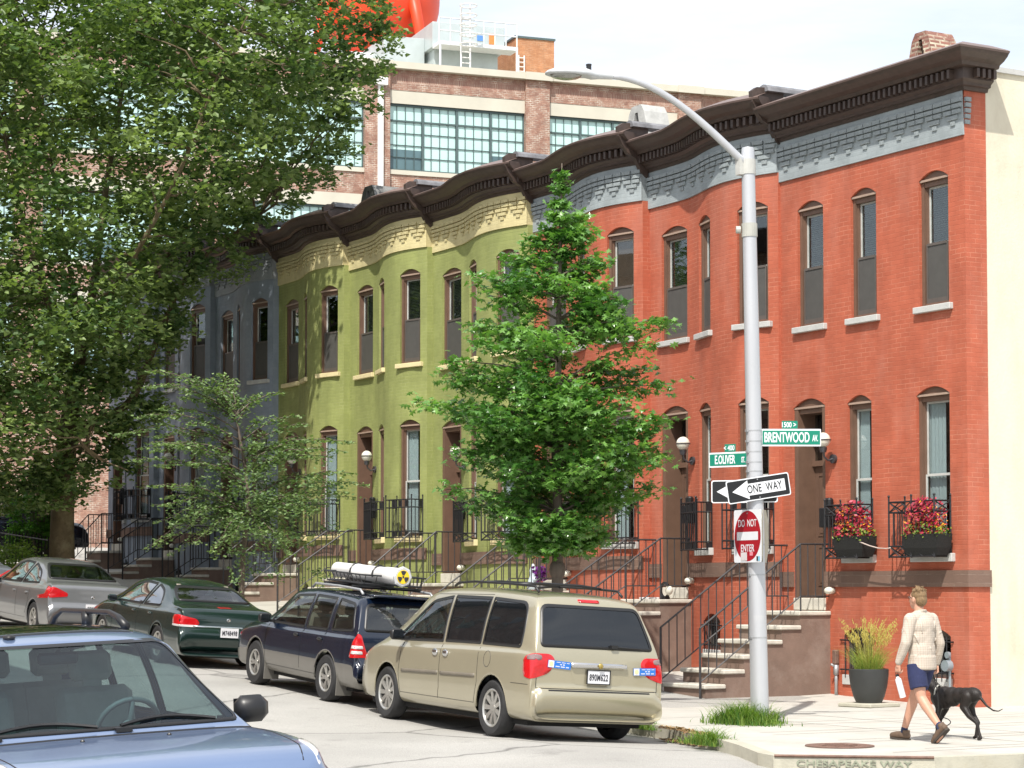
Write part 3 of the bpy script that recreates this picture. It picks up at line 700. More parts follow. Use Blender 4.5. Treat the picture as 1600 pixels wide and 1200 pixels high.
HS=[(-4.62,0.,.0,0,'red','grey_f','stone','flat-fronted red brick corner house with flower baskets and a cream side wall','x'),
(-8.78,-4.62,.17,1,'red','grey_f','stone','bow-fronted red brick house just behind the street lamp pole','bars'),
(-13.0,-8.78,.32,1,'red','grey_f','stone','red brick bow house partly hidden by the oak, next to the green houses','rings'),
(-17.35,-13.0,.47,1,'green','yellow_f','ysill','green brick house with yellow frieze touching the red houses','x'),
(-21.55,-17.35,.60,1,'green','yellow_f','ysill','middle one of the three olive green brick houses','bars'),
(-25.65,-21.55,.73,1,'green','yellow_f','ysill','green brick house next to the shaded blue houses','rings'),
(-29.8,-25.65,.90,1,'blue','blue_f','stone','first blue brick house beside the green ones, dappled by tree shade','bars'),
(-33.95,-29.8,1.2,1,'blue','blue_f','stone','second blue brick house in the shade behind the small elm','x'),
(-38.1,-33.95,1.45,1,'blue','blue_f','stone','farthest blue brick house beside the big plane tree trunk','bars')]
H=[]
for ix,(xl,xr,zb,bw,wm,fm,sm,lb,gs) in enumerate(HS):
    h=House(xl,xr,zb,bw,wm,fm,sm,lb,corner=(ix==0),idx=ix); H.append(h); row(h,ix,gs)
    if ix: bracket(h,h.W)
    if ix==len(HS)-1: bracket(h,0.)
h0=H[0]; W0=h0.W
# first joint bracket belongs to the left house; drop the duplicate
# cream side wall, parapet
mb=MB(); mb.box(W0-.30,W0-.012,.42,9.5,-1.2,9.62); mb.build('side_wall',M['stucco'],h0.e)
mb=MB(); mb.box(W0-.34,W0+.03,.43,9.5,9.62,9.70); mb.build('parapet_coping',M['stone'],h0.e)
# chimneys
def chimney(h,x,y,z,w,d,hh,mat,ztop_w=.6):
    mb=MB(); w2=w*ztop_w
    n=6
    # tapered stack with an arched hood opening facing +x
    base=[(x-w/2,y-d/2,z-.6),(x+w/2,y-d/2,z-.6),(x+w/2,y+d/2,z-.6),(x-w/2,y+d/2,z-.6)]
    prof=[(1.,-.6),(1.,.0),(.97,.25*hh),(.86,.55*hh),(.66,.82*hh),(.40,.97*hh)]
    rows=[]
    for s_,zz in prof:
        rows.append([mb.av((x+px*w/2*s_,y+py*d/2,z+zz)) for px,py in ((-1,-1),(1,-1),(1,1),(-1,1))])
    for r in range(len(rows)-1):
        for j in range(4):
            if j==0:   # face towards -y : leave an opening in the middle
                a,b,c,e=rows[r][0],rows[r][1],rows[r+1][1],rows[r+1][0]
                s0,s1=prof[r][0],prof[r+1][0]; z0_,z1_=prof[r][1],prof[r+1][1]
                if z0_>=0 and r<4:
                    o0,o1=.26,.26 if r<3 else .12
                    for sg_ in (-1,1):
                        q=[(x+sg_*w/2*s0,y-d/2,z+z0_),(x+sg_*w/2*o0,y-d/2,z+z0_),(x+sg_*w/2*o1,y-d/2,z+z1_),(x+sg_*w/2*s1,y-d/2,z+z1_)]
                        mb.quad(*q,uv=[(p[0],p[2]) for p in q])
                        q=[(x+sg_*w/2*o0,y-d/2,z+z0_),(x+sg_*w/2*o0,y-d/2+.16,z+z0_),(x+sg_*w/2*o1,y-d/2+.16,z+z1_),(x+sg_*w/2*o1,y-d/2,z+z1_)]
                        mb.quad(*q,uv=[(p[1],p[2]) for p in q])
                    continue
            q=[rows[r][j],rows[r][(j+1)%4],rows[r+1][(j+1)%4],rows[r+1][j]]
            mb.face(q,uv=[(mb.v[i].x if j in(0,2) else mb.v[i].y,mb.v[i].z) for i in q])
    mb.face(rows[-1],uv=[(mb.v[i].x,mb.v[i].y) for i in rows[-1]])
    c=mb.build('chimney',mat,h.e,recalc=False)
    mb=MB(); mb.box(x-w*.24,x+w*.24,y-d/2+.15,y+d/2-.05,z,z+hh*.8); mb.build('flue',M['dark'],c)
M['cbrick']=brick('chimney_brick',(.22,.10,.075),(.34,.15,.11),(.62,.56,.42),mfac=1.,ms=.018,bump=.8)
M['render']=pm('cement_render',(.42,.42,.40),.85,var=.18,scale=5,bump=.6,bscale=18)
M['render_dk']=pm('dark_render',(.17,.17,.165),.85,var=.3,scale=6,bump=.8,bscale=16)
chimney(h0,W0-1.62,.80,9.80,.62,.55,.80,M['cbrick'])
chimney(H[2],-10.8+13.0,1.4,9.95,.80,.55,.95,M['render'],.8)
chimney(H[5],-22.85+25.65,1.6,9.95,.95,.8,.85,M['render_dk'])
mb=MB(); mb.lathe([(.42,-.3),(.40,.05),(.30,.18),(.14,.24)],(.45,1.3,10.1),9); mb.box(.35,.7,1.5,1.8,10.0,10.38,.04); mb.build('roof_vent',M['render'],h0.e)
# ================================================================ factory block behind
FE=Vector((.1606,.987,0)).normalized(); FN=Vector((-FE.y,FE.x,0)); FO=Vector((-63.9,22.36,0))
fac=empty('factory_building',FO,math.atan2(FE.y,FE.x),label='large brick factory block with steel windows rising behind the row houses',cat='factory')
M['fbrick']=brick('factory_brick',(.28,.15,.11),(.41,.24,.175),(.62,.56,.47),bw=.22,rh=.085,ms=.014,mfac=.95,bump=.5)
M['fsoldier']=brick('soldier_course_brick',(.31,.16,.12),(.39,.22,.165),(.62,.50,.40),bw=.085,rh=.30,ms=.012,mfac=.95,bump=.5)
M['fconc']=pm('factory_concrete',(.58,.55,.46),.8,var=.06,scale=1)
M['fsteel']=pm('window_steel',(.08,.12,.12),.5)
M['fpane']=pm('shaded_factory_pane',(.52,.74,.71),.25,var=.06,scale=.8)
M['fpane_dk']=pm('open_factory_pane',(.10,.17,.19),.15,var=.2,scale=.8)
def fq(mb,x0,x1,z0,z1,y=0):
    mb.quad((x0,y,z0),(x1,y,z0),(x1,y,z1),(x0,y,z1),uv=[(x0,z0),(x1,z0),(x1,z1),(x0,z1)])
PITCH=7.71; X0=-.06; bays=range(-6,3)
fx0=X0+PITCH*bays[0]-1.17; fx1=X0+PITCH*(bays[-1]+1)
mb=MB(); ms=MB(); mc=MB()
floors=[(20.57,23.60),(15.75,18.80),(10.9,13.95)]
for b in bays:
    x0=X0+b*PITCH; x1=x0+6.54
    # pier left of bay (proud)
    p0,p1=x0-1.17,x0
    fq(mb,p0,p1,0,25.15,-.18)
    for xx,s_ in ((p0,1),(p1,-1)): mb.quad((xx,-.18,0),(xx,0.3,0),(xx,0.3,25.15),(xx,-.18,25.15),uv=[(0,0),(.4,0),(.4,25.15),(0,25.15)])
    fq(mb,x0,x1,24.95,25.15); fq(mb,x0,x1,24.2,24.55); fq(ms,x0,x1,24.55,24.95)
    zt=24.2
    for (a,c) in floors:
        fq(mc,x0,x1,c,c+.58,-.0); 
        mc.box(x0,x1,-.06,.2,a-.2,a)
        zb=a-.2; nz=[f[1]+.58 for f in floors if f[1]<a]; zl=nz[0] if nz else 0
        fq(mb,x0,x1,zl,zb)
        # window
        w=MB(); 
        w.box(x0,x1,.10,.2,c-.10,c); w.box(x0,x1,.10,.2,a,a+.08)
        w.box(x0,x0+.06,.1,.2,a,c); w.box(x1-.06,x1,.1,.2,a,c)
        bw=6.54/4; ph=(c-a-.1)
        tz=c-.1-.66
        w.box(x0,x1,.11,.19,tz-.035,tz+.035)
        for k in range(4):
            if k: w.box(x0+k*bw-.05,x0+k*bw+.05,.09,.2,a,c)
            for j in range(1,4): w.box(x0+k*bw+j*bw/4-.012,x0+k*bw+j*bw/4+.012,.13,.17,a,c)
        for j in range(1,4): z=a+.08+(tz-a-.08)*j/4.; w.box(x0,x1,.13,.17,z-.012,z+.012)
        wo_=w.build('window',M['fsteel'],fac,recalc=False)
        for k in range(4):
            pn=MB(); dk=(b,k) in ((0,0),(0,3),(-3,2)) and a>20; dk2=(b*7+k*3)%11==0 and a<20
            xa,xb=x0+k*bw+.06,x0+(k+1)*bw-.06
            zz=a+.08
            if dk or dk2:
                pn.cur=1; pn.box(xa,xb,.18,.19,zz,zz+.9); pn.cur=0; pn.box(xa,xb,.18,.19,zz+.9,c-.1)
            else: pn.box(xa,xb,.18,.19,zz,c-.1)
            pn.build('pane',[M['fpane'],M['fpane_dk']],wo_)
fq(mb,fx0,fx1,0,0.02)
wl=mb.build('brick_wall',M['fbrick'],fac,recalc=False)
ms.build('soldier_course',M['fsoldier'],wl,recalc=False); mc.build('concrete_lintels',M['fconc'],fac,recalc=False)
mb=MB(); mb.box(fx0-.2,fx1+.1,-.30,.3,25.15,25.45); mb.box(fx0-.2,fx1,.31,1.,25.3,25.55)
for b in bays: mb.box(X0+b*PITCH-1.25,X0+b*PITCH+.08,-.38,-.30,25.12,25.47)
mb.build('parapet_coping',M['fconc'],fac)
mb=MB(); mb.quad((fx1,0,0),(fx1,30,0),(fx1,30,25.15),(fx1,0,25.15),uv=[(0,0),(30,0),(30,25),(0,25)]); mb.quad((fx0,30,0),(fx0,0,0),(fx0,0,25.15),(fx0,30,25.15),uv=[(0,0),(30,0),(30,25),(0,25)]); mb.quad((fx1,30,0),(fx0,30,0),(fx0,30,25.15),(fx1,30,25.15),uv=[(0,0),(30,0),(30,25),(0,25)]); mb.build('end_wall',M['fbrick'],fac,recalc=False)
mb=MB(); mb.box(fx0,fx1,.31,29.9,24.9,25.0); mb.build('roof',M['fconc'],fac)
mb=MB(); mb.box(-.66,-.42,-.34,-.19,4,24.3); mb.box(-.85,-.25,-.46,-.19,24.3,24.65); mb.build('downpipe',M['white'],fac)
# rooftop things
pent=empty('brick_penthouse',FO+FE*8.75+FN*4.2+Vector((0,0,1.05)),math.atan2(FE.y,FE.x),label='small square brick penthouse on the factory roof right of the cooling unit',cat='rooftop hut')
M['obrick']=brick('orange_brick',(.42,.19,.09),(.52,.25,.12),(.60,.42,.28),bw=.22,rh=.085,ms=.01,mfac=.7)
mb=MB()
for (xa,ya,xb,yb) in ((-1.15,0,.85,0),(.85,0,.85,2.5),(.85,2.5,-1.15,2.5),(-1.15,2.5,-1.15,0)):
    l=math.hypot(xb-xa,yb-ya); mb.quad((xa,ya,25.0),(xb,yb,25.0),(xb,yb,27.15),(xa,ya,27.15),uv=[(0,0),(l,0),(l,2.15),(0,2.15)])
mb.build('brick_wall',M['obrick'],pent,recalc=False)
mb=MB(); mb.box(-1.2,.9,-.05,2.55,27.15,27.25); mb.build('roof',M['fsteel'],pent)
mb=MB()
for x in (-1.0,-.72): mb.bar((x,-.06,25.1),(x,-.06,26.3),.05)
for k in range(5): mb.bar((-1.,-.06,25.3+k*.22),(-.72,-.06,25.3+k*.22),.035)
mb.build('ladder',M['white'],pent)
M['unit']=pm('cooling_unit_steel',(.50,.56,.56),.45,metal=.25,var=.1,scale=1.2)
M['unit_lt']=pm('pale_sheet_metal',(.66,.70,.71),.5,var=.05)
un=empty('cooling_tower',FO+FE*1.0+FN*3.0+Vector((0,0,.85)),math.atan2(FE.y,FE.x),label='pale steel cooling tower with ladder and walkway on the factory roof',cat='cooling unit')
mb=MB(); mb.box(2.0,5.6,0,6.,26.25,27.45); mb.box(.0,2.0,1.2,6.,25.6,26.9); mb.box(2.2,5.4,.4,5.6,25.3,26.25); mb.build('housing',M['unit'],un,bevel=.02)
mb=MB(); mb.lathe([(1.1,27.45),(1.05,27.75),(1.1,27.8)],(3.8,3,0),24); mb.build('fan_stack',M['unit_lt'],un)
mb=MB(); mb.box(2.0,5.9,-1.,-.0,26.15,26.32)
for x in [2.0+.55*k for k in range(8)]: mb.bar((x,-1.,26.2),(x,-1.,27.4),.045)
for z in (26.8,27.4): mb.bar((2.0,-1.,z),(5.85,-1.,z),.045)
for x in (2.05,5.85): mb.bar((x,-1.,25.1),(x,-1.,26.2),.08)
mb.build('walkway',M['unit_lt'],un)
mb=MB()
for x in (3.0,3.45): mb.bar((x,-1.2,25.1),(x,-1.2,28.1),.06)
for k in range(11): mb.bar((3.0,-1.2,25.3+k*.26),(3.45,-1.2,25.3+k*.26),.04)
for k in range(5):
    z=26.1+.45*k; mb.tube([(3.22+.4*math.cos(t),-1.2-.4+.4*math.sin(t)*1.,z) for t in [PI*j/8-PI*.0 for j in range(-8,9)]],.03,4,cap=False)
mb.build('ladder',M['white'],un)
mb=MB(); mb.cbox((4.95,-.02,26.85),(.28,.02,.5)); mb.build('warning_label',pm('warning_orange',(.7,.22,.06),.5),un)
mb=MB(); mb.cbox((4.35,-.02,26.85),(.28,.02,.25)); mb.build('info_label',pm('label_blue',(.10,.25,.6),.5),un)
bx=tag(MB().__class__(Matrix.Translation(FO)@Matrix.Rotation(math.atan2(FE.y,FE.x),4,'Z')),None) if False else None
# tank
tk=empty('water_tank',FO+FE*2.1+FN*9.0+Vector((0,0,1.1)),math.atan2(FE.y,FE.x),label='bright orange-red round bellied water tank on the factory roof',cat='water tank')
M['orange']=pm('tank_orange',(.72,.06,.015),.45,var=.06,scale=.5)
mb=MB(); prof=[(.02,26.35)]+[(3.1*math.sin(t),29.45-3.1*math.cos(t)) for t in [PI/2*k/10 for k in range(1,11)]]+[(3.1,33.),(2.9,33.8),(.05,35)]
mb.lathe(prof,(0,0,0),40); mb.build('tank_bowl',M['orange'],tk,smooth=True,auto=50)
mb=MB()
for a in (20,110,200,290):
    c,s_=math.cos(R(a)),math.sin(R(a)); mb.tube([(2.7*c,2.7*s_,30.),(3.2*c,3.2*s_,28.2),(4.1*c,4.1*s_,25.2)],[.34,.30,.24],8)
for a in (20,110,200,290):
    c,s_=math.cos(R(a)),math.sin(R(a)); c2,s2=math.cos(R(a+90)),math.sin(R(a+90)); mb.bar((3.3*c,3.3*s_,27.4),(3.6*c2,3.6*s2,30.),.06)
mb.build('leg',M['orange'],tk,smooth=True)
mb=MB(); mb.box(-3.2,3.2,-3,3,25.0,26.2); mb.build('plinth',M['unit_lt'],tk)
# low brick building at the far left, seen through the plane tree
lb=empty('brick_house',(-46,-15,sg(-46)),label='orange brick house glimpsed at far left behind the plane tree',cat='house')
mb=MB(); mb.quad((0,0,-1),(0,13.6,-1),(0,13.6,7.2),(0,0,7.2),uv=[(0,0),(13.6,0),(13.6,8.2),(0,8.2)]); mb.quad((-12,0,-1),(0,0,-1),(0,0,7.2),(-12,0,7.2),uv=[(0,0),(12,0),(12,8.2),(0,8.2)]); mb.quad((0,13.6,-1),(-12,13.6,-1),(-12,13.6,7.2),(0,13.6,7.2),uv=[(0,0),(12,0),(12,8.2),(0,8.2)]); mb.quad((-12,13.6,-1),(-12,0,-1),(-12,0,7.2),(-12,13.6,7.2),uv=[(0,0),(12,0),(12,8.2),(0,8.2)]); mb.build('brick_wall',M['obrick'],lb,recalc=False)
mb=MB(); mb.box(-12.2,.2,-.2,13.8,7.2,7.5); mb.build('roof',M['fconc'],lb)
for y in (2,5,8,11):
    mb=MB(); mb.box(.0,.03,y,y+1,3.6,5.4); mb.build('window',M['glass'],lb)

# terrace on the other side of the street (unseen; added to shade the street and be mirrored in panes and car bodies)
op=empty('unseen_terrace',(-64,-28,sg(-30)),label='unseen plain brick terrace added across the street for shade and reflections',cat='terrace')
mb=MB(); X1,Y1=62.,10.6
for (xa,ya,xb,yb) in ((X1,0,X1,Y1),(X1,Y1,0,Y1),(0,Y1,0,0),(0,0,X1,0)):
    l=math.hypot(xb-xa,yb-ya); mb.quad((xa,ya,-3),(xb,yb,-3),(xb,yb,8.5),(xa,ya,8.5),uv=[(0,0),(l,0),(l,11.5),(0,11.5)])
mb.build('brick_wall',M['fbrick'],op,recalc=False)
mb=MB(); mb.box(-.3,X1+.3,-.3,Y1+.35,8.5,9.1); mb.build('cornice',M['cornice'],op)
k=1.2
while k<X1-1:
    for z in (1.0,5.2): mb=MB(); mb.box(k,k+.85,Y1,Y1+.04,z,z+2.0); mb.build('window',M['glass'],op)
    k+=2.1
# ================================================================ vehicles
def catm(P,n):
    """catmull-rom through tuples P, n samples per span"""
    out=[]; m=len(P)
    for k in range(m-1):
        p0,p1,p2,p3=P[max(0,k-1)],P[k],P[k+1],P[min(m-1,k+2)]
        nn=n[k] if isinstance(n,list) else n
        for j in range(nn):
            t=j/nn
            out.append(tuple(.5*((2*b)+(-a+c)*t+(2*a-5*b+4*c-d)*t*t+(-a+3*b-3*c+d)*t**3) for a,b,c,d in zip(p0,p1,p2,p3)))
    out.append(tuple(P[-1])); return out
def inpoly(x,y,poly):
    c=False; n=len(poly)
    for i in range(n):
        x1,y1=poly[i];x2,y2=poly[i-1]
        if (y1>y)!=(y2>y) and x<(x2-x1)*(y-y1)/(y2-y1)+x1: c=not c
    return c
def roundpoly(poly,r=.06,n=4):
    out=[]; m=len(poly)
    for i in range(m):
        p=Vector(poly[i][:2]); a=Vector(poly[i-1][:2]); b=Vector(poly[(i+1)%m][:2]); rr=poly[i][2] if len(poly[i])>2 else r
        da=(a-p);db=(b-p); q=min(rr,da.length*.48,db.length*.48); A=p+da.normalized()*q; B=p+db.normalized()*q
        for k in range(n+1):
            t=k/n; out.append(tuple(A*(1-t)**2+p*2*t*(1-t)+B*t*t))
    return out
def dens(poly,step=.06):
    out=[]; m=len(poly)
    for i in range(m):
        a=Vector(poly[i]);b=Vector(poly[(i+1)%m]); n=max(1,int((b-a).length/step))
        for k in range(n): out.append(tuple(a.lerp(b,k/n)))
    return out
def inset(poly,d):
    m=len(poly); ar=sum(poly[i-1][0]*poly[i][1]-poly[i][0]*poly[i-1][1] for i in range(m)); s=1 if ar>0 else -1; out=[]
    for i in range(m):
        a,p,b=Vector(poly[i-1]),Vector(poly[i]),Vector(poly[(i+1)%m]); u=(p-a); v=(b-p)
        if u.length<1e-9 or v.length<1e-9: out.append(tuple(p)); continue
        u.normalize();v.normalize(); n1=Vector((-u.y,u.x))*s; n2=Vector((-v.y,v.x))*s; nn=(n1+n2)
        if nn.length<1e-6: nn=n1
        nn=nn/max(.5,(1+n1.dot(n2))); out.append(tuple(p+nn*d))
    return out
M['rubber']=pm('tyre_rubber',(.022,.022,.023),.8,var=.25,scale=10)
M['trim']=pm('black_trim',(.014,.014,.015),.4)
M['rim']=pm('alloy_rim',(.50,.49,.46),.3,metal=.75,var=.1)
M['under']=pm('underbody',(.01,.01,.01),.9)
M['cab']=pm('cabin_dark',(.035,.036,.038),.85)
M['mould']=pm('moulding_grey',(.16,.14,.11),.5)
M['seat']=pm('seat_cloth_tan',(.30,.27,.22),.9)
M['seatg']=pm('seat_cloth_grey',(.10,.11,.12),.9)
M['redl']=pm('tail_lens_red',(.50,.006,.010),.10,var=.15,scale=30,coat=.6)
M['ambl']=pm('amber_lens',(.8,.28,.05),.15,coat=.5)
M['smoke']=pm('smoke_lens',(.22,.15,.15),.12,coat=.5)
M['clear']=pm('clear_lens',(.62,.60,.60),.12,coat=.5)
M['plate']=pm('plate_white',(.72,.72,.74),.4,var=.05)
M['ptext']=pm('plate_ink',(.03,.03,.04),.5)
M['chrome']=pm('chrome_trim',(.62,.62,.62),.12,metal=.95,var=.03)
M['carglass']=glassm('car_glass',tint=(.50,.56,.54),refl=.05)
M['carglass_sky']=glassm('sky_reflecting_glass',tint=(.45,.5,.5),refl=.30)
M['carglass_dk']=glassm('privacy_glass',tint=(.05,.055,.06),refl=.02,dark=.6)
M['wsglass']=glassm('windscreen_glass',tint=(.50,.68,.70),refl=.02)
def paint(name,c,metal=.35,rough=.32,coat=1.,var=.03): return pm(name,c,rough,metal=metal,var=var,scale=2,coat=coat)
class Car:
    def __init__(s,name,st,wb,label,cat,paintm,tr=.33,low=None,lowidx=4,nx=6,archr=None,seatm='seatg',track=None,group=None):
        s.e=empty(name,label=label,cat=cat,group=group); s.wb=wb; s.tr=tr; s.p=paintm
        S=[]; P=[list(q)+([.22] if len(q)<6 else []) for q in st]
        ns=[max(2,int(math.hypot(P[k+1][0]-P[k][0],P[k+1][1]-P[k][1])/.036)) for k in range(len(P)-1)]
        SS=catm([tuple(q) for q in P],ns)
        rows=[]
        for (x,T,w,B,t,b) in [(q[0],q[1],q[3],q[2],q[4],q[5]) for q in SS]:
            B=min(B,T-.015); b=min(b,B-.03); k=min(1,max(.0,(T-B)/.5)); hB=B-b
            pts=[(0,b),(w-.24,b),(w-.08,b+min(.02,hB*.1)),(w-.02,b+min(.12,hB*.22)),(w,b+hB*.45),(w-.004,b+hB*.72),(w-.018,b+hB*.92),(w-.055,B),
                 ((w-.06)*.5+(t+.05)*.5+.018*k,(B+T-.1*k)/2),(t+.05,T-.10*k-.004),(t-.01,T-.042*k-.003),(t-.13,T-.018*k-.001),(t*.45,T-.004*k),(0,T)]
            rows.append([(x,)+q for q in catm(pts,3)])
        s.ncol=len(rows[0]); V=[];F=[];mi=[]
        for r in rows:
            for (x,y,z) in r: V.append(Vector((x,y,z)))
        nr=len(rows);nc=s.ncol
        off=len(V)
        for r in rows:
            for (x,y,z) in r: V.append(Vector((x,-y,z)))
        fc=[]
        for i in range(nr-1):
            for j in range(nc-1):
                for o,fl in ((0,0),(off,1)):
                    q=(o+i*nc+j,o+(i+1)*nc+j,o+(i+1)*nc+j+1,o+i*nc+j+1)
                    if fl: q=q[::-1]
                    fc.append((q,1 if (low and j<lowidx*3) else 0))
        for i,fl in ((0,0),(nr-1,1)):
            for j in range(nc-1):
                q=(i*nc+j,i*nc+j+1,off+i*nc+j+1,off+i*nc+j)
                fc.append((q if not fl else q[::-1],1 if (low and j<lowidx*3) else 0))
        s.V=V; s.F=fc; s.low=low
        s.bvh=BVHTree.FromPolygons(V,[f[0] for f in fc])
        s.cuts=[]; s.ax=[(-wb/2),(wb/2)]; s.ar=archr or tr+.055
        s.rim_seq=None
    # frames: side -> (x,z), rear -> (y,z), front -> (y,z), top -> (x,y), or diag angle
    def ray(s,fr,a,b):
        if fr=='L': o,d=Vector((a,3,b)),Vector((0,-1,0))
        elif fr=='R': o,d=Vector((a,-3,b)),Vector((0,1,0))
        elif fr=='B': o,d=Vector((-6,a,b)),Vector((1,0,0))
        elif fr=='F': o,d=Vector((6,a,b)),Vector((-1,0,0))
        elif fr=='T': o,d=Vector((a,b,5)),Vector((0,0,-1))
        else:
            an=R(fr); d=-Vector((math.cos(an),math.sin(an),0)); rr=Vector((-math.sin(an),math.cos(an),0)); o=-d*6+rr*a+Vector((0,0,b))
        h=s.bvh.ray_cast(o,d)
        return h,d
    def pt(s,fr,a,b,offs=.003):
        h,d=s.ray(fr,a,b)
        if h[0] is None: return None
        return h[0]-d*offs
    def cut(s,fr,poly): s.cuts.append((fr,poly))
    def patch(s,mb,fr,poly,offs=.004,rings=4,rim=.015,skip=0):
        """fill polygon on the body surface"""
        c=(sum(p[0] for p in poly)/len(poly),sum(p[1] for p in poly)/len(poly)); R_=[]
        ks=[1-i/rings for i in range(rings)]
        last=Vector((0,0,0))
        for k in ks:
            row=[]
            for p in poly:
                q=(c[0]+(p[0]-c[0])*k,c[1]+(p[1]-c[1])*k); w=s.pt(fr,q[0],q[1],offs)
                if w is None: w=s.near(fr,q,c,offs)
                row.append(w)
            R_.append([mb.av(w) for w in row])
        cc=s.pt(fr,c[0],c[1],offs) or Vector((0,0,0)); ci=mb.av(cc); n=len(poly)
        if rim:
            row=[]
            for idx,p in enumerate(poly):
                w=s.near(fr,p,c,offs-rim); row.append(mb.av(w))
            for j in range(n): mb.face([row[j],row[(j+1)%n],R_[0][(j+1)%n],R_[0][j]])
        for i in range(rings-1):
            for j in range(n): mb.face([R_[i][j],R_[i][(j+1)%n],R_[i+1][(j+1)%n],R_[i+1][j]])
        for j in range(n): mb.face([R_[-1][j],R_[-1][(j+1)%n],ci])
    def near(s,fr,q,c,offs):
        for t in (0,.03,.08,.15,.25,.4,.6,.9):
            w=s.pt(fr,q[0]+(c[0]-q[0])*t,q[1]+(c[1]-q[1])*t,offs)
            if w is not None: return w
        return Vector((0,0,1))
    def ring(s,mb,fr,poly,a=-.008,b=.035,offs=.005):
        A=inset(poly,a); B=inset(poly,b); c=(sum(p[0] for p in poly)/len(poly),sum(p[1] for p in poly)/len(poly)); n=len(poly)
        ra=[mb.av(s.near(fr,p,c,offs)) for p in A]; rb=[mb.av(s.near(fr,p,c,offs)) for p in B]; rc=[mb.av(s.near(fr,p,c,offs-.02)) for p in A]
        for j in range(n):
            mb.face([ra[j],ra[(j+1)%n],rb[(j+1)%n],rb[j]]); mb.face([ra[j],ra[(j+1)%n],rc[(j+1)%n],rc[j]])
    def window(s,fr,poly,mat,r=.06,name='window',wid=.03,both=True,trim=None,cut=True):
        poly=dens(roundpoly(poly,r))
        for f in ((('L','R') if fr=='S' else (fr,))):
            if cut: s.cuts.append((f,poly))
            mb=MB(); s.ring(mb,f,poly,-.006,wid); o=mb.build(name,trim or M['trim'],s.e,smooth=True,recalc=True)
            mb=MB(); s.patch(mb,f,inset(poly,.012),-.002,5,0); mb.build('glass',mat,o,smooth=True,recalc=False)
    def line(s,mb,fr,pts,r=.0035,step=.06,offs=.0):
        out=[]
        for a,b in zip(pts,pts[1:]):
            n=max(1,int(math.hypot(b[0]-a[0],b[1]-a[1])/step))
            for k in range(n+1):
                w=s.pt(fr,a[0]+(b[0]-a[0])*k/n,a[1]+(b[1]-a[1])*k/n,offs)
                if w is not None: out.append(w)
        if len(out)>1: mb.tube(out,r,5)
    def body(s,arch=True,archz=0):
        keep=[]
        for q,mi in s.F:
            vs=[s.V[i] for i in q]; dead=False
            for fr,poly in s.cuts:
                if fr in ('L','R'):
                    if (fr=='L')!=(vs[0].y+vs[2].y>0): continue
                    if abs(vs[0].y+vs[2].y)<.6: continue
                    if all(inpoly(v.x,v.z,poly) for v in vs): dead=True;break
                elif fr in('F','B'):
                    cx=(vs[0].x+vs[2].x)/2
                    if (fr=='F')!=(cx>s.split): continue
                    if all(inpoly(v.y,v.z,poly) for v in vs): dead=True;break
                elif fr=='T':
                    if vs[0].z<1.0: continue
                    if all(inpoly(v.x,v.y,poly) for v in vs): dead=True;break
            if not dead:
                for ax in s.ax:
                    if abs(vs[0].y)+abs(vs[2].y)>1.0 and all((v.x-ax)**2+(v.z-s.tr-archz)**2<s.ar**2 for v in vs): dead=True
            if not dead: keep.append((q,mi))
        V=[v.copy() for v in s.V]; used=set(i for q,_ in keep for i in q)
        def nearest(px,pz,poly):
            best=None
            for i in range(len(poly)):
                ax_,az=poly[i-1];bx,bz=poly[i]; dx,dz=bx-ax_,bz-az; L=dx*dx+dz*dz
                t=0 if L==0 else max(0,min(1,((px-ax_)*dx+(pz-az)*dz)/L)); qx,qz=ax_+dx*t,az+dz*t; d=(qx-px)**2+(qz-pz)**2
                if best is None or d<best[0]: best=(d,qx,qz)
            return best[1],best[2]
        for i in used:
            v=V[i]
            for ax in s.ax:
                d=math.hypot(v.x-ax,v.z-s.tr-archz)
                if abs(v.y)>.5 and d<s.ar+.008 and v.z>.12:
                    k=s.ar/max(d,.01); dz=v.z-s.tr-archz
                    if dz>0: v.x=ax+(v.x-ax)*k; v.z=s.tr+archz+dz*k
                    elif abs(v.x-ax)>s.ar*.55: v.x=ax+math.copysign(math.sqrt(max(0,s.ar**2-dz*dz)),v.x-ax)
            for fr,poly in s.cuts:
                if fr in('L','R'):
                    if (fr=='L')!=(v.y>0) or abs(v.y)<.35: continue
                    if inpoly(v.x,v.z,poly):
                        q=nearest(v.x,v.z,poly); w=s.pt(fr,q[0],q[1],0)
                        if w is not None and abs(w.y-v.y)<.15: v.x,v.y,v.z=w
                elif fr in('F','B'):
                    if (fr=='F')!=(v.x>s.split): continue
                    if inpoly(v.y,v.z,poly):
                        q=nearest(v.y,v.z,poly); w=s.pt(fr,q[0],q[1],0)
                        if w is not None and abs(w.x-v.x)<.2: v.x,v.y,v.z=w
        mb=MB(); mb.v=V
        for q,mi in keep: mb.cur=mi; mb.face(q)
        o=mb.build('body',[s.p,s.low or s.p],s.e,smooth=True,recalc=False,auto=38)
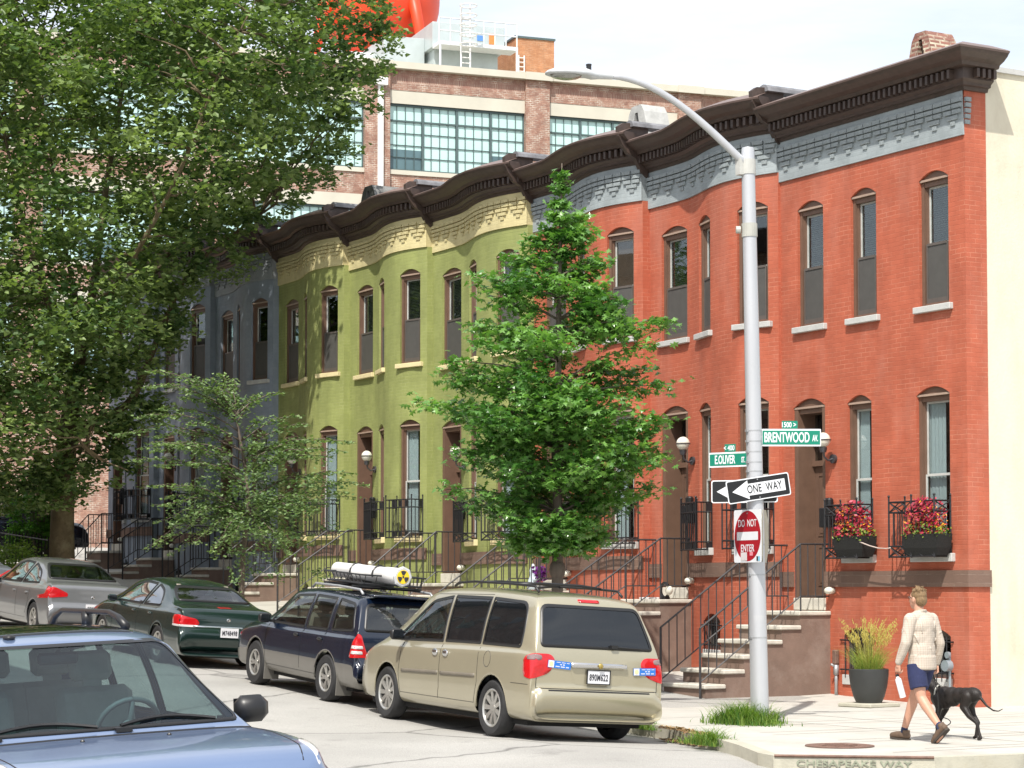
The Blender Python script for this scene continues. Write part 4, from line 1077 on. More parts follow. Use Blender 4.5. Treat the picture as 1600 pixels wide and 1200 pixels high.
        # arch lips + wells
        for ax in s.ax:
            for sd in ('L','R'):
                mb=MB(); mw=MB(); pts=[]
                for k in range(17):
                    a=-.25+ (PI+.5)*k/16; x,z=ax+s.ar*math.cos(a),s.tr+archz+s.ar*math.sin(a)
                    w=s.pt(sd,x,z,-.012)
                    if w is not None and z>.2: pts.append(w)
                if len(pts)>2: mb.tube(pts,.017,6)
                yy=1 if sd=='L' else -1; n=14; pr=None
                for k in range(n+1):
                    a=.05+(PI-.1)*k/n; x,z=ax+(s.ar+.02)*math.cos(a),s.tr+archz+(s.ar+.02)*math.sin(a)
                    c=(mw.av((x,yy*.86*s.hwm,z)),mw.av((x,yy*.42,z)))
                    if pr: mw.face([pr[0],c[0],c[1],pr[1]])
                    pr=c
                mw.cbox((ax,yy*.42,s.tr+.22),(s.ar*2,.02,s.ar*1.0))
                if mb.f: mb.build('arch_lip',s.low or s.p,s.e,smooth=True)
                mw.build('wheel_well',M['under'],s.e,recalc=False)
        return o
    def wheels(s,track,w=.215,spokes=7,rimr=.21,rimm=None,style=0,hubc=None,twin=False):
        for ax in s.ax:
            for sd in (1,-1):
                F=Matrix.Translation((ax,sd*track,s.tr))@Matrix.Rotation(-PI/2*sd,4,'X')
                # local z = outward
                r=s.tr
                we=empty('wheel'); we.parent=s.e
                mb=MB(F); mb.lathe([(rimr,-w/2),(r-.03,-w/2),(r-.006,-w/2+.03),(r,-w/2+.06),(r,w/2-.06),(r-.006,w/2-.03),(r-.03,w/2),(rimr+.012,w/2-.004),(rimr,w/2-.02)],(0,0,0),32,cap=False); mb.build('tyre',M['rubber'],we,smooth=True,auto=50)
                mb=MB(F); mb.lathe([(rimr+.002,-w/2+.01),(rimr+.002,w/2-.012),(rimr-.012,w/2-.004),(rimr-.028,w/2-.02),(rimr-.03,-w/2+.02)],(0,0,0),32,cap=False)
                mb.lathe([(.0005,w/2-.03),(.045,w/2-.03),(.05,w/2-.05),(.055,0)],(0,0,0),14)
                for k in range(spokes):
                    a=2*PI*k/spokes
                    for da in ((-.17,.17) if twin else (0,)):
                        e=Vector((math.cos(a+da),math.sin(a+da),0)); n_=Vector((-e.y,e.x,0)); c0=Vector((math.cos(a),math.sin(a),0))
                        h0,h1=(.018,.016) if twin else (.022,.034*(7/spokes)**.5)
                        P0=c0*.04+Vector((0,0,w/2-.035)); P1=e*(rimr-.02)+Vector((0,0,w/2-.022))
                        q=[P0-n_*h0,P1-n_*h1,P1+n_*h1,P0+n_*h0]; i=len(mb.v)
                        for p in q: mb.av(p)
                        for p in q: mb.av(p-Vector((0,0,.03)))
                        mb.face([i,i+1,i+2,i+3]); mb.face([i+7,i+6,i+5,i+4])
                        for j in range(4): mb.face([i+j,i+4+j,i+4+(j+1)%4,i+(j+1)%4])
                mb.build('rim',rimm or M['rim'],we,smooth=True,auto=30)
                mb=MB(F); mb.lathe([(.001,-.02),(rimr-.02,-.02),(rimr-.02,-.0),(.001,0)],(0,0,0),20); mb.build('brake_disc',M['under'],we)
    def seats(s,rows,zf=.35,mat=None,h=.62):
        mb=MB()
        for x,ys in rows:
            for y in ys:
                mb.bbox(x-.05,x+.45,y-.24,y+.24,zf+.12,zf+.28,.04)
                Fm=Matrix.Translation((x-.02,y,zf+.25))@Matrix.Rotation(R(-14),4,'Y'); o=mb.M; mb.M=Fm
                mb.bbox(-.07,.05,-.24,.24,0,h,.045); mb.bbox(-.06,.03,-.13,.13,h+.04,h+.22,.03); mb.bbox(-.02,.0,-.06,.06,h-.02,h+.08,.004); mb.M=o
        mb.build('seats',mat or M['seatg'],s.e,smooth=True,auto=40)
    def mirror(s,x,y,z,mat,sz=(.10,.19,.14)):
        q=.045 if sz[2]>.15 else .035
        for sd in (1,-1):
            mb=MB(); 
            mb.bbox(x-sz[0]/2,x+sz[0]/2,min(sd*y,sd*(y+sz[1])),max(sd*y,sd*(y+sz[1])),z,z+sz[2],q); mb.box(x-.03,x+.03,min(sd*(y-.1),sd*y),max(sd*(y-.1),sd*y),z+.01,z+.05)
            o=mb.build('mirror',mat,s.e,smooth=True,auto=80)
            mb=MB(); mb.cbox((x-sz[0]/2-.002,sd*(y+sz[1]/2),z+sz[2]/2),(.004,sz[1]*.8,sz[2]*.75)); mb.build('mirror_glass',M['carglass_dk'],o)
    def plate(s,fr,y,z,txt,face='white',frame=True):
        w=s.pt(fr,y,z,.02); mb=MB(); sg_=-1 if fr=='B' else 1
        mb.cbox((w.x,y,z),(.012,.31,.155)); o=mb.build('licence_plate',M['plate'],s.e)
        if frame: 
            mb=MB()
            for q in ((0,.08,.33,.012),(0,-.08,.33,.012)): mb.cbox((w.x+sg_*.004,y,z+q[1]),(.016,q[2],q[3]))
            for q in (-.162,.162): mb.cbox((w.x+sg_*.004,y+q,z),(.016,.010,.17))
            mb.build('plate_frame',M['trim'],o)
        Mx=Matrix(((0,0,sg_,w.x+sg_*.009),(sg_*1.,0,0,y),(0,1,0,z-.008),(0,0,0,1))) if fr!='B' else Matrix(((0,0,-1,w.x-.009),(-1,0,0,y),(0,1,0,z-.008),(0,0,0,1)))
        text_mesh(txt,.105,Mx,M['ptext'],o,'plate_number',sx=.62,spacing=1.1,bold=.002)
    def place(s,X,Y,ang,dz=0):
        """heading angle ang (direction of travel); rests its four wheels on the road"""
        c,s_=math.cos(ang),math.sin(ang)
        def z(a,b): return road_z(X+a*c-b*s_,Y+a*s_+b*c)
        h=s.wb/2; t=.75
        zf=(z(h,t)+z(h,-t))/2; zr=(z(-h,t)+z(-h,-t))/2; zl=(z(h,t)+z(-h,t))/2; zrr=(z(h,-t)+z(-h,-t))/2
        fx=Vector((c,s_,(zf-zr)/s.wb)).normalized(); ly=Vector((-s_,c,(zl-zrr)/(2*t))); ly=(ly-fx*ly.dot(fx)).normalized(); uz=fx.cross(ly)
        m=Matrix(((fx.x,ly.x,uz.x,X),(fx.y,ly.y,uz.y,Y),(fx.z,ly.z,uz.z,(zf+zr)/2+dz),(0,0,0,1)))
        s.e.matrix_world=m; s.mw=m
        return m
def common(c,hwm,split=0.): c.hwm=hwm; c.split=split
# ---------------------------------------------------------------- gold minivan
pv=paint('champagne_paint',(.40,.365,.26),metal=.42,rough=.30)
VST=[(-2.26,.33,.32,.76,.56,.30),(-2.37,.37,.345,.84,.66,.29),(-2.43,.50,.44,.90,.72,.28),(-2.43,.585,.53,.905,.74,.27),(-2.385,.64,.585,.91,.76,.26),(-2.345,.67,.61,.925,.80,.25),(-2.35,.86,.78,.935,.83,.25),(-2.33,1.035,.95,.94,.82,.24),
(-2.25,1.25,1.03,.95,.78,.24),(-2.12,1.51,1.05,.955,.73,.24),(-2.04,1.635,1.055,.96,.70,.24),(-1.90,1.70,1.055,.965,.68,.24),(-1.4,1.735,1.05,.97,.67,.24),(-.5,1.75,1.035,.97,.66,.24),(.3,1.735,1.01,.97,.65,.24),(.78,1.67,.995,.965,.64,.24),(1.15,1.47,.98,.96,.66,.24),(1.55,1.18,.97,.955,.71,.24),(1.80,1.04,.955,.94,.74,.24),(2.1,.95,.87,.92,.70,.24),(2.34,.83,.76,.86,.60,.24),(2.44,.64,.57,.80,.52,.23),(2.44,.42,.38,.76,.5,.22),(2.34,.27,.26,.70,.45,.22)]
van=Car('minivan',VST,2.88,'champagne gold minivan parked at the corner with two blue bumper stickers','van',pv,tr=.335,archr=.40)
common(van,.97)
van.window('S',[(-2.02,1.07,.05),(-2.0,1.30,.1),(-1.88,1.60,.16),(-1.00,1.63,.02),(-1.08,1.07,.02)],M['carglass_dk'])
van.window('S',[(-1.03,1.07,.02),(-.95,1.63,.02),(.02,1.625,.02),(-.10,1.055,.02)],M['carglass_dk'])
van.window('S',[(-.04,1.05,.02),(.08,1.62,.03),(.62,1.55,.10),(1.30,1.08,.04),(1.20,1.02,.03)],M['carglass'])
van.window('B',[(-.80,1.10,.06),(-.69,1.585,.10),(.69,1.585,.10),(.80,1.10,.06)],M['carglass_dk'],name='rear_window')
van.window('F',[(-.74,1.08,.06),(-.60,1.60,.08),(.60,1.60,.08),(.74,1.08,.06)],M['carglass'],name='windscreen')
van.body(); van.wheels(.84,spokes=9,rimr=.225)
van.seats([(.25,(-.38,.38)),(-.7,(-.38,.38)),(-1.6,(-.4,0,.4))],zf=.42)
mb=MB()
for sd in ('L','R'):
    van.line(mb,sd,[(-1.06,1.03),(-1.08,.62),(-1.0,.36)]); van.line(mb,sd,[(-.06,1.02),(-.08,.5),(-.05,.36)]); van.line(mb,sd,[(1.05,1.0),(1.08,.62),(1.02,.36)]); van.line(mb,sd,[(-1.0,.37),(1.02,.37)]); van.line(mb,sd,[(-.95,1.66),(.55,1.63)])
    van.line(mb,sd,[(-2.3,.66),(-1.92,.66)])
van.line(mb,'B',[(-.86,.63),(-.86,1.02)],.004); van.line(mb,'B',[(.86,.63),(.86,1.02)],.004); van.line(mb,'B',[(-.86,.625),(.86,.625)],.006)
mb.build('panel_gaps',M['trim'],van.e)
for y in (1,-1): 
    mb=MB(); sd='L' if y>0 else 'R'
    van.line(mb,sd,[(-1.02,.69),(-.12,.67)],.03,offs=-.012); van.line(mb,sd,[(-.04,.67),(.98,.645)],.03,offs=-.012)
    mb.build('side_moulding',M['mould'],van.e,smooth=True)
for sd in ('L','R'):
    for x in (-.22,.06):
        w=van.pt(sd,x,.915,.012); mb=MB(); yy=1 if sd=='L' else -1
        mb.sphere(w,.06,12,8,(1.25,.35,.75)); mb.build('door_handle',M['chrome'],van.e,smooth=True)
w=van.pt('L',-1.30,.90,-.002); mb=MB(); ring=[w+Vector((.085*math.cos(t*PI/8),0,.095*math.sin(t*PI/8))) for t in range(17)]
mb.tube([van.pt('L',p.x,p.z,0) for p in ring],.0035,4,cap=False); mb.build('fuel_flap',M['trim'],van.e)
# tail lamps wrapping the corner
for sgn in (1,-1):
    ang=180-sgn*48
    mb=MB(); mb.cur=0
    # diagonal frame coordinate: right = (-sin,cos)
    an=R(ang); rr=Vector((-math.sin(an),math.cos(an)))
    cx=rr.dot(Vector((-2.33,sgn*.91)))
    P=[(cx-.14*sgn,.75),(cx-.15*sgn,.97),(cx-.02*sgn,1.02),(cx+.17*sgn,1.02),(cx+.22*sgn,.94),(cx+.17*sgn,.80),(cx+.0*sgn,.72)]
    van.patch(mb,ang,dens(roundpoly(P,.06),.05),.010,5,.03); o=mb.build('tail_lamp',M['redl'],van.e,smooth=True,auto=60)
    mb=MB(); P=[(cx-.09*sgn,.945),(cx-.09*sgn,.99),(cx+.02*sgn,1.015),(cx+.09*sgn,1.0),(cx+.09*sgn,.945)]
    van.patch(mb,ang,dens(roundpoly(P,.03),.04),.015,3,.01); mb.build('reverse_lens',M['smoke'],o,smooth=True)
mb=MB(); van.patch(mb,'B',dens(roundpoly([(-.15,1.628),(-.15,1.662),(.15,1.662),(.15,1.628)],.017)),.012,3,.02); mb.build('brake_light',M['redl'],van.e,smooth=True)
mb=MB(); w=van.pt('B',0,.90,.03); mb.bbox(w.x-.02,w.x+.05,-.40,.40,.875,.935,.018); o=mb.build('tailgate_bar',M['chrome'],van.e,smooth=True,auto=40)
mb=MB(Matrix.Translation((w.x-.03,0,.905))@Matrix.Rotation(R(-90),4,'Y')); mb.lathe([(.001,.012),(.030,.010),(.034,.0),(.001,0)],(0,0,0),16); mb.build('emblem',pm('emblem_gold',(.5,.38,.12),.3,metal=.8),o,smooth=True)
mb=MB(); van.patch(mb,'B',dens(roundpoly([(-.33,.68),(-.39,.865),(.39,.865),(.33,.68)],.05)),-.004,4,0); 
mb.v=[v+Vector((-.006,0,0)) for v in mb.v]; mb.build('plate_recess',pv,van.e,smooth=True,recalc=False)
van.plate('B',.0,.775,'890M622')
def sticker(c,y,z,rot):
    w=c.pt('B',y,z,.012); F=Matrix.Translation(w)@Matrix.Rotation(R(rot),4,'X'); mb=MB(F); mb.cbox((0,0,0),(.004,.32,.085)); o=mb.build('bumper_sticker',pm('sticker_blue',(.02,.16,.55),.5),c.e)
    mb=MB(F); mb.cbox((-.003,.118,0),(.004,.078,.078)); mb.build('sticker_panel',M['plate'],o)
    mb=MB(F@Matrix.Translation((-.006,.118,0))@Matrix.Rotation(R(-90),4,'Y')); mb.lathe([(.001,.001),(.028,.001),(.028,0),(.001,0)],(0,0,0),12); mb.build('sticker_seal',pm('seal_cream',(.70,.62,.35),.5),o)
    for k,(t,sz) in enumerate((('The Original Cape Fear',.016),('Friend',.018),('Coastal Bay Bound',.020))) if False else []: pass
    mb=MB(F)
    for k,(zz,wd,hh) in enumerate(((.026,.20,.008),(.003,.07,.012),(-.022,.19,.012))):
        n=int(wd/.014)
        for i in range(n):
            if (i*7+k)%5: mb.cbox((-.003,-.04+wd/2-(i+.5)*wd/n,zz),(.003,wd/n*.7,hh))
    mb.build('sticker_lettering',M['plate'],o)
sticker(van,.555,.90,4); sticker(van,-.665,.86,-2)
mb=MB(); w=van.pt('B',-.22,1.13,.03); w2=van.pt('B',-.62,1.12,.02); mb.tube([w,w2],.012,6); mb.cbox((w.x+.0,w.y,w.z),(.05,.09,.04)); mb.build('wiper',M['trim'],van.e)
van.mirror(.98,.97,1.02,M['trim'])
mb=MB()
for sd in (1,-1):
    pts=[(x,sd*.60,z) for x,z in ((-1.85,1.72),(-1.75,1.785),(-1.2,1.80),(-.2,1.805),(.2,1.78),(.3,1.74))]; mb.tube(pts,.017,6)
for x in (-1.35,-.35): mb.tube([(x,-.60,1.80),(x,-.3,1.825),(x,.3,1.825),(x,.60,1.80)],.018,6)
mb.build('roof_rack',M['trim'],van.e,smooth=True)
mb=MB(); van.patch(mb,'B',dens(roundpoly([(-.72,.60),(-.72,.615),(.72,.615),(.72,.60)],.005)),.004,2,0); mb.build('bumper_step',M['trim'],van.e)
mb=MB(); mb.box(-2.1,2.1,-.8,.8,.18,.26); mb.build('underbody',M['under'],van.e)
mb=MB(); mb.box(1.1,1.5,-.75,.75,.9,1.0); mb.box(-2.2,1.2,-.85,.85,.30,.42); mb.build('dashboard',M['cab'],van.e)
van.e.scale=(1,1,1.045); VS=Matrix.Diagonal((1,1,1.045,1)); van.place(.18,-8.15,PI); van.e.matrix_world=van.mw@VS
# ---------------------------------------------------------------- navy wagon
pn=paint('navy_paint',(.003,.008,.022),metal=.0,rough=.22)
lowg=paint('lower_grey_paint',(.20,.19,.17),metal=.4,rough=.4,coat=.4)
WST=[(-2.10,.36,.35,.70,.5,.33),(-2.20,.42,.39,.78,.6,.32),(-2.24,.55,.50,.82,.66,.30),(-2.22,.64,.58,.835,.70,.28),(-2.165,.70,.64,.845,.74,.26),(-2.15,.88,.81,.85,.76,.25),(-2.12,1.03,.945,.855,.75,.25),(-2.04,1.20,.985,.86,.71,.25),(-1.92,1.42,.99,.865,.66,.25),(-1.84,1.515,.99,.865,.64,.25),(-1.70,1.555,.985,.87,.62,.25),(-1.2,1.575,.975,.87,.60,.25),(-.4,1.585,.965,.87,.59,.25),(.2,1.56,.955,.87,.58,.25),(.50,1.50,.95,.87,.58,.25),(.85,1.26,.945,.87,.62,.25),(1.15,1.05,.94,.865,.67,.25),(1.32,.985,.92,.86,.70,.25),(1.7,.945,.87,.84,.67,.25),(2.0,.90,.81,.81,.60,.25),(2.15,.82,.73,.76,.52,.25),(2.22,.62,.55,.72,.48,.25),(2.20,.44,.40,.70,.46,.25),(2.10,.32,.30,.66,.44,.24)]
wag=Car('station_wagon',WST,2.53,'dark navy station wagon with grey lower cladding and a white tube on its roof basket','car',pn,tr=.335,low=lowg,lowidx=4,archr=.395)
common(wag,.87)
wag.window('S',[(-1.98,1.05,.06),(-1.78,1.43,.10),(-1.20,1.475,.03),(-1.27,1.01,.05)],M['carglass'])
wag.window('S',[(-1.15,1.005,.04),(-1.10,1.475,.02),(-.40,1.48,.02),(-.43,.99,.03)],M['carglass'])
wag.window('S',[(-.36,.99,.03),(-.33,1.48,.02),(.28,1.44,.08),(.88,1.04,.04),(.82,.985,.03)],M['carglass'])
wag.window('B',[(-.70,1.06,.06),(-.60,1.44,.10),(.60,1.44,.10),(.70,1.06,.06)],M['carglass'],name='rear_window')
wag.window('F',[(-.70,1.02,.06),(-.54,1.46,.08),(.54,1.46,.08),(.70,1.02,.06)],M['carglass'],name='windscreen')
wag.body(); wag.wheels(.75,spokes=5,rimr=.20,twin=True)
wag.seats([(.1,(-.36,.36)),(-.85,(-.38,0,.38))],zf=.38,mat=M['seat'],h=.58)
mb=MB()
for sd in ('L','R'):
    wag.line(mb,sd,[(-1.13,.98),(-1.13,.78),(-.9,.45)]); wag.line(mb,sd,[(-.38,.97),(-.36,.4)]); wag.line(mb,sd,[(.88,.96),(.9,.6),(.85,.4)]); wag.line(mb,sd,[(-.9,.36),(.85,.36)])
wag.line(mb,'B',[(-.74,.70),(-.74,1.0)],.004); wag.line(mb,'B',[(.74,.70),(.74,1.0)],.004); wag.line(mb,'B',[(-.74,.70),(.74,.70)],.005)
mb.build('panel_gaps',M['trim'],wag.e)
for sd in ('L','R'):
    for x in (-1.02,-.20):
        w=wag.pt(sd,x,.87,.012); mb=MB(); mb.sphere(w,.055,10,6,(1.5,.4,.45)); mb.build('door_handle',M['trim'],wag.e,smooth=True)
for sgn in (1,-1):
    ang=180-sgn*45; an=R(ang); rr=Vector((-math.sin(an),math.cos(an))); cx=rr.dot(Vector((-2.13,sgn*.83)))
    P=[(cx-.11*sgn,.68),(cx-.06*sgn,.90),(cx+.01*sgn,1.03),(cx+.06*sgn,1.0),(cx+.16*sgn,.70)]
    mb=MB(); wag.patch(mb,ang,dens(roundpoly(P,.04),.05),.010,5,.03); o=mb.build('tail_lamp',M['redl'],wag.e,smooth=True,auto=60)
    for z in (.76,.835):
        mb=MB(); P=[(cx-.075*sgn,z-.022),(cx-.06*sgn,z+.022),(cx+.09*sgn,z+.022),(cx+.10*sgn,z-.022)]; wag.patch(mb,ang,dens(roundpoly(P,.012),.04),.015,2,.006); mb.build('reverse_lens',M['clear'],o,smooth=True)
wag.mirror(.78,.86,.97,M['trim'])
# mud flaps, rails
for ax in wag.ax:
    for sd in (1,-1): mb=MB(); mb.box(ax-.42,ax-.40,min(sd*.62,sd*.86),max(sd*.62,sd*.86),.12,.42); mb.build('mud_flap',lowg,wag.e)
for sd in (1,-1): mb=MB(); mb.tube([(x,sd*.56,z) for x,z in ((-1.7,1.56),(-1.6,1.62),(-.9,1.635),(-.1,1.63),(0,1.57))],.02,6); mb.build('roof_rail',M['galv'],wag.e,smooth=True)
wag.plate('B',.0,.83,'4AK 7719',frame=False) if False else None
mb=MB(); mb.box(-1.9,1.9,-.7,.7,.2,.28); mb.build('underbody',M['under'],wag.e)
mb=MB(); mb.box(.85,1.2,-.7,.7,.86,.94); mb.box(-2.0,1.0,-.78,.78,.28,.40); mb.build('dashboard',M['cab'],wag.e)
mb=MB(); w=wag.pt('B',0,.90,.02); mb.bbox(w.x-.01,w.x+.04,-.3,.3,.935,.975,.01); mb.build('tailgate_bar',pn,wag.e)
mb=MB(); mb.bbox(-2.02,-1.78,-.55,.55,1.535,1.575,.015); mb.build('roof_spoiler',pn,wag.e,smooth=True,auto=40)
WAGM=wag.place(-4.65,-8.15,PI)
# roof basket + white tube (rest on the wagon)
rk=empty('roof_basket',label='black wire roof basket bolted on top of the navy wagon',cat='cargo basket'); rk.matrix_world=WAGM@Matrix.Translation((-.85,0,1.70))
mb=MB()
for z,ex in ((0,0),(.13,.04)):
    ring=[(-.62-ex,-.47-ex,z),(.55+ex,-.47-ex,z),(.75+ex,-.3,z),(.75+ex,.3,z),(.55+ex,.47+ex,z),(-.62-ex,.47+ex,z),(-.62-ex,-.47-ex,z)]; mb.tube(ring,.013,6)
for k in range(9): x=-.62+k*.15; mb.bar((x,-.47,0),(x,.47,0),.014)
for k in range(10):
    x=-.62+k*.13
    for y in (-.47,.47): mb.bar((x,y,0),(x+.06,y*1.08,.13),.010)
for k in range(6): y=-.45+k*.18; mb.bar((-.62,y,0),(-.66,y,.13),.010); mb.bar((.75,y*.6,0),(.79,y*.6,.13),.010)
for x in (-.45,.45): mb.bar((x,-.56,-.05),(x,.56,-.05),.035); 
mb.build('basket_frame',M['trim'],rk)
tb=empty('cargo_tube',label='long white cargo tube with a yellow radiation symbol on its end cap',cat='tube'); tb.matrix_world=WAGM@Matrix.Translation((-.88,.10,1.845))@Matrix.Rotation(R(1.5),4,'Z')@Matrix.Rotation(R(0),4,'Y')
mb=MB(Matrix.Rotation(R(-90),4,'Y')); Lh=1.0
mb.lathe([(.001,-Lh),(.105,-Lh),(.112,-Lh+.01),(.112,-.35),(.118,-.34),(.118,-.30),(.112,-.29),(.112,Lh-.45),(.118,Lh-.44),(.118,Lh-.06),(.112,Lh-.05),(.112,Lh),(.001,Lh)],(0,0,0),28)
mb.build('tube_body',M['white'],tb,smooth=True,auto=40)
mb=MB(Matrix.Translation((-Lh-.02,0,0))@Matrix.Rotation(R(-90),4,'Y')); mb.lathe([(.001,.0),(.150,.0),(.150,.02),(.13,.03),(.001,.03)],(0,0,0),8); mb.build('end_flange',pm('flange_grey',(.55,.56,.57),.4),tb)
mb=MB(Matrix.Translation((-Lh-.052,0,0))@Matrix.Rotation(R(-90),4,'Y')); mb.lathe([(.001,.004),(.098,.004),(.098,0),(.001,0)],(0,0,0),28); ys=mb.build('radiation_symbol',pm('symbol_yellow',(.85,.60,.02),.5,var=.03),tb)
mb=MB(); X=-Lh-.060
for k in range(3):
    a0=R(90+k*120-30); pts=[(.026,0)]
    ring=[(.026*math.cos(a0+R(j*10)),.026*math.sin(a0+R(j*10))) for j in range(7)]+[(.088*math.cos(a0+R(60-j*10)),.088*math.sin(a0+R(60-j*10))) for j in range(7)]
    mb.poly([(X,p[0],p[1]) for p in ring])
mb.poly([(X,.016*math.cos(t*PI/6),.016*math.sin(t*PI/6)) for t in range(12)]); mb.build('symbol_blades',M['ptext'],ys,recalc=False)
mb=MB()
for x in (-.35,.35): mb.tube([(x,.13*math.cos(t),.0+.125*math.sin(t)) for t in [PI*j/8 for j in range(-1,10)]],.012,4)
mb.cbox((.3,.0,-.13),(.5,.18,.04)); mb.build('mounting_strap',M['trim'],tb)
# ---------------------------------------------------------------- sedans
def sedan(name,label,paintm,ST,wb,X,Y,lights,rearpoly,side,tr=.315,seat=None,rim=7,plate=None,trimbar=None,glass='carglass',brake=None,frontpoly=None,handle=True,hw=.87,ang=PI,group='sedans'):
    c=Car(name,ST,wb,label,'car',paintm,tr=tr,archr=tr+.055); common(c,hw)
    for P in side: c.window('S',P,M['carglass_sky'])
    c.window('B',rearpoly,M[glass],name='rear_window'); c.window('F',frontpoly or [(-.66,.98,.06),(-.52,1.33,.08),(.52,1.33,.08),(.66,.98,.06)],M[glass],name='windscreen')
    c.body(); c.wheels(hw-.12,w=.20,spokes=rim,rimr=.205)
    c.seats([(.05,(-.36,.36)),(-.85,(-.36,.36))],zf=.30,mat=M[seat or 'seatg'],h=.56)
    mb=MB()
    for sd in ('L','R'):
        c.line(mb,sd,[(-.38,.90),(-.36,.34)]); c.line(mb,sd,[(.78,.88),(.84,.4)]); c.line(mb,sd,[(-1.15,.90),(-1.1,.6),(-.95,.4)]); c.line(mb,sd,[(-.95,.32),(.84,.32)])
    mb.build('panel_gaps',M['trim'],c.e)
    for sd in ('L','R'):
        for x in (-.98,-.2):
            w=c.pt(sd,x,.80,.01); mb=MB(); mb.sphere(w,.05,10,6,(1.6,.4,.4)); mb.build('door_handle',paintm,c.e,smooth=True)
    for sgn in (1,-1):
        for (ang_,P,mt,of,bx) in lights:
            an=180-sgn*ang_; a=R(an); rr=Vector((-math.sin(a),math.cos(a))); cx=rr.dot(Vector((bx[0],sgn*bx[1])))
            mb=MB(); c.patch(mb,an,dens(roundpoly([(cx+p[0]*sgn,p[1],*( [p[2]] if len(p)>2 else [])) for p in P],.03),.05),of,5,.02); mb.build('tail_lamp',M[mt],c.e,smooth=True,auto=60)
    if brake: mb=MB(); c.patch(mb,'B',dens(roundpoly(brake,.01)),.01,3,.01); mb.build('brake_light',M['redl'],c.e,smooth=True)
    if trimbar: mb=MB(); c.patch(mb,'B',dens(roundpoly(trimbar,.01)),.012,3,.015); mb.build('chrome_strip',M['chrome'],c.e,smooth=True)
    mb=MB(); w=c.pt('B',0,.80,.006); mb.sphere((w.x,0,w.z),.035,8,6,(.2,1,.8)); mb.build('emblem',M['chrome'],c.e)
    if plate: c.plate('B',0,plate[1],plate[0],frame=False)
    c.mirror(.66,hw-.01,.88,paintm,(.09,.17,.12))
    mb=MB(); mb.box(-1.9,1.9,-.7,.7,.15,.24); mb.build('underbody',M['under'],c.e)
    mb=MB(); mb.box(.75,1.15,-.65,.65,.78,.88); mb.box(-1.6,1.0,-.74,.74,.24,.34); mb.box(-1.95,-1.35,-.6,.6,.80,.86); mb.build('dashboard',M['cab'],c.e)
    c.place(X,Y,ang); return c
GST=[(-2.20,.28,.27,.70,.5,.25),(-2.33,.34,.31,.80,.6,.24),(-2.39,.48,.43,.845,.68,.22),(-2.38,.60,.55,.855,.71,.20),(-2.33,.68,.62,.86,.73,.19),(-2.31,.84,.77,.86,.74,.19),(-2.25,.96,.88,.86,.73,.19),(-2.05,1.0,.90,.865,.72,.19),(-1.80,1.02,.905,.87,.70,.19),(-1.55,1.12,.90,.87,.64,.19),(-1.20,1.275,.895,.87,.585,.19),(-.9,1.345,.89,.87,.565,.19),(-.4,1.38,.885,.87,.555,.19),(.1,1.37,.88,.87,.55,.19),(.5,1.30,.875,.87,.55,.19),(.95,1.10,.87,.87,.58,.19),(1.35,.93,.85,.865,.64,.19),(1.7,.86,.78,.85,.62,.19),(2.1,.74,.67,.80,.52,.19),(2.32,.60,.53,.74,.44,.19),(2.38,.42,.37,.70,.4,.19),(2.30,.26,.25,.64,.38,.18)]
gr=sedan('sedan','dark green sedan with chrome tail strip parked in front of the navy wagon',paint('dark_green_paint',(.012,.030,.026),metal=.3,rough=.2),GST,2.72,-10.9,-8.35,
 [(38,[(-.20,.70),(-.20,.845,.05),(-.05,.86),(.22,.80,.1),(.26,.73),(.24,.70)],'redl',.01,(-2.28,.80)),(38,[(-.20,.668),(-.20,.70),(.25,.70),(.22,.668)],'clear',.011,(-2.28,.80))],
 [(-.66,1.055,.08),(-.54,1.285,.12),(.54,1.285,.12),(.66,1.055,.08)],
 [[(-1.30,.935,.12),(-1.10,1.19,.15),(-.72,1.285,.04),(-.50,.915,.03)],[(-.44,.915,.03),(-.62,1.29,.03),(-.1,1.305,.1),(.25,1.25,.12),(.84,.935,.04),(.80,.905,.03)]],
 seat='seat',plate=('M748498',.60),trimbar=[(-.62,.672),(-.62,.695),(.62,.695),(.62,.672)],brake=[(-.12,.985),(-.12,1.0),(.12,1.0),(.12,.985)])
SST=[(-2.20,.28,.27,.72,.5,.25),(-2.33,.34,.31,.82,.62,.24),(-2.38,.50,.45,.86,.70,.22),(-2.36,.62,.57,.87,.72,.20),(-2.31,.68,.62,.87,.74,.19),(-2.29,.86,.79,.87,.75,.19),(-2.26,1.0,.92,.87,.74,.19),(-2.05,1.06,.95,.87,.72,.19),(-1.82,1.07,.95,.875,.70,.19),(-1.5,1.22,.945,.875,.62,.19),(-1.15,1.36,.94,.875,.58,.19),(-.8,1.435,.935,.875,.56,.19),(-.3,1.465,.93,.875,.555,.19),(.1,1.455,.925,.875,.55,.19),(.5,1.39,.92,.875,.55,.19),(.95,1.17,.915,.875,.58,.19),(1.32,.99,.90,.87,.64,.19),(1.7,.93,.84,.85,.62,.19),(2.1,.83,.74,.80,.52,.19),(2.32,.66,.59,.74,.44,.19),(2.38,.44,.39,.70,.4,.19),(2.30,.26,.25,.64,.38,.18)]
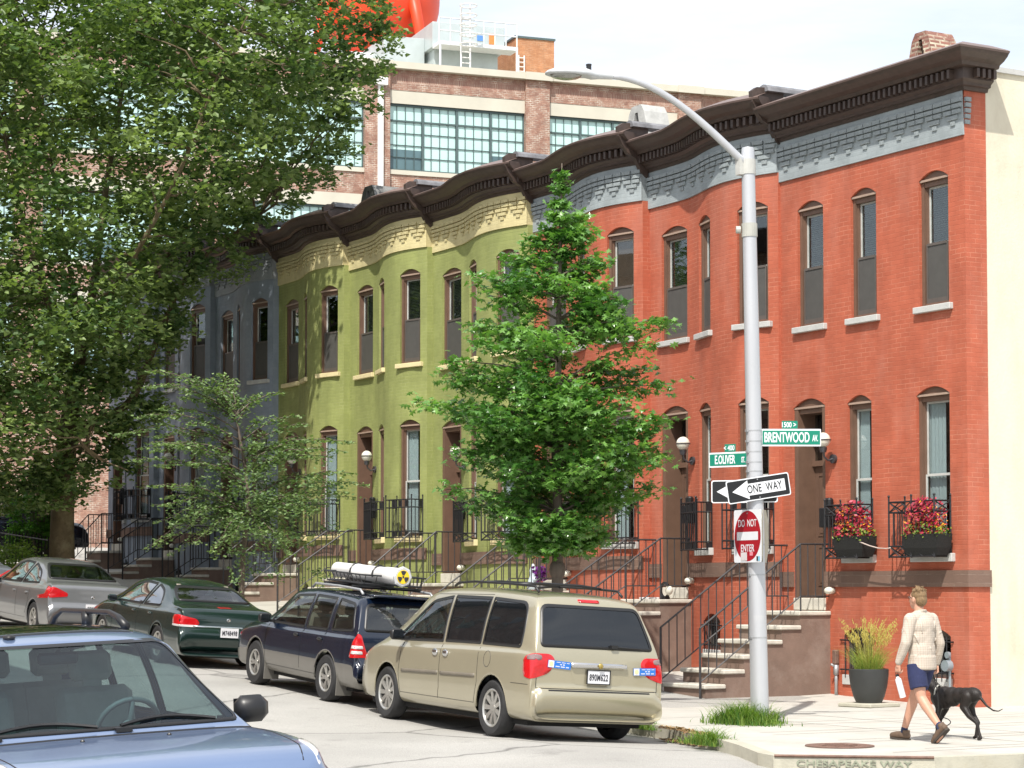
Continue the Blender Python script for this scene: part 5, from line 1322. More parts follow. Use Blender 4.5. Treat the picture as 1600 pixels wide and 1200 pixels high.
si=sedan('sedan','silver grey sedan with pointed red tail lamps parked nearest the plane tree',paint('silver_grey_paint',(.22,.225,.23),metal=.5,rough=.3),SST,2.85,-17.1,-8.5,
 [(30,[(-.36,.725,.02),(-.38,.775,.03),(-.16,.83,.04),(-.12,.97,.03),(.06,.97,.05),(.28,.86),(.28,.80)],'redl',.011,(-2.28,.80))],
 [(-.68,1.10,.07),(-.52,1.38,.10),(.52,1.38,.10),(.68,1.10,.07)],
 [[(-1.50,1.0,.05),(-1.25,1.22,.14),(-.72,1.365,.04),(-.50,.965,.03)],[(-.44,.965,.03),(-.62,1.37,.03),(-.1,1.385,.1),(.25,1.33,.12),(.90,.975,.04),(.85,.945,.03)]],
 tr=.325,seat='seatg',plate=('2BK 481',.60),hw=.875)
fs=sedan('sedan','grey sedan cut off by the left edge of the photo, beyond the silver one',paint('steel_grey_paint',(.16,.17,.19),metal=.4,rough=.3),SST,2.85,-24.2,-8.65,
 [(30,[(-.30,.75,.02),(-.30,.90,.03),(-.12,.95,.03),(.06,.97,.05),(.25,.84),(.25,.78)],'redl',.011,(-2.28,.80))],
 [(-.68,1.10,.07),(-.52,1.38,.10),(.52,1.38,.10),(.68,1.10,.07)],
 [[(-1.50,1.0,.05),(-1.25,1.22,.14),(-.72,1.365,.04),(-.50,.965,.03)],[(-.44,.965,.03),(-.62,1.37,.03),(-.1,1.385,.1),(.25,1.33,.12),(.90,.975,.04),(.85,.945,.03)]],
 tr=.325,hw=.875)
# ---------------------------------------------------------------- blue crossover in the foreground
pb=paint('slate_blue_paint',(.15,.215,.36),metal=.35,rough=.28)
BST=[(-2.05,.40,.38,.72,.5,.34),(-2.15,.46,.42,.80,.62,.33),(-2.20,.58,.52,.86,.70,.30),(-2.17,.70,.64,.875,.74,.28),(-2.12,.95,.86,.88,.76,.26),(-2.08,1.10,1.02,.885,.74,.26),(-1.98,1.35,1.08,.89,.69,.26),(-1.88,1.55,1.09,.895,.65,.26),(-1.75,1.64,1.09,.90,.63,.26),(-1.2,1.675,1.085,.90,.62,.26),(-.5,1.685,1.075,.90,.615,.26),(.05,1.665,1.07,.90,.61,.26),(.32,1.625,1.065,.90,.61,.26),(.42,1.585,1.063,.90,.615,.26),(.75,1.39,1.06,.90,.65,.26),(1.10,1.185,1.055,.90,.715,.26),(1.20,1.135,1.05,.90,.735,.26),(1.32,1.125,1.04,.915,.77,.26),(1.55,1.11,1.02,.93,.80,.26),(1.85,1.08,.985,.935,.80,.26),(2.05,1.03,.93,.90,.75,.26),(2.16,.90,.82,.81,.64,.26),(2.22,.70,.62,.78,.6,.26),(2.22,.45,.40,.75,.55,.26),(2.12,.32,.30,.7,.5,.26)]
suv=Car('crossover_suv',BST,2.62,'slate blue crossover in the lower left foreground, seen over its bonnet and windscreen','car',pb,tr=.345,archr=.41)
common(suv,.90,split=-.3)
suv.window('F',[(-.745,1.16,.05),(-.585,1.60,.07),(.585,1.60,.07),(.745,1.16,.05)],M['wsglass'],name='windscreen',wid=.012)
suv.window('S',[(-1.95,1.13,.06),(-1.78,1.50,.10),(-1.15,1.55,.03),(-1.2,1.11,.05)],M['carglass'])
suv.window('S',[(-1.12,1.11,.04),(-1.08,1.56,.02),(-.36,1.57,.02),(-.39,1.10,.03)],M['carglass'])
suv.window('S',[(-.32,1.10,.03),(-.29,1.57,.02),(.22,1.535,.10),(.78,1.14,.05),(.72,1.09,.03)],M['carglass'])
suv.window('B',[(-.68,1.14,.06),(-.56,1.56,.10),(.56,1.56,.10),(.68,1.14,.06)],M['carglass'],name='rear_window')
suv.body(); suv.wheels(.77,spokes=5,rimr=.22)
mb=MB(); suv.patch(mb,'T',dens(roundpoly([(-.62,-.50),(.16,-.50),(.16,.50),(-.62,.50)],.08)),.006,6,.01); mb.build('sunroof',glassm('sunroof_glass',tint=(.03,.03,.03),refl=.05,dark=.6),suv.e,smooth=True)
suv.seats([(-.12,(-.37,.37)),(-1.0,(-.40,0,.40))],zf=.48,mat=pm('seat_leather_beige',(.34,.33,.29),.7),h=.60)
mb=MB(); mb.bbox(.52,1.12,-.74,.74,.92,1.055,.05); mb.sphere((.62,.37,1.05),.2,12,8,(.9,1.1,.35)); mb.box(-2.0,1.0,-.8,.8,.32,.48); mb.build('dashboard',pm('dash_grey',(.12,.13,.135),.8),suv.e,smooth=True,auto=40)
mb=MB(Matrix.Translation((.33,.37,1.10))@Matrix.Rotation(R(-62),4,'Y')); mb.tube([(.185*math.cos(t*PI/12),.185*math.sin(t*PI/12),0) for t in range(25)],.016,8,cap=False); mb.tube([(-.18,0,0),(.0,0,-.03),(.18,0,0)],.018,6); mb.tube([(0,0,-.03),(0,-.18,0)],.018,6); mb.lathe([(.001,-.03),(.07,-.03),(.05,.01),(.001,.01)],(0,0,0),14); mb.build('steering_wheel',pm('wheel_grey',(.13,.135,.13),.6),suv.e,smooth=True)
mb=MB(); mb.bbox(.20,.24,-.12,.12,1.48,1.55,.015); mb.bar((.22,0,1.55),(.33,0,1.60),.02); mb.build('rear_view_mirror',M['trim'],suv.e)
suv.mirror(.66,.90,1.10,M['trim'],(.13,.20,.155))
for sd in (1,-1):
    mb=MB(); mb.tube([(-.22,sd*.57,1.66),(-.36,sd*.57,1.715),(-.52,sd*.57,1.745),(-1.45,sd*.57,1.75),(-1.6,sd*.57,1.71),(-1.72,sd*.57,1.63)],[.028,.022,.017,.017,.022,.03],8)
    mb.tube([(-.95,sd*.57,1.66),(-.97,sd*.57,1.74)],.035,8); mb.build('roof_rail',M['trim'],suv.e,smooth=True)
mb=MB()
for y0,y1,yb in ((-.12,.52,.40),(.52,-.0,0)): pass
for (py,ty) in ((.05,.60),(-.66,-.08)):
    a=suv.pt('F',py,1.155,.012); pts=[]
    for k in range(9):
        y=py+(ty-py)*k/8; z=1.175+.03*math.sin(PI*k/8)
        w=suv.pt('F',y,z,.014); 
        if w: pts.append(w)
    mb.tube(pts,.011,5); 
    if a: mb.cbox(a,(.06,.09,.025))
mb.build('wiper',M['trim'],suv.e)
mb=MB()
for y in (.24,-.24):
    w=suv.pt('T',1.36,y,.0); mb.sphere(w,.014,8,5)
mb.build('washer_nozzle',M['trim'],suv.e)
mb=MB(); w=suv.pt('T',.22,-.28,.008); mb.sphere(w,.045,10,6,(1.,.8,.4)); mb.build('roof_clip',M['trim'],suv.e,smooth=True)
mb=MB(); suv.line(mb,'T',[(1.26,.76),(1.5,.775),(1.9,.755),(2.08,.70)],.004,offs=.0); suv.line(mb,'T',[(1.26,-.76),(1.5,-.775),(1.9,-.755),(2.08,-.70)],.004,offs=.0); suv.line(mb,'T',[(1.235,-.76),(1.225,0),(1.235,.76)],.008,offs=0)
for sd in ('L','R'): suv.line(mb,sd,[(-.34,1.08),(-.34,.4)]); suv.line(mb,sd,[(.85,1.06),(.9,.45)])
mb.build('panel_gaps',M['trim'],suv.e)
for sd in (1,-1):
    mb=MB(); suv.patch(mb,'T',dens(roundpoly([(1.78,sd*.80),(1.72,sd*.86),(1.98,sd*.86),(2.10,sd*.78)],.03)),.006,3,.02); mb.build('headlamp',M['clear'],suv.e,smooth=True)
mb=MB(); mb.box(-1.9,1.9,-.7,.7,.2,.3); mb.build('underbody',M['under'],suv.e)
def grille_():
    mb=MB(); 
    for z in (.62,.70,.78): suv.line(mb,'F',[(-.45,z),(.45,z)],.012)
    mb.build('grille',M['chrome'],suv.e)
grille_()
HB=29.
SB=fh*math.cos(R(HB))-rt*math.sin(R(HB)); SANG=math.atan2(-SB.y,-SB.x)
CORN=CAM+fh*12.5+rt*(-(800-393)/3500*12.5)   # windscreen base corner of the driver's side
lc=Vector((1.14,.745)); ca,sa=math.cos(SANG),math.sin(SANG)
suv.place(CORN.x-(lc.x*ca-lc.y*sa),CORN.y-(lc.x*sa+lc.y*ca),SANG)
suv.e.matrix_world=suv.mw@Matrix.Rotation(R(2.6),4,'X')@Matrix.Translation((0,0,.02))
# ---------------------------------------------------------------- dark pickup on the cross street far left
pk=paint('dark_blue_paint',(.015,.02,.035),metal=.2,rough=.15)
PST=[(-2.3,.5,.45,.80,.6,.40),(-2.5,.6,.55,.90,.7,.38),(-2.55,.9,.85,.95,.8,.36),(-2.5,1.15,1.08,.97,.85,.36),(-1.9,1.17,1.1,.98,.85,.35),(-1.2,1.18,1.1,.98,.85,.35),(-1.1,1.3,1.12,.98,.75,.35),(-1.0,1.65,1.13,.98,.68,.35),(-.7,1.78,1.13,.98,.66,.35),(.3,1.8,1.12,.98,.65,.35),(.7,1.72,1.11,.98,.66,.35),(1.3,1.3,1.1,.98,.72,.35),(1.6,1.15,1.07,.97,.78,.35),(2.3,1.08,.98,.94,.75,.35),(2.55,.9,.8,.88,.65,.35),(2.6,.6,.5,.85,.6,.35),(2.5,.4,.38,.8,.55,.35)]
pu=Car('pickup_truck',PST,3.3,'dark pickup seen behind the plane tree trunk at far left','pickup truck',pk,tr=.38,archr=.45); common(pu,.98)
pu.window('S',[(-.95,1.16,.06),(-.85,1.65,.1),(-.15,1.7,.03),(-.15,1.16,.03)],M['carglass']); pu.window('S',[(-.05,1.16,.03),(-.05,1.7,.03),(.62,1.66,.1),(1.1,1.25,.05),(1.05,1.16,.03)],M['carglass'])
pu.body(); pu.wheels(.82,w=.24,spokes=6,rimr=.22)
mb=MB(); mb.box(-2.2,2.2,-.8,.8,.3,.4); mb.build('underbody',M['under'],pu.e)
pu.place(-38.5,-3.2,R(100),dz=.35)
# ================================================================ street furniture
def side(x,y): return side_z(x,y)
# ---- lamp post
PX_,PY_=1.49,-4.92; pz=side(PX_,PY_)
lp=empty('street_lamp',(PX_,PY_,pz),label='tall silver street lamp pole at the corner, carrying all the street signs',cat='street lamp')
M['alu']=pm('brushed_aluminium',(.50,.51,.53),.38,metal=.35,var=.05,scale=8,stretch=(1,1,.1))
mb=MB(); mb.lathe([(.125,-.05),(.122,0),(.116,1.5),(.090,7.3),(.088,7.62),(.080,7.66),(.001,7.68)],(0,0,0),28); mb.build('pole',M['alu'],lp,smooth=True,auto=50)
AT=Vector((-.50,-2.20,0))   # arm reach over the street
pts=[]; 
for k in range(15):
    t=k/14; pts.append((AT.x*t*.86,AT.y*t*.86,7.40+1.13*math.sin(min(1,t*1.02)*PI/2*.98)**1.0*(1-.0*t)))
mb=MB(); mb.tube(pts,[.055-.017*k/14 for k in range(15)],14); mb.build('arm',M['alu'],lp,smooth=True)
d=AT.normalized(); s_=Vector((-d.y,d.x,0)); F=frame_mat((AT.x*.86,AT.y*.86,8.53),d,s_,(0,0,1))
F=F@Matrix.Diagonal((.84,.95,1,1))
mb=MB(F); pr=[(-.05,.045,.045),(.18,.06,.05),(.30,.09,.06),(.42,.14,.085),(.7,.175,.085),(.92,.16,.06),(1.02,.10,.03),(1.05,.02,.01)]
rings=[]
for x,w_,h_ in pr: rings.append([mb.av((x,w_*math.cos(2*PI*j/16),max(-.02 if x>.35 else -1,h_*math.sin(2*PI*j/16))+.0)) for j in range(16)])
for k in range(len(rings)-1):
    for j in range(16): mb.face([rings[k][j],rings[k][(j+1)%16],rings[k+1][(j+1)%16],rings[k+1][j]])
mb.face(rings[0]); mb.face(rings[-1][::-1])
hd=mb.build('lamp_head',pm('lamp_head_grey',(.50,.52,.53),.5),lp,smooth=True,auto=60)
mb=MB(F); mb.sphere((.72,0,-.02),.15,16,8,(1.75,.9,.42)); mb.build('lens',glassm('lamp_lens',tint=(.6,.6,.55),refl=.15,dark=.25,dcol=(.3,.3,.26)),hd,smooth=True)
mb=MB(F); mb.lathe([(.04,.06),(.04,.12),(.045,.125),(.045,.14),(.001,.14)],(.34,0,0),12); mb.build('photocell',M['trim'],hd)
mb=MB(); mb.lathe([(.088,7.30),(.100,7.30),(.100,7.50),(.088,7.50)],(0,0,0),20,cap=False); F2=frame_mat((0,0,0),(0,0,1),s_,d)
mb.cbox((-.0+d.x*.11,d.y*.11,7.40),(.10,.10,.22)); mb.build('arm_bracket',pm('bracket_grey',(.45,.45,.42),.5),lp)
mb=MB(); mb.lathe([(.09,6.46),(.105,6.46),(.105,6.64),(.09,6.64)],(0,0,0),20,cap=False); q=-rt*.12; mb.tube([(q.x,q.y,6.56),(q.x*1.5,q.y*1.5,6.56)],.05,10); mb.build('collar',pm('collar_grey',(.40,.40,.36),.5),lp)
for z in (1.95,2.35,3.32,3.44,3.58,3.72,3.86,1.12):
    mb=MB(); r_=.1205-.0044*z; mb.lathe([(r_-.002,z),(r_+.004,z),(r_+.004,z+.018),(r_-.002,z+.018)],(0,0,0),24,cap=False); mb.cbox((0,-.112,z+.01),(.05,.03,.03)); mb.build('steel_band',M['galv'],lp)
mb=MB(); a0=math.atan2(-fh.y,-fh.x)
mb.cur=0
for (z,w_,h_,off_) in ((1.30,.13,.12,.02),):
    r_=.119-.0033*z; n=5; row=[]
    for j in range(n+1):
        a=a0+(off_+w_/r_*(j/n-.5)); row.append((mb.av((r_*1.012*math.cos(a),r_*1.012*math.sin(a),z)),mb.av((r_*1.012*math.cos(a),r_*1.012*math.sin(a),z+h_))))
    for j in range(n): mb.face([row[j][0],row[j+1][0],row[j+1][1],row[j][1]])
mb.build('paper_notice',pm('weathered_paper',(.56,.56,.55),.8),lp,recalc=False)
lp.matrix_world=Matrix.Translation((PX_,PY_,pz))@Matrix.Rotation(-.0165,4,fh)
PX_-=rt.x*.05; PY_-=rt.y*.05
# ---- signs: local frame x=reading direction, z up, front towards -y(local)
M['sgreen']=pm('sign_green',(.0,.20,.125),.35,var=.04); M['swhite']=pm('sign_white',(.72,.74,.76),.35,var=.03); M['sblack']=pm('sign_black',(.008,.009,.010),.4,var=.05); M['sred']=pm('sign_red',(.36,.008,.018),.35,var=.05); M['sback']=pm('sign_back_aluminium',(.44,.44,.36),.55,metal=.2,var=.1)
def sframe(c,xd,tilt=0):
    xd=Vector(xd).normalized(); n=Vector((xd.y,-xd.x,0))  # front normal
    Fm=Matrix(((xd.x,n.x,0,c[0]),(xd.y,n.y,0,c[1]),(xd.z,n.z,1,c[2]),(0,0,0,1)))
    # columns x, front, z
    return Fm@Matrix.Rotation(R(tilt),4,'Y')
def rplate(mb,w,h,r,y0,y1,cx=0,cz=0):
    pts=[]
    for sx,sz,a0 in ((1,1,0),(-1,1,90),(-1,-1,180),(1,-1,270)):
        for k in range(5): a=R(a0+k*22.5); pts.append((cx+sx*(w/2-r)+r*math.cos(a),cz+sz*(h/2-r)+r*math.sin(a)))
    mb.prism(pts,1,y0,y1)
def stext(parent,F,txt,size,x,z,mat,sx=.8,sp=1.,y=.006,bold=0.004,align='CENTER'):
    T=F@Matrix(((1,0,0,x),(0,0,1,y),(0,1,0,z),(0,0,0,1)))
    return text_mesh(txt,size,T,mat,parent,'lettering',sx=sx,spacing=sp,bold=bold,ext=.0008,align=align)
def street_sign(name,c,xd,w,h,txt,suf,num,label,tw):
    F=sframe(c,xd); e=empty('street_name_sign',(0,0,0),label=label,cat='street sign',group='green street name signs on the lamp pole')
    mb=MB(F); rplate(mb,w,h,.012,-.004,.0); p=mb.build('sign_plate',M['swhite'],e)
    mb=MB(F); mb.box(-w/2+.012,w/2-.012,.0005,.003,-h/2+.022,h/2-.022); mb.build('green_field',M['sgreen'],p)
    mb=MB(F); mb.box(-w/2+.012,w/2-.012,-.0075,-.0045,-h/2+.022,h/2-.022); mb.build('rear_field',M['sgreen'],p)
    stext(p,F,txt,h*.80,tw[0],-.004,M['swhite'],sx=tw[1],y=.0045,bold=.004); stext(p,F,suf,h*.50,tw[2],-.012,M['swhite'],sx=tw[1]*.85,y=.0045)
    mb=MB(F); rplate(mb,num[1],.105,.008,-.004,.0,num[2],h/2+.055); n_=mb.build('number_plate',M['sgreen'],e)
    stext(n_,F,num[0],.095,num[2]-.015,h/2+.052,M['swhite'],sx=.75,y=.0015,bold=.002)
    return e,F
# Brentwood sign: cantilevered to the right of the pole, facing the camera
zB=3.78
XB=(rt*1.0+fh*.02)
cB=Vector((PX_,PY_,0))+XB.normalized()*(.10+.385)
eB,FB=street_sign('b',(cB.x,cB.y,pz+zB),XB,.79,.23,'BRENTWOOD','AV.',('1500 >',.21,-.02),'larger green street sign reading BRENTWOOD AV with 1500 tab above it',(-.06,.51,.318))
mb=MB(FB); mb.box(-.47,-.393,-.012,.010,-.10,.10); mb.build('sign_bracket',M['galv'],eB)
XO=(rt*.62+fh*.785).normalized(); XO=Vector((rt.x*.80-fh.x*.6,rt.y*.80-fh.y*.6,0)).normalized()
cO=Vector((PX_,PY_,0))-XO*(.115+.30); 
eO,FO_=street_sign('o',(cO.x,cO.y,pz+3.50),XO,.60,.20,'E.OLIVER','ST.',('< 400',.17,.03),'smaller green street sign reading E. OLIVER ST left of the pole',(-.05,.50,.235))
mb=MB(FO_); mb.box(.295,.36,-.012,.010,-.08,.08); mb.build('sign_bracket',M['galv'],eO)
def one_way(c,xd,tilt,label,w=.915,h=.305):
    F=sframe(c,xd,tilt); e=empty('one_way_sign',(0,0,0),label=label,cat='traffic sign',group='one way arrow signs strapped to the lamp pole')
    mb=MB(F); rplate(mb,w,h,.03,-.004,0); p=mb.build('sign_plate',M['swhite'],e)
    mb=MB(F); rplate(mb,w-.03,h-.03,.022,.0005,.002); mb.build('black_field',M['sblack'],p)
    mb=MB(F); hx=-w/2+.075
    mb.poly([(hx,.0035,0),(hx+.235,.0035,.125),(hx+.235,.0035,.078),(w/2-.07,.0035,.078),(w/2-.07,.0035,-.078),(hx+.235,.0035,-.078),(hx+.235,.0035,-.125)][::-1]); mb.build('white_arrow',M['swhite'],p,recalc=False)
    stext(p,F,'ONE  WAY',.15,.085,-.002,M['sblack'],sx=.66,sp=1.04,y=.0055,bold=.0015)
    for z in (-.12,.12):
        mb=MB(F); mb.tube([(0.0,.002,z),(0.0,.008,z)],.009,8); mb.build('bolt',M['galv'],p)
    return e
# front face towards the camera
c1=Vector((PX_,PY_,0))-fh*.135+rt*.0
X1=(rt*.95+fh*.31)
one_way((c1.x+rt.x*.03,c1.y+rt.y*.03,pz+3.10),X1,-9,'front one way sign, tilted up to the right, nearest the viewer')
c2=Vector((PX_,PY_,0))+fh*.13
one_way((c2.x-rt.x*.13,c2.y-rt.y*.13,pz+3.07),rt*.93-fh*.37,0,'rear one way sign, level and half hidden behind the tilted one')
# do not enter
c3=Vector((PX_,PY_-.128,0)); X3=Vector((.996,-.085,0))
F=sframe((c3.x,c3.y,pz+2.47),X3,0); dn=empty('do_not_enter_sign',(0,0,0),label='square white sign with red disc reading DO NOT ENTER on the pole',cat='traffic sign')
mb=MB(F); rplate(mb,.70,.70,.03,-.004,0); p=mb.build('sign_plate',M['swhite'],dn)
mb=MB(F); mb.poly([(.335*math.cos(t*PI/24),.001,.335*math.sin(t*PI/24)) for t in range(48)]); mb.build('red_disc',M['sred'],p,recalc=False)
mb=MB(F); mb.poly([(-.27,.0022,-.055),(.27,.0022,-.055),(.27,.0022,.055),(-.27,.0022,.055)]); mb.build('white_bar',M['swhite'],p,recalc=False)
stext(p,F,'DO  NOT',.135,0,.165,M['swhite'],sx=.80,y=.003,bold=.001); stext(p,F,'ENTER',.135,0,-.165,M['swhite'],sx=.85,y=.003,bold=.001)
for (x,z,w_,h_,mt) in ((-.09,-.27,.16,.11,pm('sticker_pale',(.60,.56,.56),.6)),(.10,-.235,.08,.05,pm('sticker_pink',(.70,.25,.30),.6)),(.25,-.30,.035,.06,M['sblack']),(.295,-.30,.04,.06,pm('sticker_cyan',(.20,.55,.75),.6))):
    mb=MB(F); mb.box(x-w_/2,x+w_/2,.0035,.0045,z-h_/2,z+h_/2); mb.build('sticker',mt,p)
mb=MB(F); mb.tube([(0,-.0,.30),(0,.008,.30)],.010,8); mb.build('bolt',M['galv'],p)
# back of an octagonal stop sign facing the cross street
c4=Vector((PX_,PY_,0))+rt*.13+fh*.06; X4=rt*.26+fh*.966
F=sframe((c4.x,c4.y,pz+2.47),X4,0); so4=empty('stop_sign',(0,0,0),label='olive grey back of an octagonal sign sticking out right of the pole',cat='traffic sign')
mb=MB(F); pts=[(.38*math.cos(R(22.5+45*k)),.38*math.sin(R(22.5+45*k))) for k in range(8)]; mb.prism(pts,1,-.004,0); mb.build('sign_plate',M['sback'],so4)
mb=MB(F); mb.prism([(a*.93,b*.93) for a,b in pts],1,-.006,-.0045); mb.build('red_face',M['sred'],so4)
PX_,PY_=1.49,-4.92
# ---- manhole / drain
mh=empty('manhole_cover',(5.45,-6.70,side(5.45,-6.7)+.004),label='round rusty iron manhole cover in the corner pavement',cat='manhole cover')
M['rust']=pm('rusty_iron',(.17,.10,.075),.8,var=.3,scale=12,bump=.6,bscale=60)
mb=MB(); mb.lathe([(.001,.0),(.33,.0),(.34,.008),(.30,.010),(.29,.006),(.001,.006)],(0,0,0),32)
for k in range(-3,4):
    for j in range(-3,4):
        if k*k+j*j<10: mb.cbox((k*.075,j*.075,.008),(.04,.04,.005))
mb.build('cover_plate',M['rust'],mh)
mb=MB(); mb.lathe([(.34,.0),(.34,.009),(.39,.009),(.39,0)],(0,0,0),32,cap=False); mb.build('rim',M['rust'],mh)
# painted lettering + iron edge along the kerb
i0=17
def kpt(t,inset_=-.022):
    # t along kerb from vertex 15 to 18
    i=int(t); f=t-i; a=KX[15+i]; b=KX[16+i]; x=a[0]+(b[0]-a[0])*f; y=a[1]+(b[1]-a[1])*f; L=math.hypot(b[0]-a[0],b[1]-a[1]); tx,ty=(b[0]-a[0])/L,(b[1]-a[1])/L
    return Vector((x+ty*.022,y-tx*.022,0)),Vector((tx,ty,0))
M['kpaint']=pm('worn_green_stencil',(.25,.27,.20),.9,var=.5,scale=25)
a=Vector((4.8,-7.6,0)); b=Vector((6.1,-8.25,0)); dd=(b-a).normalized(); nn=Vector((dd.y,-dd.x,0))
# ---- planter with grass by the wall
pl=empty('planter',(-.97,-1.12,side(-.97,-1.12)+.055),label='large dark egg-shaped planter pot holding tall yellow-green grass',cat='planter')
mb=MB(); mb.lathe([(.001,0),(.19,0),(.235,.10),(.275,.25),(.295,.40),(.298,.50),(.285,.51),(.27,.49),(.25,.44),(.001,.44)],(0,0,0),32); mb.build('pot',pm('pot_charcoal',(.035,.037,.036),.5,var=.1),pl,smooth=True,auto=50)
M['blade']=leafm('grass_blade',(.20,.30,.05),(.50,.42,.12),trans=.3,rough=.6)
def leafattr(me,vals):
    at=me.attributes.new('leaf','FLOAT','FACE'); at.data.foreach_set('value',vals)
def grass_clump(name,parent,n,rad,h0,h1,lean,w0,mat,seed,c=(0,0,0),plume=0,cv=(0,1)):
    rg=random.Random(seed); mb=MB(); vals=[]
    for k in range(n):
        a=rg.uniform(0,2*PI); r=rad*math.sqrt(rg.random()); x,y=c[0]+r*math.cos(a),c[1]+r*math.sin(a); h=rg.uniform(h0,h1); ln=lean*rg.uniform(.3,1.)*h; a2=a+rg.uniform(-.7,.7); dx,dy=math.cos(a2),math.sin(a2); w_=w0*rg.uniform(.6,1.2); px,py=-dy,dx; a3=rg.uniform(0,PI); px,py=math.cos(a3),math.sin(a3)
        pr=None; val=rg.uniform(*cv); m=5
        for j in range(m+1):
            t=j/m; X=x+dx*ln*t*t; Y=y+dy*ln*t*t; Z=c[2]+h*(t-.25*lean*t*t*t); ww=w_*(1-t*.92)
            q=(mb.av((X-px*ww,Y-py*ww,Z)),mb.av((X+px*ww,Y+py*ww,Z)))
            if pr: mb.face([pr[0],pr[1],q[1],q[0]]); vals.append(min(1,val*.6+t*.5*plume+ (0 if plume else val*.4*t)))
            pr=q
        if plume and rg.random()<plume:
            for j in range(7):
                t=.72+.28*j/7; X=x+dx*ln*t*t; Y=y+dy*ln*t*t; Z=c[2]+h*(t-.25*lean*t*t*t); s=.022
                for q in range(2):
                    o=(rg.uniform(-s,s),rg.uniform(-s,s),rg.uniform(-s,s*1.5)); mb.face([mb.av((X,Y,Z-.01)),mb.av((X+o[0],Y+o[1],Z+o[2]+.02)),mb.av((X+o[0]*.3,Y+o[1]*.3,Z+.03))]); vals.append(1.)
    o=mb.build(name,mat,parent,recalc=False); leafattr(o.data,vals); return o
grass_clump('grass_tuft',pl,420,.20,.30,.62,1.0,.0045,M['blade'],3,(0,0,.42),0,(0,.5))
grass_clump('grass_plumes',pl,130,.14,.60,1.0,.5,.004,M['blade'],4,(0,0,.42),.8,(.5,1))
pv_=tag(None or MB().build('x',M['stone']) ,None) if False else None
mb=MB(); mb.bbox(-.33,.33,-.33,.33,0,.055,.01); o=mb.build('paving_slab',M['concrete_old']); o.location=(-.97,-1.12,side(-.97,-1.12)); o.rotation_euler=(0,0,.15); tag(o,'square mossy paving slab lying under the dark planter','paving slab')
# ---- flower boxes inside the two corner guards
def flower_box(x,label,seed,w_=.78):
    e=empty('flower_box',(x,-.22,2.27),label=label,cat='flower box',group='coco-lined flower boxes in the window cages')
    mb=MB(); 
    i=len(mb.v)
    for z,hw_,hd_ in ((.0,w_/2*.86,.10),(.12,w_/2*.95,.135),(.33,w_/2,.15),(.33,w_/2-.03,.125),(.28,w_/2-.03,.12)):
        for sx,sy in ((-1,-1),(1,-1),(1,1),(-1,1)): mb.av((sx*hw_,sy*hd_,z))
    mb.face([i+3,i+2,i+1,i])
    for r in range(4):
        for j in range(4): mb.face([i+4*r+j,i+4*r+(j+1)%4,i+4*r+4+(j+1)%4,i+4*r+4+j])
    mb.face([i+16,i+17,i+18,i+19]); mb.build('trough',pm('black_coco_liner',(.012,.012,.011),.95,var=.4,scale=40,bump=.8,bscale=90),e)
    rg=random.Random(seed); mb=MB(); vals=[]; mts=[]
    for nm,mt,n,sz,zr,xr in (('green_leaves',leafm('basket_green',(.06,.16,.02),(.30,.38,.06)),620,.04,(.26,.54),w_/2),('red_leaves',leafm('coleus_red',(.24,.012,.035),(.50,.04,.08),.2),900,.055,(.32,.90),w_*.42),('yellow_blooms',leafm('bloom_yellow',(.75,.42,.02),(.80,.25,.03),.2),200,.04,(.34,.86),w_*.44)):
        mts.append(mt); mb.cur=len(mts)-1
        for k in range(n):
            a=rg.uniform(-1,1); x=a*xr; z=zr[0]+(zr[1]-zr[0])*rg.random()*(1-.45*a*a); y=rg.uniform(-.16,.14)
            n_=Vector((rg.uniform(-.7,.7),rg.uniform(-1,.0),rg.uniform(.1,1))).normalized(); u=n_.orthogonal().normalized(); u.rotate(Matrix.Rotation(rg.uniform(0,6.28),3,n_)); v=n_.cross(u); s=sz*rg.uniform(.6,1.3); c=Vector((x,y,z))
            mb.poly([c-u*s*.5,c-v*s*.35+u*s*.1,c+u*s*.8,c+v*s*.35+u*s*.1]); vals.append(rg.random())
    o=mb.build('flowers',mts,e,recalc=False); leafattr(o.data,vals)
flower_box(-2.42,'left flower box beside the front door, red and yellow leaves',11,.74); flower_box(-.68,'right flower box near the house corner, mostly deep red leaves',12,.82)
# garden hose strung between the two boxes
mb=MB(); mb.tube([(-2.22,-.33,2.50),(-2.1,-.36,2.50),(-1.9,-.34,2.44),(-1.7,-.33,2.40),(-1.5,-.33,2.39),(-1.4,-.33,2.40)],.010,6); o=mb.build('hose',pm('hose_pale',(.55,.45,.40),.5),smooth=True); tag(o,'pale hose looped between the two flower boxes','hose')
# wall pipes by the first stoop and beyond the planter
def tap(x,label,col,z=.55):
    e=empty('water_pipe',(x,-.05,side(x,-.1)),label=label,cat='pipe'); mb=MB()
    mb.tube([(0,0,0),(0,0,z)],.028,10); mb.tube([(0,0,z-.12),(0,0,z+.04)],.045,10); mb.tube([(0,0,z),(0,-.10,z+.05)],.02,8); mb.build('riser',M['galv'],e,smooth=True)
    mb=MB(); mb.bbox(-.05,.05,-.05,.03,z+.05,z+.28,.015); mb.build('meter_box',col,e)
tap(-3.13,'short galvanised pipe with rusty cap beside the first stoop',M['rust'],.45)
gm=empty('gas_meter',(-.30,-.12,.62),label='small blue-grey round meter on the wall right of the planter',cat='meter'); mb=MB(); mb.tube([(0,0,0),(0,-.10,0)],.085,14); mb.tube([(0,-.02,.16),(0,-.06,.16)],.05,12); mb.tube([(0,0,-.6),(0,0,.2)],.02,8); mb.build('meter_body',pm('meter_blue_grey',(.28,.33,.36),.4,metal=.3),gm,smooth=True,auto=40)
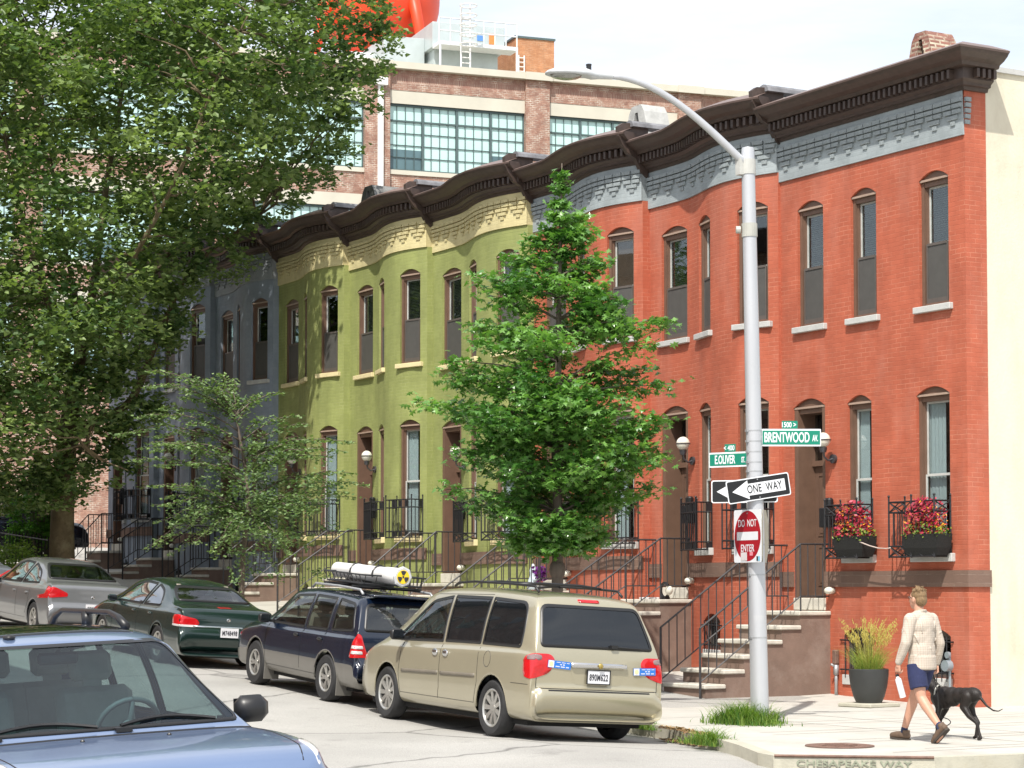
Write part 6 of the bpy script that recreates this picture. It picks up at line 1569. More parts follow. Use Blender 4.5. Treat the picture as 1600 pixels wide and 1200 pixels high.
# figurine and flower pot on the second red stoop (seen between the railings)
def on_stoop(h,u,y): return Vector((h.XL+u,y,h.zb+1.41))
p_=on_stoop(H[2],.55,-.25)
fg=empty('garden_figurine',p_,label='pale blue-white garden figurine sitting on the red house stoop behind the oak',cat='ornament'); mb=MB()
mb.lathe([(.001,0),(.10,0),(.12,.08),(.10,.2),(.06,.3),(.065,.34),(.07,.40),(.05,.46),(.02,.52),(.001,.53)],(0,0,0),14); mb.sphere((.09,-.02,.22),.05,8,6); mb.build('figure',pm('glazed_pale_blue',(.52,.60,.66),.35),fg,smooth=True)
p_=on_stoop(H[2],.95,-.32)
fp=empty('flower_pot',p_,label='little flower pot with purple pansies next to the figurine',cat='flower pot'); mb=MB(); mb.lathe([(.001,0),(.07,0),(.10,.16),(.001,.16)],(0,0,0),14); mb.build('pot',M['galv'],fp)
mb=MB(); vals=[]; rg=random.Random(5)
for k in range(120):
    c=Vector((rg.gauss(0,.07),rg.gauss(0,.05),.18+rg.random()*.28)); u=Vector((rg.uniform(-1,1),rg.uniform(-1,1),rg.uniform(-1,1))).normalized(); v=u.orthogonal().normalized(); s=.035; mb.poly([c-u*s,c-v*s,c+u*s,c+v*s]); vals.append(rg.random())
o=mb.build('blooms',leafm('purple_bloom',(.10,.01,.16),(.20,.03,.28)),fp,recalc=False); leafattr(o.data,vals)
# dark wreath-like ornament and parcel on the second stoop
p_=on_stoop(H[1],1.15,-.35)
wr=empty('stoop_lantern',p_,label='small dark round ornament with a pale lamp on the second stoop',cat='ornament'); mb=MB(); mb.tube([(.13*math.cos(t*PI/8),0,.16+.13*math.sin(t*PI/8)) for t in range(17)],.028,6,cap=False); mb.box(-.08,.08,-.05,.05,0,.05); mb.build('ring',M['iron'],wr); 
mb=MB(); mb.sphere((.16,-.02,.16),.08,10,8,(1,.8,1.1)); mb.build('globe',M['globe'],wr,smooth=True)
mb=MB(); mb.bbox(-.17,.17,-.11,.11,0,.035,.008); o=mb.build('newspaper',pm('newsprint',(.62,.60,.60),.8,var=.25,scale=30)); o.location=on_stoop(H[1],.75,-.42); tag(o,'folded newspaper lying on the top step of the second stoop','newspaper')
# weeds in the kerb and round the pole
M['weed']=leafm('weed_green',(.05,.15,.02),(.22,.30,.06),trans=.35,rough=.6)
def weeds(c,n,rx,ry,h,label,seed):
    rg=random.Random(seed); mb=MB(); vals=[]
    for k in range(n):
        x=c[0]+rg.gauss(0,rx*.45); y=c[1]+rg.gauss(0,ry*.45); a=rg.uniform(0,2*PI); hh=h*rg.uniform(.35,1.)*max(.2,1-.75*abs((x-c[0])/rx)); ln=rg.uniform(.3,1.1)*hh; z0=c[2]; w_=rg.uniform(.004,.009); px,py=-math.sin(a)*w_,math.cos(a)*w_; pr=None; v=rg.random()
        for j in range(4):
            t=j/3; X=x+math.cos(a)*ln*t*t;Y=y+math.sin(a)*ln*t*t;Z=z0+hh*(t-.3*t*t); k_=1-t*.9
            q=(mb.av((X-px*k_,Y-py*k_,Z)),mb.av((X+px*k_,Y+py*k_,Z)))
            if pr: mb.face([pr[0],pr[1],q[1],q[0]]); vals.append(v)
            pr=q
    o=mb.build('weed_clump',M['weed'],recalc=False); leafattr(o.data,vals); return tag(o,label,'weeds','weed clumps along the kerb')
weeds((PX_+.02,PY_-.30,pz),1700,.60,.34,.50,'big clump of bright green grass round the foot of the lamp pole',21)
weeds((PX_+.05,PY_+.1,pz),300,.25,.2,.38,'sparse tall grass just behind the lamp pole',22)
weeds((.9,-6.38,-.06),500,.55,.14,.24,'grass clump in the gutter right behind the minivan wheel',23)
weeds((3.6,-7.18,-.08),700,.60,.18,.34,'green weed clump on the kerb left of the stencilled lettering',24)
weeds((-.1,-6.25,0),300,.6,.12,.16,'shaded thin grass on the kerb beside the minivan',25)
mb=MB(); rg=random.Random(31); vals=[]
for k in range(420):
    t=rg.random(); x=1.7+t*1.5+rg.gauss(0,.06); y=-6.55-.35*t+rg.gauss(0,.07)-.05; z=road_z(x,y)+.03 if rg.random()<.5 else side(x,y)+.02
    a=rg.uniform(0,6.28); s=rg.uniform(.02,.05); u=Vector((math.cos(a),math.sin(a),rg.uniform(-.4,.6)))*s; v=Vector((-math.sin(a),math.cos(a),rg.uniform(-.3,.5)))*s*.6; c=Vector((x,y,z)); mb.poly([c-u,c-v,c+u,c+v]); vals.append(rg.random())
o=mb.build('dry_leaves',leafm('dry_leaf',(.16,.08,.04),(.40,.28,.14),.1),recalc=False); leafattr(o.data,vals); tag(o,kind='stuff')
# stencil on the kerb face
def kerb_text():
    e=empty('kerb_lettering',(KX[19][0],KX[19][1],0),label='faded green stencilled words CHESAPEAKE WAY on the kerb face',cat='lettering')
    p=Vector((*KX[18],0)); q=Vector((*KX[21],0)); d=(q-p).normalized(); n_=Vector((d.y,-d.x,0)); m_=(p+q)/2+n_*.034
    T=Matrix(((d.x,0,n_.x,m_.x-KX[19][0]),(d.y,0,n_.y,m_.y-KX[19][1]),(0,1,0,side(m_.x,m_.y)-.072),(0,0,0,1)))
    text_mesh('CHESAPEAKE WAY',.095,T,M['kpaint'],e,'stencil_word',sx=1.5,bold=.002)
    mb=MB(); a_=Vector((*KX[18],0))+n_*.026; b_=Vector((*KX[21],0))+n_*.03; mb.bar((a_.x,a_.y,side(a_.x,a_.y)+.004),(b_.x,b_.y,side(b_.x,b_.y)+.004),.022); tag(mb.build('kerb_edging',M['rust']),'rusty iron edging strip along the lettered kerb','kerb edging')
kerb_text()
# ================================================================ trees and shrubs
def pix(px,py,D):   # point seen in direction (px,py) of the photograph at distance D along the view axis (for shaping crowns)
    d=fw+rt*((px-800)/3500.)+up*((758-py)/3500.); return CAM+d*(D/d.dot(fh))
def leafpoly(kind,s):
    if kind=='kite': return [(-.5*s,0),(0,-.42*s),(.6*s,0),(0,.42*s)]
    if kind=='plane': return [(-.45*s,0),(-.2*s,-.5*s),(.12*s,-.32*s),(.62*s,0),(.12*s,.32*s),(-.2*s,.5*s)]
    if kind=='oak': return [(-.5*s,0),(-.22*s,-.12*s),(-.15*s,-.46*s),(.05*s,-.13*s),(.25*s,-.38*s),(.33*s,-.1*s),(.66*s,0),(.33*s,.1*s),(.25*s,.38*s),(.05*s,.13*s),(-.15*s,.46*s),(-.22*s,.12*s)]
    return [(-.5*s,0),(-.1*s,-.28*s),(.5*s,0),(-.1*s,.28*s)]
class Leaves:
    def __init__(s,kind): s.v=[];s.f=[];s.a=[];s.k=kind
    def add(s,c,n,size,rg,val):
        n=n.normalized(); u=n.orthogonal().normalized(); u.rotate(Matrix.Rotation(rg.uniform(0,6.283),3,n)); v=n.cross(u); i=len(s.v); P=leafpoly(s.k,size)
        for k,(a,b) in enumerate(P): s.v.append(c+u*a+v*b-n*(abs(b)*.35+abs(a)*.12))
        s.f.append(tuple(range(i,i+len(P)))); s.a.append(val)
    def build(s,name,mat,parent):
        me=bpy.data.meshes.new(name); me.from_pydata([tuple(p) for p in s.v],[],s.f); me.materials.append(mat); at=me.attributes.new('leaf','FLOAT','FACE'); at.data.foreach_set('value',s.a)
        o=bpy.data.objects.new(name,me); COL.objects.link(o); o.parent=parent; return o
def branch(mb,a,b,r0,r1,rg,sag=0.,n=6,wob=.06):
    pts=[]; L=(b-a).length
    for k in range(n+1):
        t=k/n; p=a.lerp(b,t)+Vector((0,0,1))*sag*L*math.sin(PI*t)
        if 0<k<n: p+=Vector((rg.gauss(0,1),rg.gauss(0,1),rg.gauss(0,1)))*wob*L*.25
        pts.append(p)
    mb.tube(pts,[r0+(r1-r0)*k/n for k in range(n+1)],7 if r0>.05 else 5); return pts
M['bark_plane']=pm('plane_bark',(.115,.085,.045),.85,var=.35,scale=3,bump=.9,bscale=14,dirt=(.26,.22,.13),dscale=2.6)
M['bark']=pm('bark_grey_brown',(.12,.095,.075),.9,var=.3,scale=8,bump=.8,bscale=30,stretch=(1,1,.25))
# ---- big plane tree
rg=random.Random(42)
D0=(Vector((-27,-5,0))-CAM).dot(fh); base=Vector((-27.0,-5.0,sg(-27)))
pt_=empty('plane_tree',base,label='huge leafy plane tree with mottled trunk filling the upper left',cat='tree')
off=-base
tw=MB(Matrix.Translation(off))
T=[base+Vector((0,0,-.2)),base+Vector((0,0,1.5)),pix(99,760,D0),pix(104,690,D0),pix(118,600,D0+.2)]
tw.tube(T,[.36,.29,.27,.25,.21],14)
limbs=[[T[3],pix(150,660,D0+.6),pix(205,625,D0+.8),pix(250,520,D0+.6),pix(300,420,D0+.2),pix(400,340,D0)],
 [T[4],pix(135,520,D0+.5),pix(150,420,D0+.5),pix(165,300,D0+1),pix(190,150,D0+1),pix(220,0,D0+1)],
 [T[4],pix(170,540,D0+1),pix(240,430,D0+1.5),pix(310,330,D0+2),pix(380,200,D0+2.5),pix(470,80,D0+2.5)],
 [T[4],pix(90,520,D0-1),pix(60,430,D0-2),pix(30,320,D0-2.5),pix(0,180,D0-3),pix(-40,40,D0-3)],
 [T[3],pix(60,640,D0-1),pix(10,600,D0-2),pix(-60,540,D0-3),pix(-140,460,D0-3.5)],
 [T[4],pix(150,500,D0-2),pix(210,400,D0-3.5),pix(280,270,D0-4.5),pix(340,120,D0-5),pix(400,0,D0-5)],
 [T[4],pix(120,480,D0+2),pix(100,380,D0+3.5),pix(80,250,D0+4),pix(60,100,D0+4)],
 [T[3],pix(125,700,D0-1.5),pix(150,715,D0-2.6),pix(200,735,D0-3.4)]]
nodesL=[]
for L in limbs:
    n=len(L); P=catm([tuple(p) for p in L],4); P=[Vector(p) for p in P]; r0=.15 if L in limbs[:2] else (.09 if L is not limbs[-1] else .05)
    tw.tube(P,[r0*(1-.82*k/(len(P)-1)) for k in range(len(P))],9); nodesL+=P[3:]
poly=[(-220,-170),(560,-170),(590,-60),(604,10),(612,60),(600,105),(572,130),(588,160),(560,190),(520,205),(548,235),(505,262),(520,285),(470,300),(440,335),(405,352),(350,372),(385,415),(362,432),(310,425),(285,470),(290,520),(262,560),(225,590),(262,640),(228,660),(185,690),(226,738),(180,755),(140,760),(110,785),(70,790),(30,790),(-30,800),(-220,780)]
lf=Leaves('plane'); cl=[]
tries=0
while len(cl)<1200 and tries<30000:
    tries+=1; x=rg.uniform(-220,620); y=rg.uniform(-170,790)
    if not inpoly(x,y,poly): continue
    # distance to outline
    dm=min(math.hypot(x-(poly[i-1][0]+(poly[i][0]-poly[i-1][0])*t),y-(poly[i-1][1]+(poly[i][1]-poly[i-1][1])*t)) for i in range(len(poly)) for t in (0,.33,.66))
    if dm<(16 if y<600 else 9): continue
    dep=min(5.5,.5+dm/70*2.6); d=rg.uniform(-1,1); d=math.copysign(abs(d)**.6,d)*dep
    if y>560: d=-abs(d)*.8-.3 if rg.random()<.75 else d*.7
    c=pix(x,y,D0+d); 
    if any((c-q[0]).length<.30 for q in cl[-250:]): continue
    cl.append((c,min(.85,.28+dm/120),y))
for (c,r,y) in cl:
    nl=int(rg.uniform(60,115)); tone=rg.gauss(.5,.28)
    sub=[Vector((rg.gauss(0,.45),rg.gauss(0,.45),rg.gauss(0,.28)))*r for _ in range(5)]
    for k in range(nl):
        o=sub[k%5]+Vector((rg.gauss(0,.24),rg.gauss(0,.24),rg.gauss(0,.15)))*r*1.05
        n=Vector((rg.gauss(0,.55),rg.gauss(0,.55),1)); lf.add(c+o+off,n,rg.uniform(.10,.19),rg,max(0,min(1,tone+rg.gauss(0,.22))))
tips=[]
for (c,r,y) in cl[::4]:
    q=min(nodesL,key=lambda p:(p-c).length+max(0,(p.z-c.z))*.6)
    if (q-c).length<5: branch(tw,q,c,.035,.008,rg,.05,5,.10)
for k in range(150):   # stray tip sprays that break the outline
    i=rg.randrange(len(poly)); a=poly[i-1]; b=poly[i]; t=rg.random(); x=a[0]+(b[0]-a[0])*t; y=a[1]+(b[1]-a[1])*t
    if x<-60 or y<-60: continue
    d=rg.uniform(-1.5,1.5); c=pix(x,y,D0+d); nrm=Vector((rg.gauss(0,.3),rg.gauss(0,.3),rg.gauss(0,.2)))
    for j in range(26): lf.add(c+nrm*(j/20.-.5)+Vector((rg.gauss(0,.10),rg.gauss(0,.10),rg.gauss(0,.07)))+off,Vector((rg.gauss(0,.5),rg.gauss(0,.5),1)),rg.uniform(.08,.15),rg,rg.uniform(.3,.9))
tw.build('trunk',M['bark_plane'],pt_,smooth=True,recalc=False)
lf.build('crown',leafm('plane_leaf',(.060,.115,.038),(.26,.34,.13),trans=.34,rough=.5),pt_)
# ---- young pin oak in the middle
rg=random.Random(9)
ob=Vector((-3.7,-4.95,side_z(-3.7,-4.95))); Do=(ob-CAM).dot(fh); ok=empty('oak_tree',ob,label='young bright green pin oak in the middle, in front of the red houses',cat='tree'); off=-ob
tw=MB(Matrix.Translation(off)); lf=Leaves('oak')
Tk=[ob+Vector((0,0,-.1)),pix(871,900,Do),pix(872,800,Do),pix(868,700,Do),pix(872,600,Do),pix(873,500,Do),pix(875,400,Do),pix(877,320,Do),pix(878,255,Do)]
Tk=[Vector(p) for p in catm([tuple(p) for p in Tk],3)]; tw.tube(Tk,[.10*(1-.93*k/(len(Tk)-1)) for k in range(len(Tk))],9)
tw.sphere(pix(871,890,Do),.13,8,6,(1,1,1.3))
prof=[(262,.04),(300,.08),(345,.11),(365,.34),(400,.50),(435,.95),(480,1.25),(520,1.42),(560,1.5),(600,1.72),(640,1.75),(690,1.5),(740,1.6),(780,1.4),(820,.85),(860,.55)]
def rad(y):
    for (a,b),(c,d) in zip(prof,prof[1:]):
        if a<=y<=c: return b+(d-b)*(y-a)/(c-a)
    return .1
def trunk_at(z): return min(Tk,key=lambda p:abs(p.z-z))
def spray(a,b,rg,n,size,w,lf,tone,t0=.3,droop=.0):
    L=(b-a).length
    for k in range(n):
        t=t0+(1-t0)*rg.random()**.8; p=a.lerp(b,t); s=w*(1.1-.6*abs(t-.7))
        p=p+Vector((rg.gauss(0,s),rg.gauss(0,s),rg.gauss(0,s*.55)-droop*t)); lf.add(p+off,Vector((rg.gauss(0,.55),rg.gauss(0,.55),1)),size*rg.uniform(.7,1.25),rg,max(0,min(1,tone+rg.gauss(0,.25))))
tg=[(832,372),(745,432),(790,405),(738,512),(700,565),(692,592),(648,628),(722,650),(716,700),(697,765),(742,788),(765,690),(800,850),(915,362),(905,342),(932,412),(925,458),(1050,505),(985,508),(1003,580),(1045,600),(1040,655),(1035,705),(1030,762),(985,745),(960,775),(915,820),(870,850),(760,600),(960,600)]
for (x,y) in tg:
    b=pix(x,y,Do+rg.uniform(-.7,.7)); a=trunk_at(b.z-.35*(abs(x-873)/100.)*.5-.1); branch(tw,a,b,.022,.005,rg,.06,5,.05); spray(a,b,rg,150,.135,.13,lf,rg.gauss(.6,.15),.4)
for k in range(150):
    y=262+(860-262)*rg.random()**.8; r=rad(y)*rg.uniform(.55,1.02); a_=rg.uniform(0,2*PI); p0=pix(873,y,Do); b=p0+Vector((math.cos(a_)*r,math.sin(a_)*r,rg.uniform(-.1,.12))); a=trunk_at(b.z-.3*r)
    if r>.3: branch(tw,a,b,.018,.004,rg,.06,4,.05)
    spray(a,b,rg,int(30+95*min(1,r)),.135,.05+.11*min(1,r),lf,rg.gauss(.52,.3),.35 if r>.5 else 0)
tw.build('trunk',M['bark'],ok,smooth=True,recalc=False)
lf.build('crown',leafm('oak_leaf',(.045,.14,.026),(.20,.38,.095),trans=.32,rough=.3,spec=.7),ok)
# ---- small feathery elm left of centre
rg=random.Random(17)
eb=Vector((-15.9,-5.0,side_z(-15.9,-5))); De=(eb-CAM).dot(fh); el=empty('elm_tree',eb,label='small sparse elm with arching feathery branches in front of the blue houses',cat='tree'); off=-eb
tw=MB(Matrix.Translation(off)); lf=Leaves('kite')
tk=[eb+Vector((0,0,-.1)),pix(380,860,De),pix(388,800,De),pix(384,740,De),pix(376,690,De),pix(368,650,De)]
tk=[Vector(p) for p in catm([tuple(p) for p in tk],3)]; tw.tube(tk,[.07*(1-.7*k/(len(tk)-1)) for k in range(len(tk))],8)
tg=[(228,578),(252,600),(288,583),(330,604),(366,592),(352,630),(405,622),(440,612),(415,650),(214,652),(250,638),(238,682),(203,718),(237,727),(222,700),(262,822),(246,815),(270,762),(250,780),(540,705),(556,690),(520,742),(500,688),(545,770),(552,740),(500,800),(470,842),(452,868),(330,862),(300,850),(420,858),(480,662),(360,852),(465,700),(310,720),(320,790),(440,800),(400,700),(290,660)]
for (x,y) in tg+[(x+rg.uniform(-40,40),y+rg.uniform(-30,40)) for (x,y) in tg]:
    b=pix(x,y,De+rg.uniform(-1.1,1.1)); a=min(tk[6:],key=lambda p:abs(p.z-(b.z-.45))); L=(b-a).length
    P=branch(tw,a,b,.018,.004,rg,.10,7,.05)
    for k in range(int(35+L*58)):
        t=.18+.82*rg.random(); i=min(len(P)-2,int(t*(len(P)-1))); f=t*(len(P)-1)-i; p=P[i].lerp(P[i+1],f)
        tx=rg.gauss(0,.10*(1.25-t)); p=p+Vector((rg.gauss(0,.07),rg.gauss(0,.07),tx*.6-.02)); lf.add(p+off,Vector((rg.gauss(0,.45),rg.gauss(0,.45),1)),rg.uniform(.05,.095),rg,max(0,min(1,rg.gauss(.45+.15*t,.22))))
for k in range(85):
    c=pix(rg.gauss(405,52),rg.gauss(785,48),De+rg.gauss(0,.7)); 
    for j in range(48): lf.add(c+Vector((rg.gauss(0,.13),rg.gauss(0,.13),rg.gauss(0,.09)))+off,Vector((rg.gauss(0,.5),rg.gauss(0,.5),1)),rg.uniform(.05,.095),rg,max(0,min(1,rg.gauss(.35,.2))))
tw.build('trunk',M['bark'],el,smooth=True,recalc=False)
lf.build('crown',leafm('elm_leaf',(.055,.11,.042),(.26,.36,.15),trans=.28,rough=.45),el)
# ---- shrub and vine near the plane tree
def bushy(name,c,r,n,size,label,cat,m,seed,tone=.6,kind='kite'):
    rg=random.Random(seed); e=empty(name,c,label=label,cat=cat); lf=Leaves(kind); mb=MB()
    for k in range(int(n/60)):
        a=rg.uniform(0,6.28); t=rg.random()**.5; cc=Vector((math.cos(a)*t*r[0]*.85,math.sin(a)*t*r[1]*.85,r[2]*rg.uniform(.1,1)*(1-.35*t*t))); mb.tube([Vector((cc.x*.3,cc.y*.3,-.05)),cc*.6,cc],[.012,.009,.004],5)
        for j in range(60): lf.add(cc+Vector((rg.gauss(0,.12),rg.gauss(0,.12),rg.gauss(0,.10))),Vector((rg.gauss(0,.5),rg.gauss(0,.5),1)),size*rg.uniform(.7,1.3),rg,max(0,min(1,rg.gauss(tone,.2))))
    mb.build('stems',M['bark'],e,recalc=False); lf.build('foliage',m,e); return e
bl=leafm('shrub_leaf',(.07,.17,.03),(.30,.42,.10),trans=.35)
c=pix(35,885,(Vector((-28,-5.6,0))-CAM).dot(fh)); bushy('shrub',Vector((-27.6,-5.9,sg(-27.6))),(1.3,.6,1.15),2400,.08,'sunlit light green shrub at the kerb left of the plane trunk','shrub',bl,51,.7)
c=pix(12,890,(Vector((-28,-5.6,0))-CAM).dot(fh)); bushy('shrub',Vector((-29.9,-5.9,sg(-29.9))),(1.1,.6,1.2),1600,.08,'sunlit shrub farther up the kerb at the left photo edge','shrub',bl,52,.8)
bushy('vine',Vector((-33.2,-3.6,sg(-33))),(1.0,.9,3.3),5200,.11,'tall bright climbing vine between plane trunk and last blue house','vine',leafm('vine_leaf',(.035,.13,.02),(.16,.32,.06),trans=.4),53,.45,'plane')
# low iron fence behind the shrub
mb=MB(); zf=sg(-30)
for k in range(34): x=-36+k*.26; mb.bar((x,-5.2,sg(x)),(x,-5.2,sg(x)+1.35),.022)
for z in (.25,1.25): mb.bar((-36,-5.2,sg(-36)+z),(-27.4,-5.2,sg(-27.4)+z),.03)
o=mb.build('iron_fence',M['iron']); tag(o,'low black iron fence around the plane tree bed','fence')
# backdrop greenery closing the street to the left
bushy('hedge',Vector((-52,-9,sg(-52))),(3,5,3.0),6000,.20,'distant dark greenery at the far left end of the street','hedge',leafm('hedge_leaf',(.02,.06,.015),(.08,.14,.04)),54,.4,'plane')
# ================================================================ walking man and dog
def remesh_obj(mb,name,mat,parent,vox=.008,smooth=6,fac=.5):
    me=bpy.data.meshes.new(name); me.from_pydata([tuple(v) for v in mb.v],[],mb.f)
    import bmesh
    bm=bmesh.new(); bm.from_mesh(me); bmesh.ops.recalc_face_normals(bm,faces=bm.faces); bm.to_mesh(me); bm.free()
    o=bpy.data.objects.new('tmp',me); COL.objects.link(o)
    m=o.modifiers.new('r','REMESH'); m.mode='VOXEL'; m.voxel_size=vox
    if smooth: s=o.modifiers.new('s','SMOOTH'); s.iterations=smooth; s.factor=fac
    bpy.context.view_layer.update(); dg=bpy.context.evaluated_depsgraph_get(); n=bpy.data.meshes.new_from_object(o.evaluated_get(dg)); bpy.data.objects.remove(o)
    n.name=name; n.materials.clear(); n.materials.append(mat); n.polygons.foreach_set('use_smooth',[True]*len(n.polygons))
    r=bpy.data.objects.new(name,n); COL.objects.link(r); r.parent=parent; return r
def limb(mb,pts,flat=None,n=14):
    """pts: (x,y,z,r) ; spheres at the nodes and tapered tubes between them"""
    for a,b in zip(pts,pts[1:]):
        A,B=Vector(a[:3]),Vector(b[:3]); mb.tube([A,A.lerp(B,.5),B],[a[3],(a[3]+b[3])/2,b[3]],n)
    for p in pts: mb.sphere(p[:3],p[3],n,8)
def ell(mb,c,r,M_=None,n=18,m=12):
    o=mb.M; F=Matrix.Translation(c)
    if M_ is not None: F=F@M_
    mb.M=F if o is None else o@F; mb.sphere((0,0,0),1.,n,m,r); mb.M=o
def hand(mb,w,dirv,palm,thumb,curl):
    """w wrist, dirv along the hand, palm = palm normal, thumb = side of the thumb"""
    d=Vector(dirv).normalized(); p=Vector(palm).normalized(); t=Vector(thumb).normalized(); w=Vector(w)
    limb(mb,[(*w,.024),(*(w+d*.03),.026)],n=10)
    for k in range(4):
        o=t*(.030-.020*k); limb(mb,[(*(w+d*.02+o*.6),.016),(*(w+d*.085+o),.0125)],n=8)
        L=[.040,.045,.042,.032][k]; a=w+d*.088+o; c=curl
        q1=a+(d*math.cos(c)+p*math.sin(c))*L; q2=q1+(d*math.cos(c*2.1)+p*math.sin(c*2.1))*L*.62; q3=q2+(d*math.cos(c*2.9)+p*math.sin(c*2.9))*L*.5
        limb(mb,[(*a,.0105),(*q1,.0092),(*q2,.0085),(*q3,.0074)],n=8)
    a=w+d*.025+t*.024; limb(mb,[(*a,.014),(*(a+d*.03+t*.022+p*.012),.0115),(*(a+d*.056+t*.024+p*.026),.0095),(*(a+d*.074+t*.016+p*.038),.008)],n=8)
M['skin']=pm('skin',(.52,.28,.19),.5,var=.08,scale=14)
M['hair']=pm('hair_sandy',(.20,.125,.06),.7,var=.35,scale=60,bump=.6,bscale=160,stretch=(1,1,.5))
def plaid():
    m=pm('plaid_shirt_cloth',(.50,.44,.37),.85,var=.05,scale=8,bump=.5,bscale=22); t=m.node_tree; b=t.nodes['Principled BSDF']
    tcn=N(t,'ShaderNodeTexCoord'); sp=N(t,'ShaderNodeSeparateXYZ'); t.links.new(tcn.outputs['Object'],sp.inputs[0]); outs=[]
    for ax,sc_ in (('Y',1),('Z',1)):
        mu=N(t,'ShaderNodeMath',operation='MULTIPLY'); mu.inputs[1].default_value=38.; t.links.new(sp.outputs[ax],mu.inputs[0]); fr=N(t,'ShaderNodeMath',operation='FRACT'); t.links.new(mu.outputs[0],fr.inputs[0]); gt=N(t,'ShaderNodeMath',operation='GREATER_THAN'); gt.inputs[1].default_value=.80; t.links.new(fr.outputs[0],gt.inputs[0]); outs.append(gt)
    ad=N(t,'ShaderNodeMath',operation='ADD'); t.links.new(outs[0].outputs[0],ad.inputs[0]); t.links.new(outs[1].outputs[0],ad.inputs[1]); m2=N(t,'ShaderNodeMath',operation='MULTIPLY'); m2.inputs[1].default_value=.30; t.links.new(ad.outputs[0],m2.inputs[0])
    src=b.inputs['Base Color'].links[0].from_socket; mxx=N(t,'ShaderNodeMixRGB'); mxx.inputs[2].default_value=(.30,.20,.14,1); t.links.new(m2.outputs[0],mxx.inputs[0]); t.links.new(src,mxx.inputs[1]); t.links.new(mxx.outputs[0],b.inputs['Base Color']); return m
MP=CAM+fh*26.1+rt*((1438-800)/3500*26.1); MANG=PI+.152
man=empty('person',(MP.x,MP.y,0.),MANG,label='man in pale plaid shirt and navy shorts walking left beside the dog',cat='person')
man.location.z=side_z(MP.x,MP.y)
mb=MB()
# head (turned a little left), neck
ell(mb,(.055,0,1.665),(.095,.076,.105)); ell(mb,(.075,0,1.615),(.075,.060,.075)); ell(mb,(.105,0,1.570),(.040,.034,.030))
limb(mb,[(.01,0,1.45,.062),(.03,0,1.53,.056),(.045,0,1.60,.055)])
limb(mb,[(.148,0,1.665,.012),(.166,0,1.632,.014),(.155,0,1.620,.013)]); limb(mb,[(.138,-.022,1.592,.010),(.142,0,1.592,.011),(.138,.022,1.592,.010)])
for s_ in (1,-1): ell(mb,(.045,s_*.080,1.645),(.020,.010,.034)); ell(mb,(.130,s_*.030,1.672),(.018,.016,.012))
# torso core
ell(mb,(0,0,1.30),(.105,.155,.20)); ell(mb,(0,0,1.05),(.10,.14,.20)); ell(mb,(-.01,0,.94),(.11,.15,.12))
# arms
LS,LE,LW=(0,.185,1.42),(.01,.255,1.15),(.12,.262,.905)
RS,RE,RW=(0,-.185,1.42),(-.06,-.255,1.14),(.01,-.275,.89)
for S_,E_,W_ in ((LS,LE,LW),(RS,RE,RW)): limb(mb,[(*S_,.055),(*E_,.042),((E_[0]+W_[0])/2,(E_[1]+W_[1])/2,(E_[2]+W_[2])/2,.040),(*W_,.026)])
# legs: right forward, left trailing with the heel up
limb(mb,[(0,-.09,.90,.095),(.10,-.095,.72,.082),(.20,-.10,.52,.058),(.235,-.10,.42,.060),(.30,-.095,.26,.046),(.36,-.09,.10,.035)])
limb(mb,[(.345,-.09,.06,.036),(.44,-.09,.045,.032),(.53,-.09,.035,.026)])
limb(mb,[(0,.09,.90,.095),(-.03,.095,.72,.082),(-.08,.10,.52,.057),(-.15,.10,.43,.061),(-.27,.10,.29,.046),(-.375,.10,.175,.034)])
limb(mb,[(-.40,.10,.15,.034),(-.36,.10,.09,.032),(-.315,.10,.035,.026)])
hand(mb,LW,(.10,-.02,-.98),(0,-1,0),(1,0,0),1.15)
hand(mb,RW,(.06,.03,-.98),(0,1,0),(1,0,0),1.1)
remesh_obj(mb,'body',M['skin'],man,.0062,3,.5)
# eyes
for s_ in (1,-1):
    m2=MB(); m2.sphere((.140,s_*.030,1.672),.0105,8,6); m2.build('eye',pm('eye_white',(.6,.6,.6),.3),man,smooth=True)
# shirt
mb=MB()
ell(mb,(-.005,0,1.34),(.135,.192,.155)); mb.tube([(-.005,0,1.34),(-.005,0,1.2),(-.01,0,1.05),(-.012,0,.87)],[.134,.135,.137,.136],20); ell(mb,(-.005,0,1.22),(.132,.182,.20)); ell(mb,(-.010,0,1.05),(.138,.184,.22))
mb.lathe([(.130,.0),(.139,.02),(.135,.16),(.10,.17)],(-.012,0,.835),24,1.06,1.36)
limb(mb,[(0,-.12,1.43,.075),(.005,0,1.46,.075),(0,.12,1.43,.075)])
mb.tube([(.012,0,1.47),(.022,0,1.515)],[.078,.068],16)
for S_,E_,W_ in ((LS,LE,LW),(RS,RE,RW)):
    limb(mb,[(*S_,.078),((S_[0]+E_[0])/2,(S_[1]+E_[1])/2,(S_[2]+E_[2])/2,.068),(*E_,.060),((E_[0]+W_[0])/2,(E_[1]+W_[1])/2,(E_[2]+W_[2])/2,.055),(W_[0]*.93+E_[0]*.07,W_[1],W_[2]+.025,.043)])
rg=random.Random(3)
for k in range(26):   # folds
    a=rg.uniform(0,2*PI); z=rg.uniform(.88,1.36); r1,r2=.136,.188; p=Vector((r1*math.cos(a)-.01,r2*math.sin(a)*.97,z)); a2=a+rg.uniform(-.5,.5); q=Vector((r1*math.cos(a2)-.01,r2*math.sin(a2)*.97,z+rg.uniform(-.12,.12))); limb(mb,[(*p,.004),(*((p+q)/2*1.015),.010),(*q,.004)],n=6)
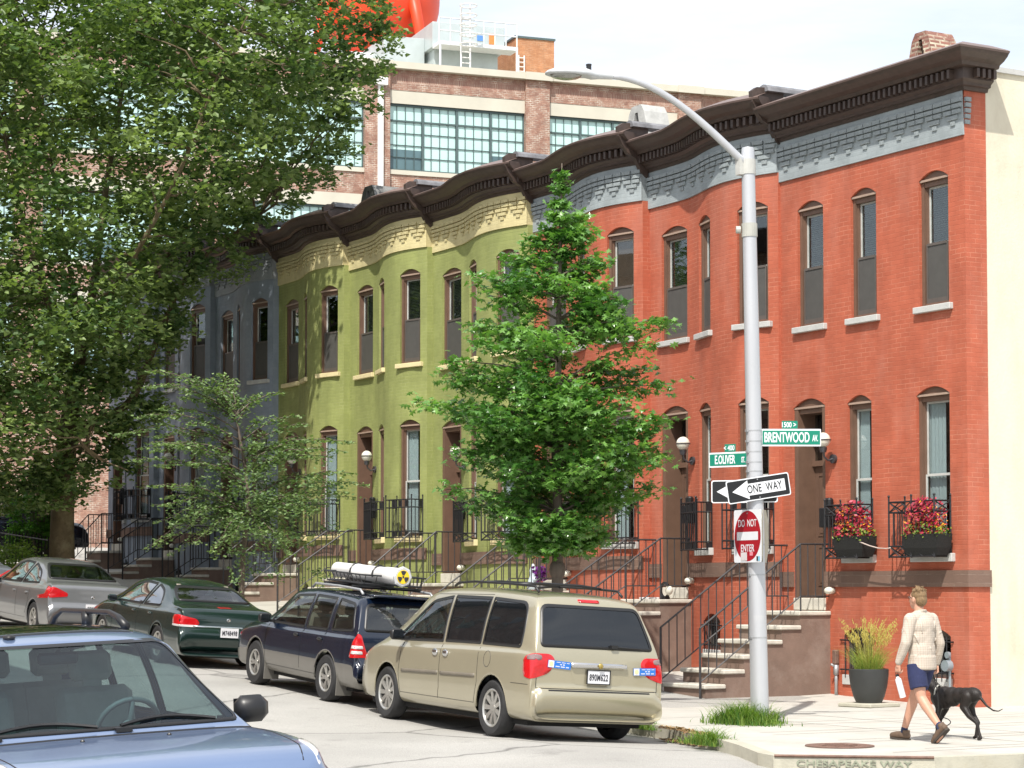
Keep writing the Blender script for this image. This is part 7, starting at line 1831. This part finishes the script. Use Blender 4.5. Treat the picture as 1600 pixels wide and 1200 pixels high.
for k in range(14):
    S_,E_,W_=((LS,LE,LW),(RS,RE,RW))[k%2]; t=rg.random(); A=Vector(S_).lerp(Vector(E_),t) if k%4<2 else Vector(E_).lerp(Vector(W_),t*.8); r_=.062-.012*(k%4>=2); a=rg.uniform(0,6.28); p=A+Vector((math.cos(a)*r_,math.sin(a)*r_,0)); a+=1.2; q=A+Vector((math.cos(a)*r_,math.sin(a)*r_,.05)); limb(mb,[(*p,.004),(*((p+q)/2+ (p+q-A*2)*.15),.008),(*q,.004)],n=6)
mb.tube([(.012+.066*math.cos(t*PI/8),.066*math.sin(t*PI/8),1.512-.012*math.cos(t*PI/8)) for t in range(17)],.014,8,cap=False)
sh=remesh_obj(mb,'shirt',plaid(),man,.007,3,.5)
# shorts
mb=MB(); ell(mb,(-.012,0,.905),(.132,.172,.11)); mb.tube([(-.012,0,.88),(-.012,0,.98)],[.13,.12],20)
mb.tube([(0,-.085,.90),(.06,-.092,.76),(.125,-.10,.635)],[.112,.112,.108],18); mb.tube([(0,.085,.90),(-.02,.095,.76),(-.055,.10,.625)],[.112,.112,.108],18)
remesh_obj(mb,'shorts',pm('navy_shorts_cloth',(.018,.024,.075),.85,var=.2,bump=.5,bscale=26),man,.007,3,.5)
# hair
mb=MB(); ell(mb,(.030,0,1.700),(.098,.084,.085)); ell(mb,(-.005,0,1.645),(.066,.076,.080)); 
for k in range(46):
    a=rg.uniform(0,2*PI); e_=rg.uniform(.1,1.45); p=Vector((.03+.09*math.cos(a)*math.cos(e_),.078*math.sin(a)*math.cos(e_),1.71+.078*math.sin(e_))); q=p+Vector((math.cos(a)*.012+rg.gauss(0,.012),math.sin(a)*.012+rg.gauss(0,.012),.014+rg.random()*.016)); limb(mb,[(*p,.012),(*q,.005)],n=6)
remesh_obj(mb,'hair',M['hair'],man,.005,1,.4)
# shoes, socks
ms=pm('brown_shoe_leather',(.11,.07,.045),.7,var=.25,scale=30); mso=pm('shoe_sole',(.05,.04,.032),.8); mk=pm('sock_dark_blue',(.025,.035,.08),.9)
def shoe(F):
    mb=MB(F); limb(mb,[(-.035,0,.055,.044),(.05,0,.055,.047),(.13,0,.045,.045),(.19,0,.038,.036)]); mb.tube([(-.02,0,.05),(-.02,0,.12)],.045,12); o=remesh_obj(mb,'shoe',ms,man,.006,3)
    m2=MB(F); pts=[(-.085+.0,0),(-.06,-.04),(.05,-.045),(.13,-.052),(.20,-.035),(.228,0),(.20,.035),(.13,.052),(.05,.045),(-.06,.04)]; m2.prism(pts,2,-.002,.020); m2.build('sole',mso,o)
    m3=MB(F)
    for k in range(4): m3.tube([(.03+k*.024,-.032,.096-k*.008),(.03+k*.024,0,.104-k*.008),(.03+k*.024,.032,.096-k*.008)],.0035,5)
    m3.build('laces',mk,o)
    return o
shoe(Matrix.Translation((.345,-.09,.0))@Matrix.Rotation(R(-3),4,'Y'))
shoe(Matrix.Translation((-.43,.10,.125))@Matrix.Rotation(R(42),4,'Y'))
mb=MB(); limb(mb,[(-.372,.10,.17,.042),(-.345,.10,.215,.043)]); remesh_obj(mb,'sock',mk,man,.006,2)
mb=MB(); limb(mb,[(.355,-.09,.10,.040),(.345,-.09,.135,.041)]); remesh_obj(mb,'sock',mk,man,.006,2)
mb=MB()
for s_ in (1,-1): mb.tube([(.145,s_*.02,1.678),(.135,s_*.055,1.680),(.05,s_*.084,1.668)],.0028,5)
mb.tube([(.150+.004*math.cos(t),.03+.018*math.cos(t*PI/6),1.672+.015*math.sin(t*PI/6)) for t in range(13)],.0025,5,cap=False); mb.build('glasses',M['trim'],man)
# white bottle (held, so a thing of its own)
ML=Matrix.Translation(man.location)@Matrix.Rotation(MANG,4,'Z')
bt=empty('bottle',label='white metal water bottle hanging from the man\'s left hand',cat='bottle'); bt.matrix_world=ML@Matrix.Translation((.165,.235,.775))@Matrix.Rotation(R(14),4,'Y')@Matrix.Rotation(R(-6),4,'X')
mb=MB(); mb.lathe([(.001,-.27),(.034,-.27),(.037,-.262),(.037,-.07),(.033,-.045),(.018,-.03),(.018,-.015),(.001,-.015)],(0,0,0),20); mb.build('flask',pm('white_enamel',(.74,.74,.77),.25,var=.02),bt,smooth=True,auto=50)
mb=MB(); mb.lathe([(.001,-.017),(.021,-.017),(.021,.010),(.001,.010)],(0,0,0),14); mb.tube([(.016*math.cos(t*PI/8),0,.014+.02*math.sin(t*PI/8)) for t in range(9)],.004,5); mb.build('cap',M['trim'],bt)
# dog
DP=CAM+fh*26.75+rt*((1490-800)/3500*26.75); DANG=PI+.10
dog=empty('dog',(DP.x,DP.y,side_z(DP.x,DP.y)),DANG,label='slim black dog on a leash walking ahead beside the man',cat='dog')
mb=MB()
# trunk: deep chest, tucked belly
def tor(x,z,ry,rz): ell(mb,(x,0,z),(.13,ry,rz))
tor(.25,.475,.085,.125); tor(.16,.475,.098,.138); tor(.04,.490,.095,.120); tor(-.08,.510,.085,.098); tor(-.18,.525,.078,.085); tor(-.28,.525,.083,.092)
limb(mb,[(.28,0,.53,.085),(.36,0,.60,.066),(.43,0,.665,.058)]); ell(mb,(.475,0,.695),(.080,.056,.058)); limb(mb,[(.50,0,.685,.045),(.57,0,.665,.034),(.625,0,.658,.024)]); mb.sphere((.645,0,.664),.013,8,6)
for s_ in (1,-1):
    limb(mb,[(.43,s_*.045,.735,.018),(.41,s_*.066,.700,.020),(.415,s_*.072,.655,.012)],n=8)
F1=[(.22,.075,.46,.062),(.185,.082,.345,.040),(.225,.082,.20,.025),(.215,.082,.09,.020),(.235,.082,.025,.024),(.27,.082,.018,.019)]
F2=[(.24,-.075,.46,.062),(.225,-.082,.34,.040),(.315,-.082,.21,.025),(.345,-.082,.10,.020),(.365,-.082,.028,.023),(.40,-.082,.020,.019)]
B1=[(-.25,.045,.50,.078),(-.21,.078,.385,.052),(-.30,.084,.28,.034),(-.425,.088,.205,.024),(-.455,.088,.10,.019),(-.48,.088,.03,.023),(-.445,.088,.018,.019)]
B2=[(-.25,-.045,.50,.078),(-.17,-.078,.385,.052),(-.21,-.084,.28,.034),(-.285,-.088,.195,.024),(-.255,-.088,.10,.019),(-.25,-.088,.03,.023),(-.215,-.088,.018,.019)]
for L in (F1,F2,B1,B2): limb(mb,L,n=12)
limb(mb,[(-.34,0,.545,.032),(-.41,0,.49,.020),(-.50,0,.405,.015),(-.60,0,.355,.012),(-.68,0,.350,.010),(-.75,0,.380,.007)],n=10)
remesh_obj(mb,'body',pm('black_short_coat',(.017,.013,.011),.5,var=.4,scale=7,bump=.4,bscale=90,spec=.35),dog,.0065,12,.6)
mb=MB()
for L in (F1,F2,B1,B2): p=L[-1]; mb.sphere((p[0]+.012,p[1],p[2]-.002),.016,8,6,(1.1,1,.8))
mb.build('white_toes',pm('white_fur',(.55,.52,.48),.8),dog,smooth=True)
mb=MB(); mb.tube([(.375+.0*math.cos(t),.070*math.cos(t*PI/10),.605+.068*math.sin(t*PI/10)) for t in range(21)],.011,6,cap=False); mb.build('collar',pm('collar_black',(.02,.02,.02),.5),dog)
mb=MB(); ring=[]
for t in range(25): a=t*PI/12; ring.append((.235+.012*math.sin(a),.103*math.cos(a),.478+.143*math.sin(a)))
mb.tube(ring,.009,6,cap=False); mb.build('harness_strap',pm('harness_pale',(.42,.41,.36),.6),dog)
# leash
MD=Matrix.Translation(dog.location)@Matrix.Rotation(DANG,4,'Z')
h_=ML@Vector((.045,-.245,.80)); c_=MD@Vector((.25,0,.625)); lo=MD@Vector((.12,.16,.17))
mb=MB(); P=[h_,h_.lerp(c_,.5)+Vector((0,0,-.03)),c_]; mb.tube([Vector(p) for p in catm([tuple(p) for p in P],6)],.006,6)
P=[h_,h_.lerp(lo,.45)+Vector((.05,0,0)),lo,lo+Vector((.10,.02,-.02)),lo+Vector((.16,.05,.02)),lo+Vector((.10,.06,.06)),lo+Vector((0,.04,.08))]; mb.tube([Vector(p) for p in catm([tuple(p) for p in P],5)],.006,6)
tag(mb.build('leash',M['trim'],smooth=True),'dark leash from the man\'s right hand to the black dog','leash')
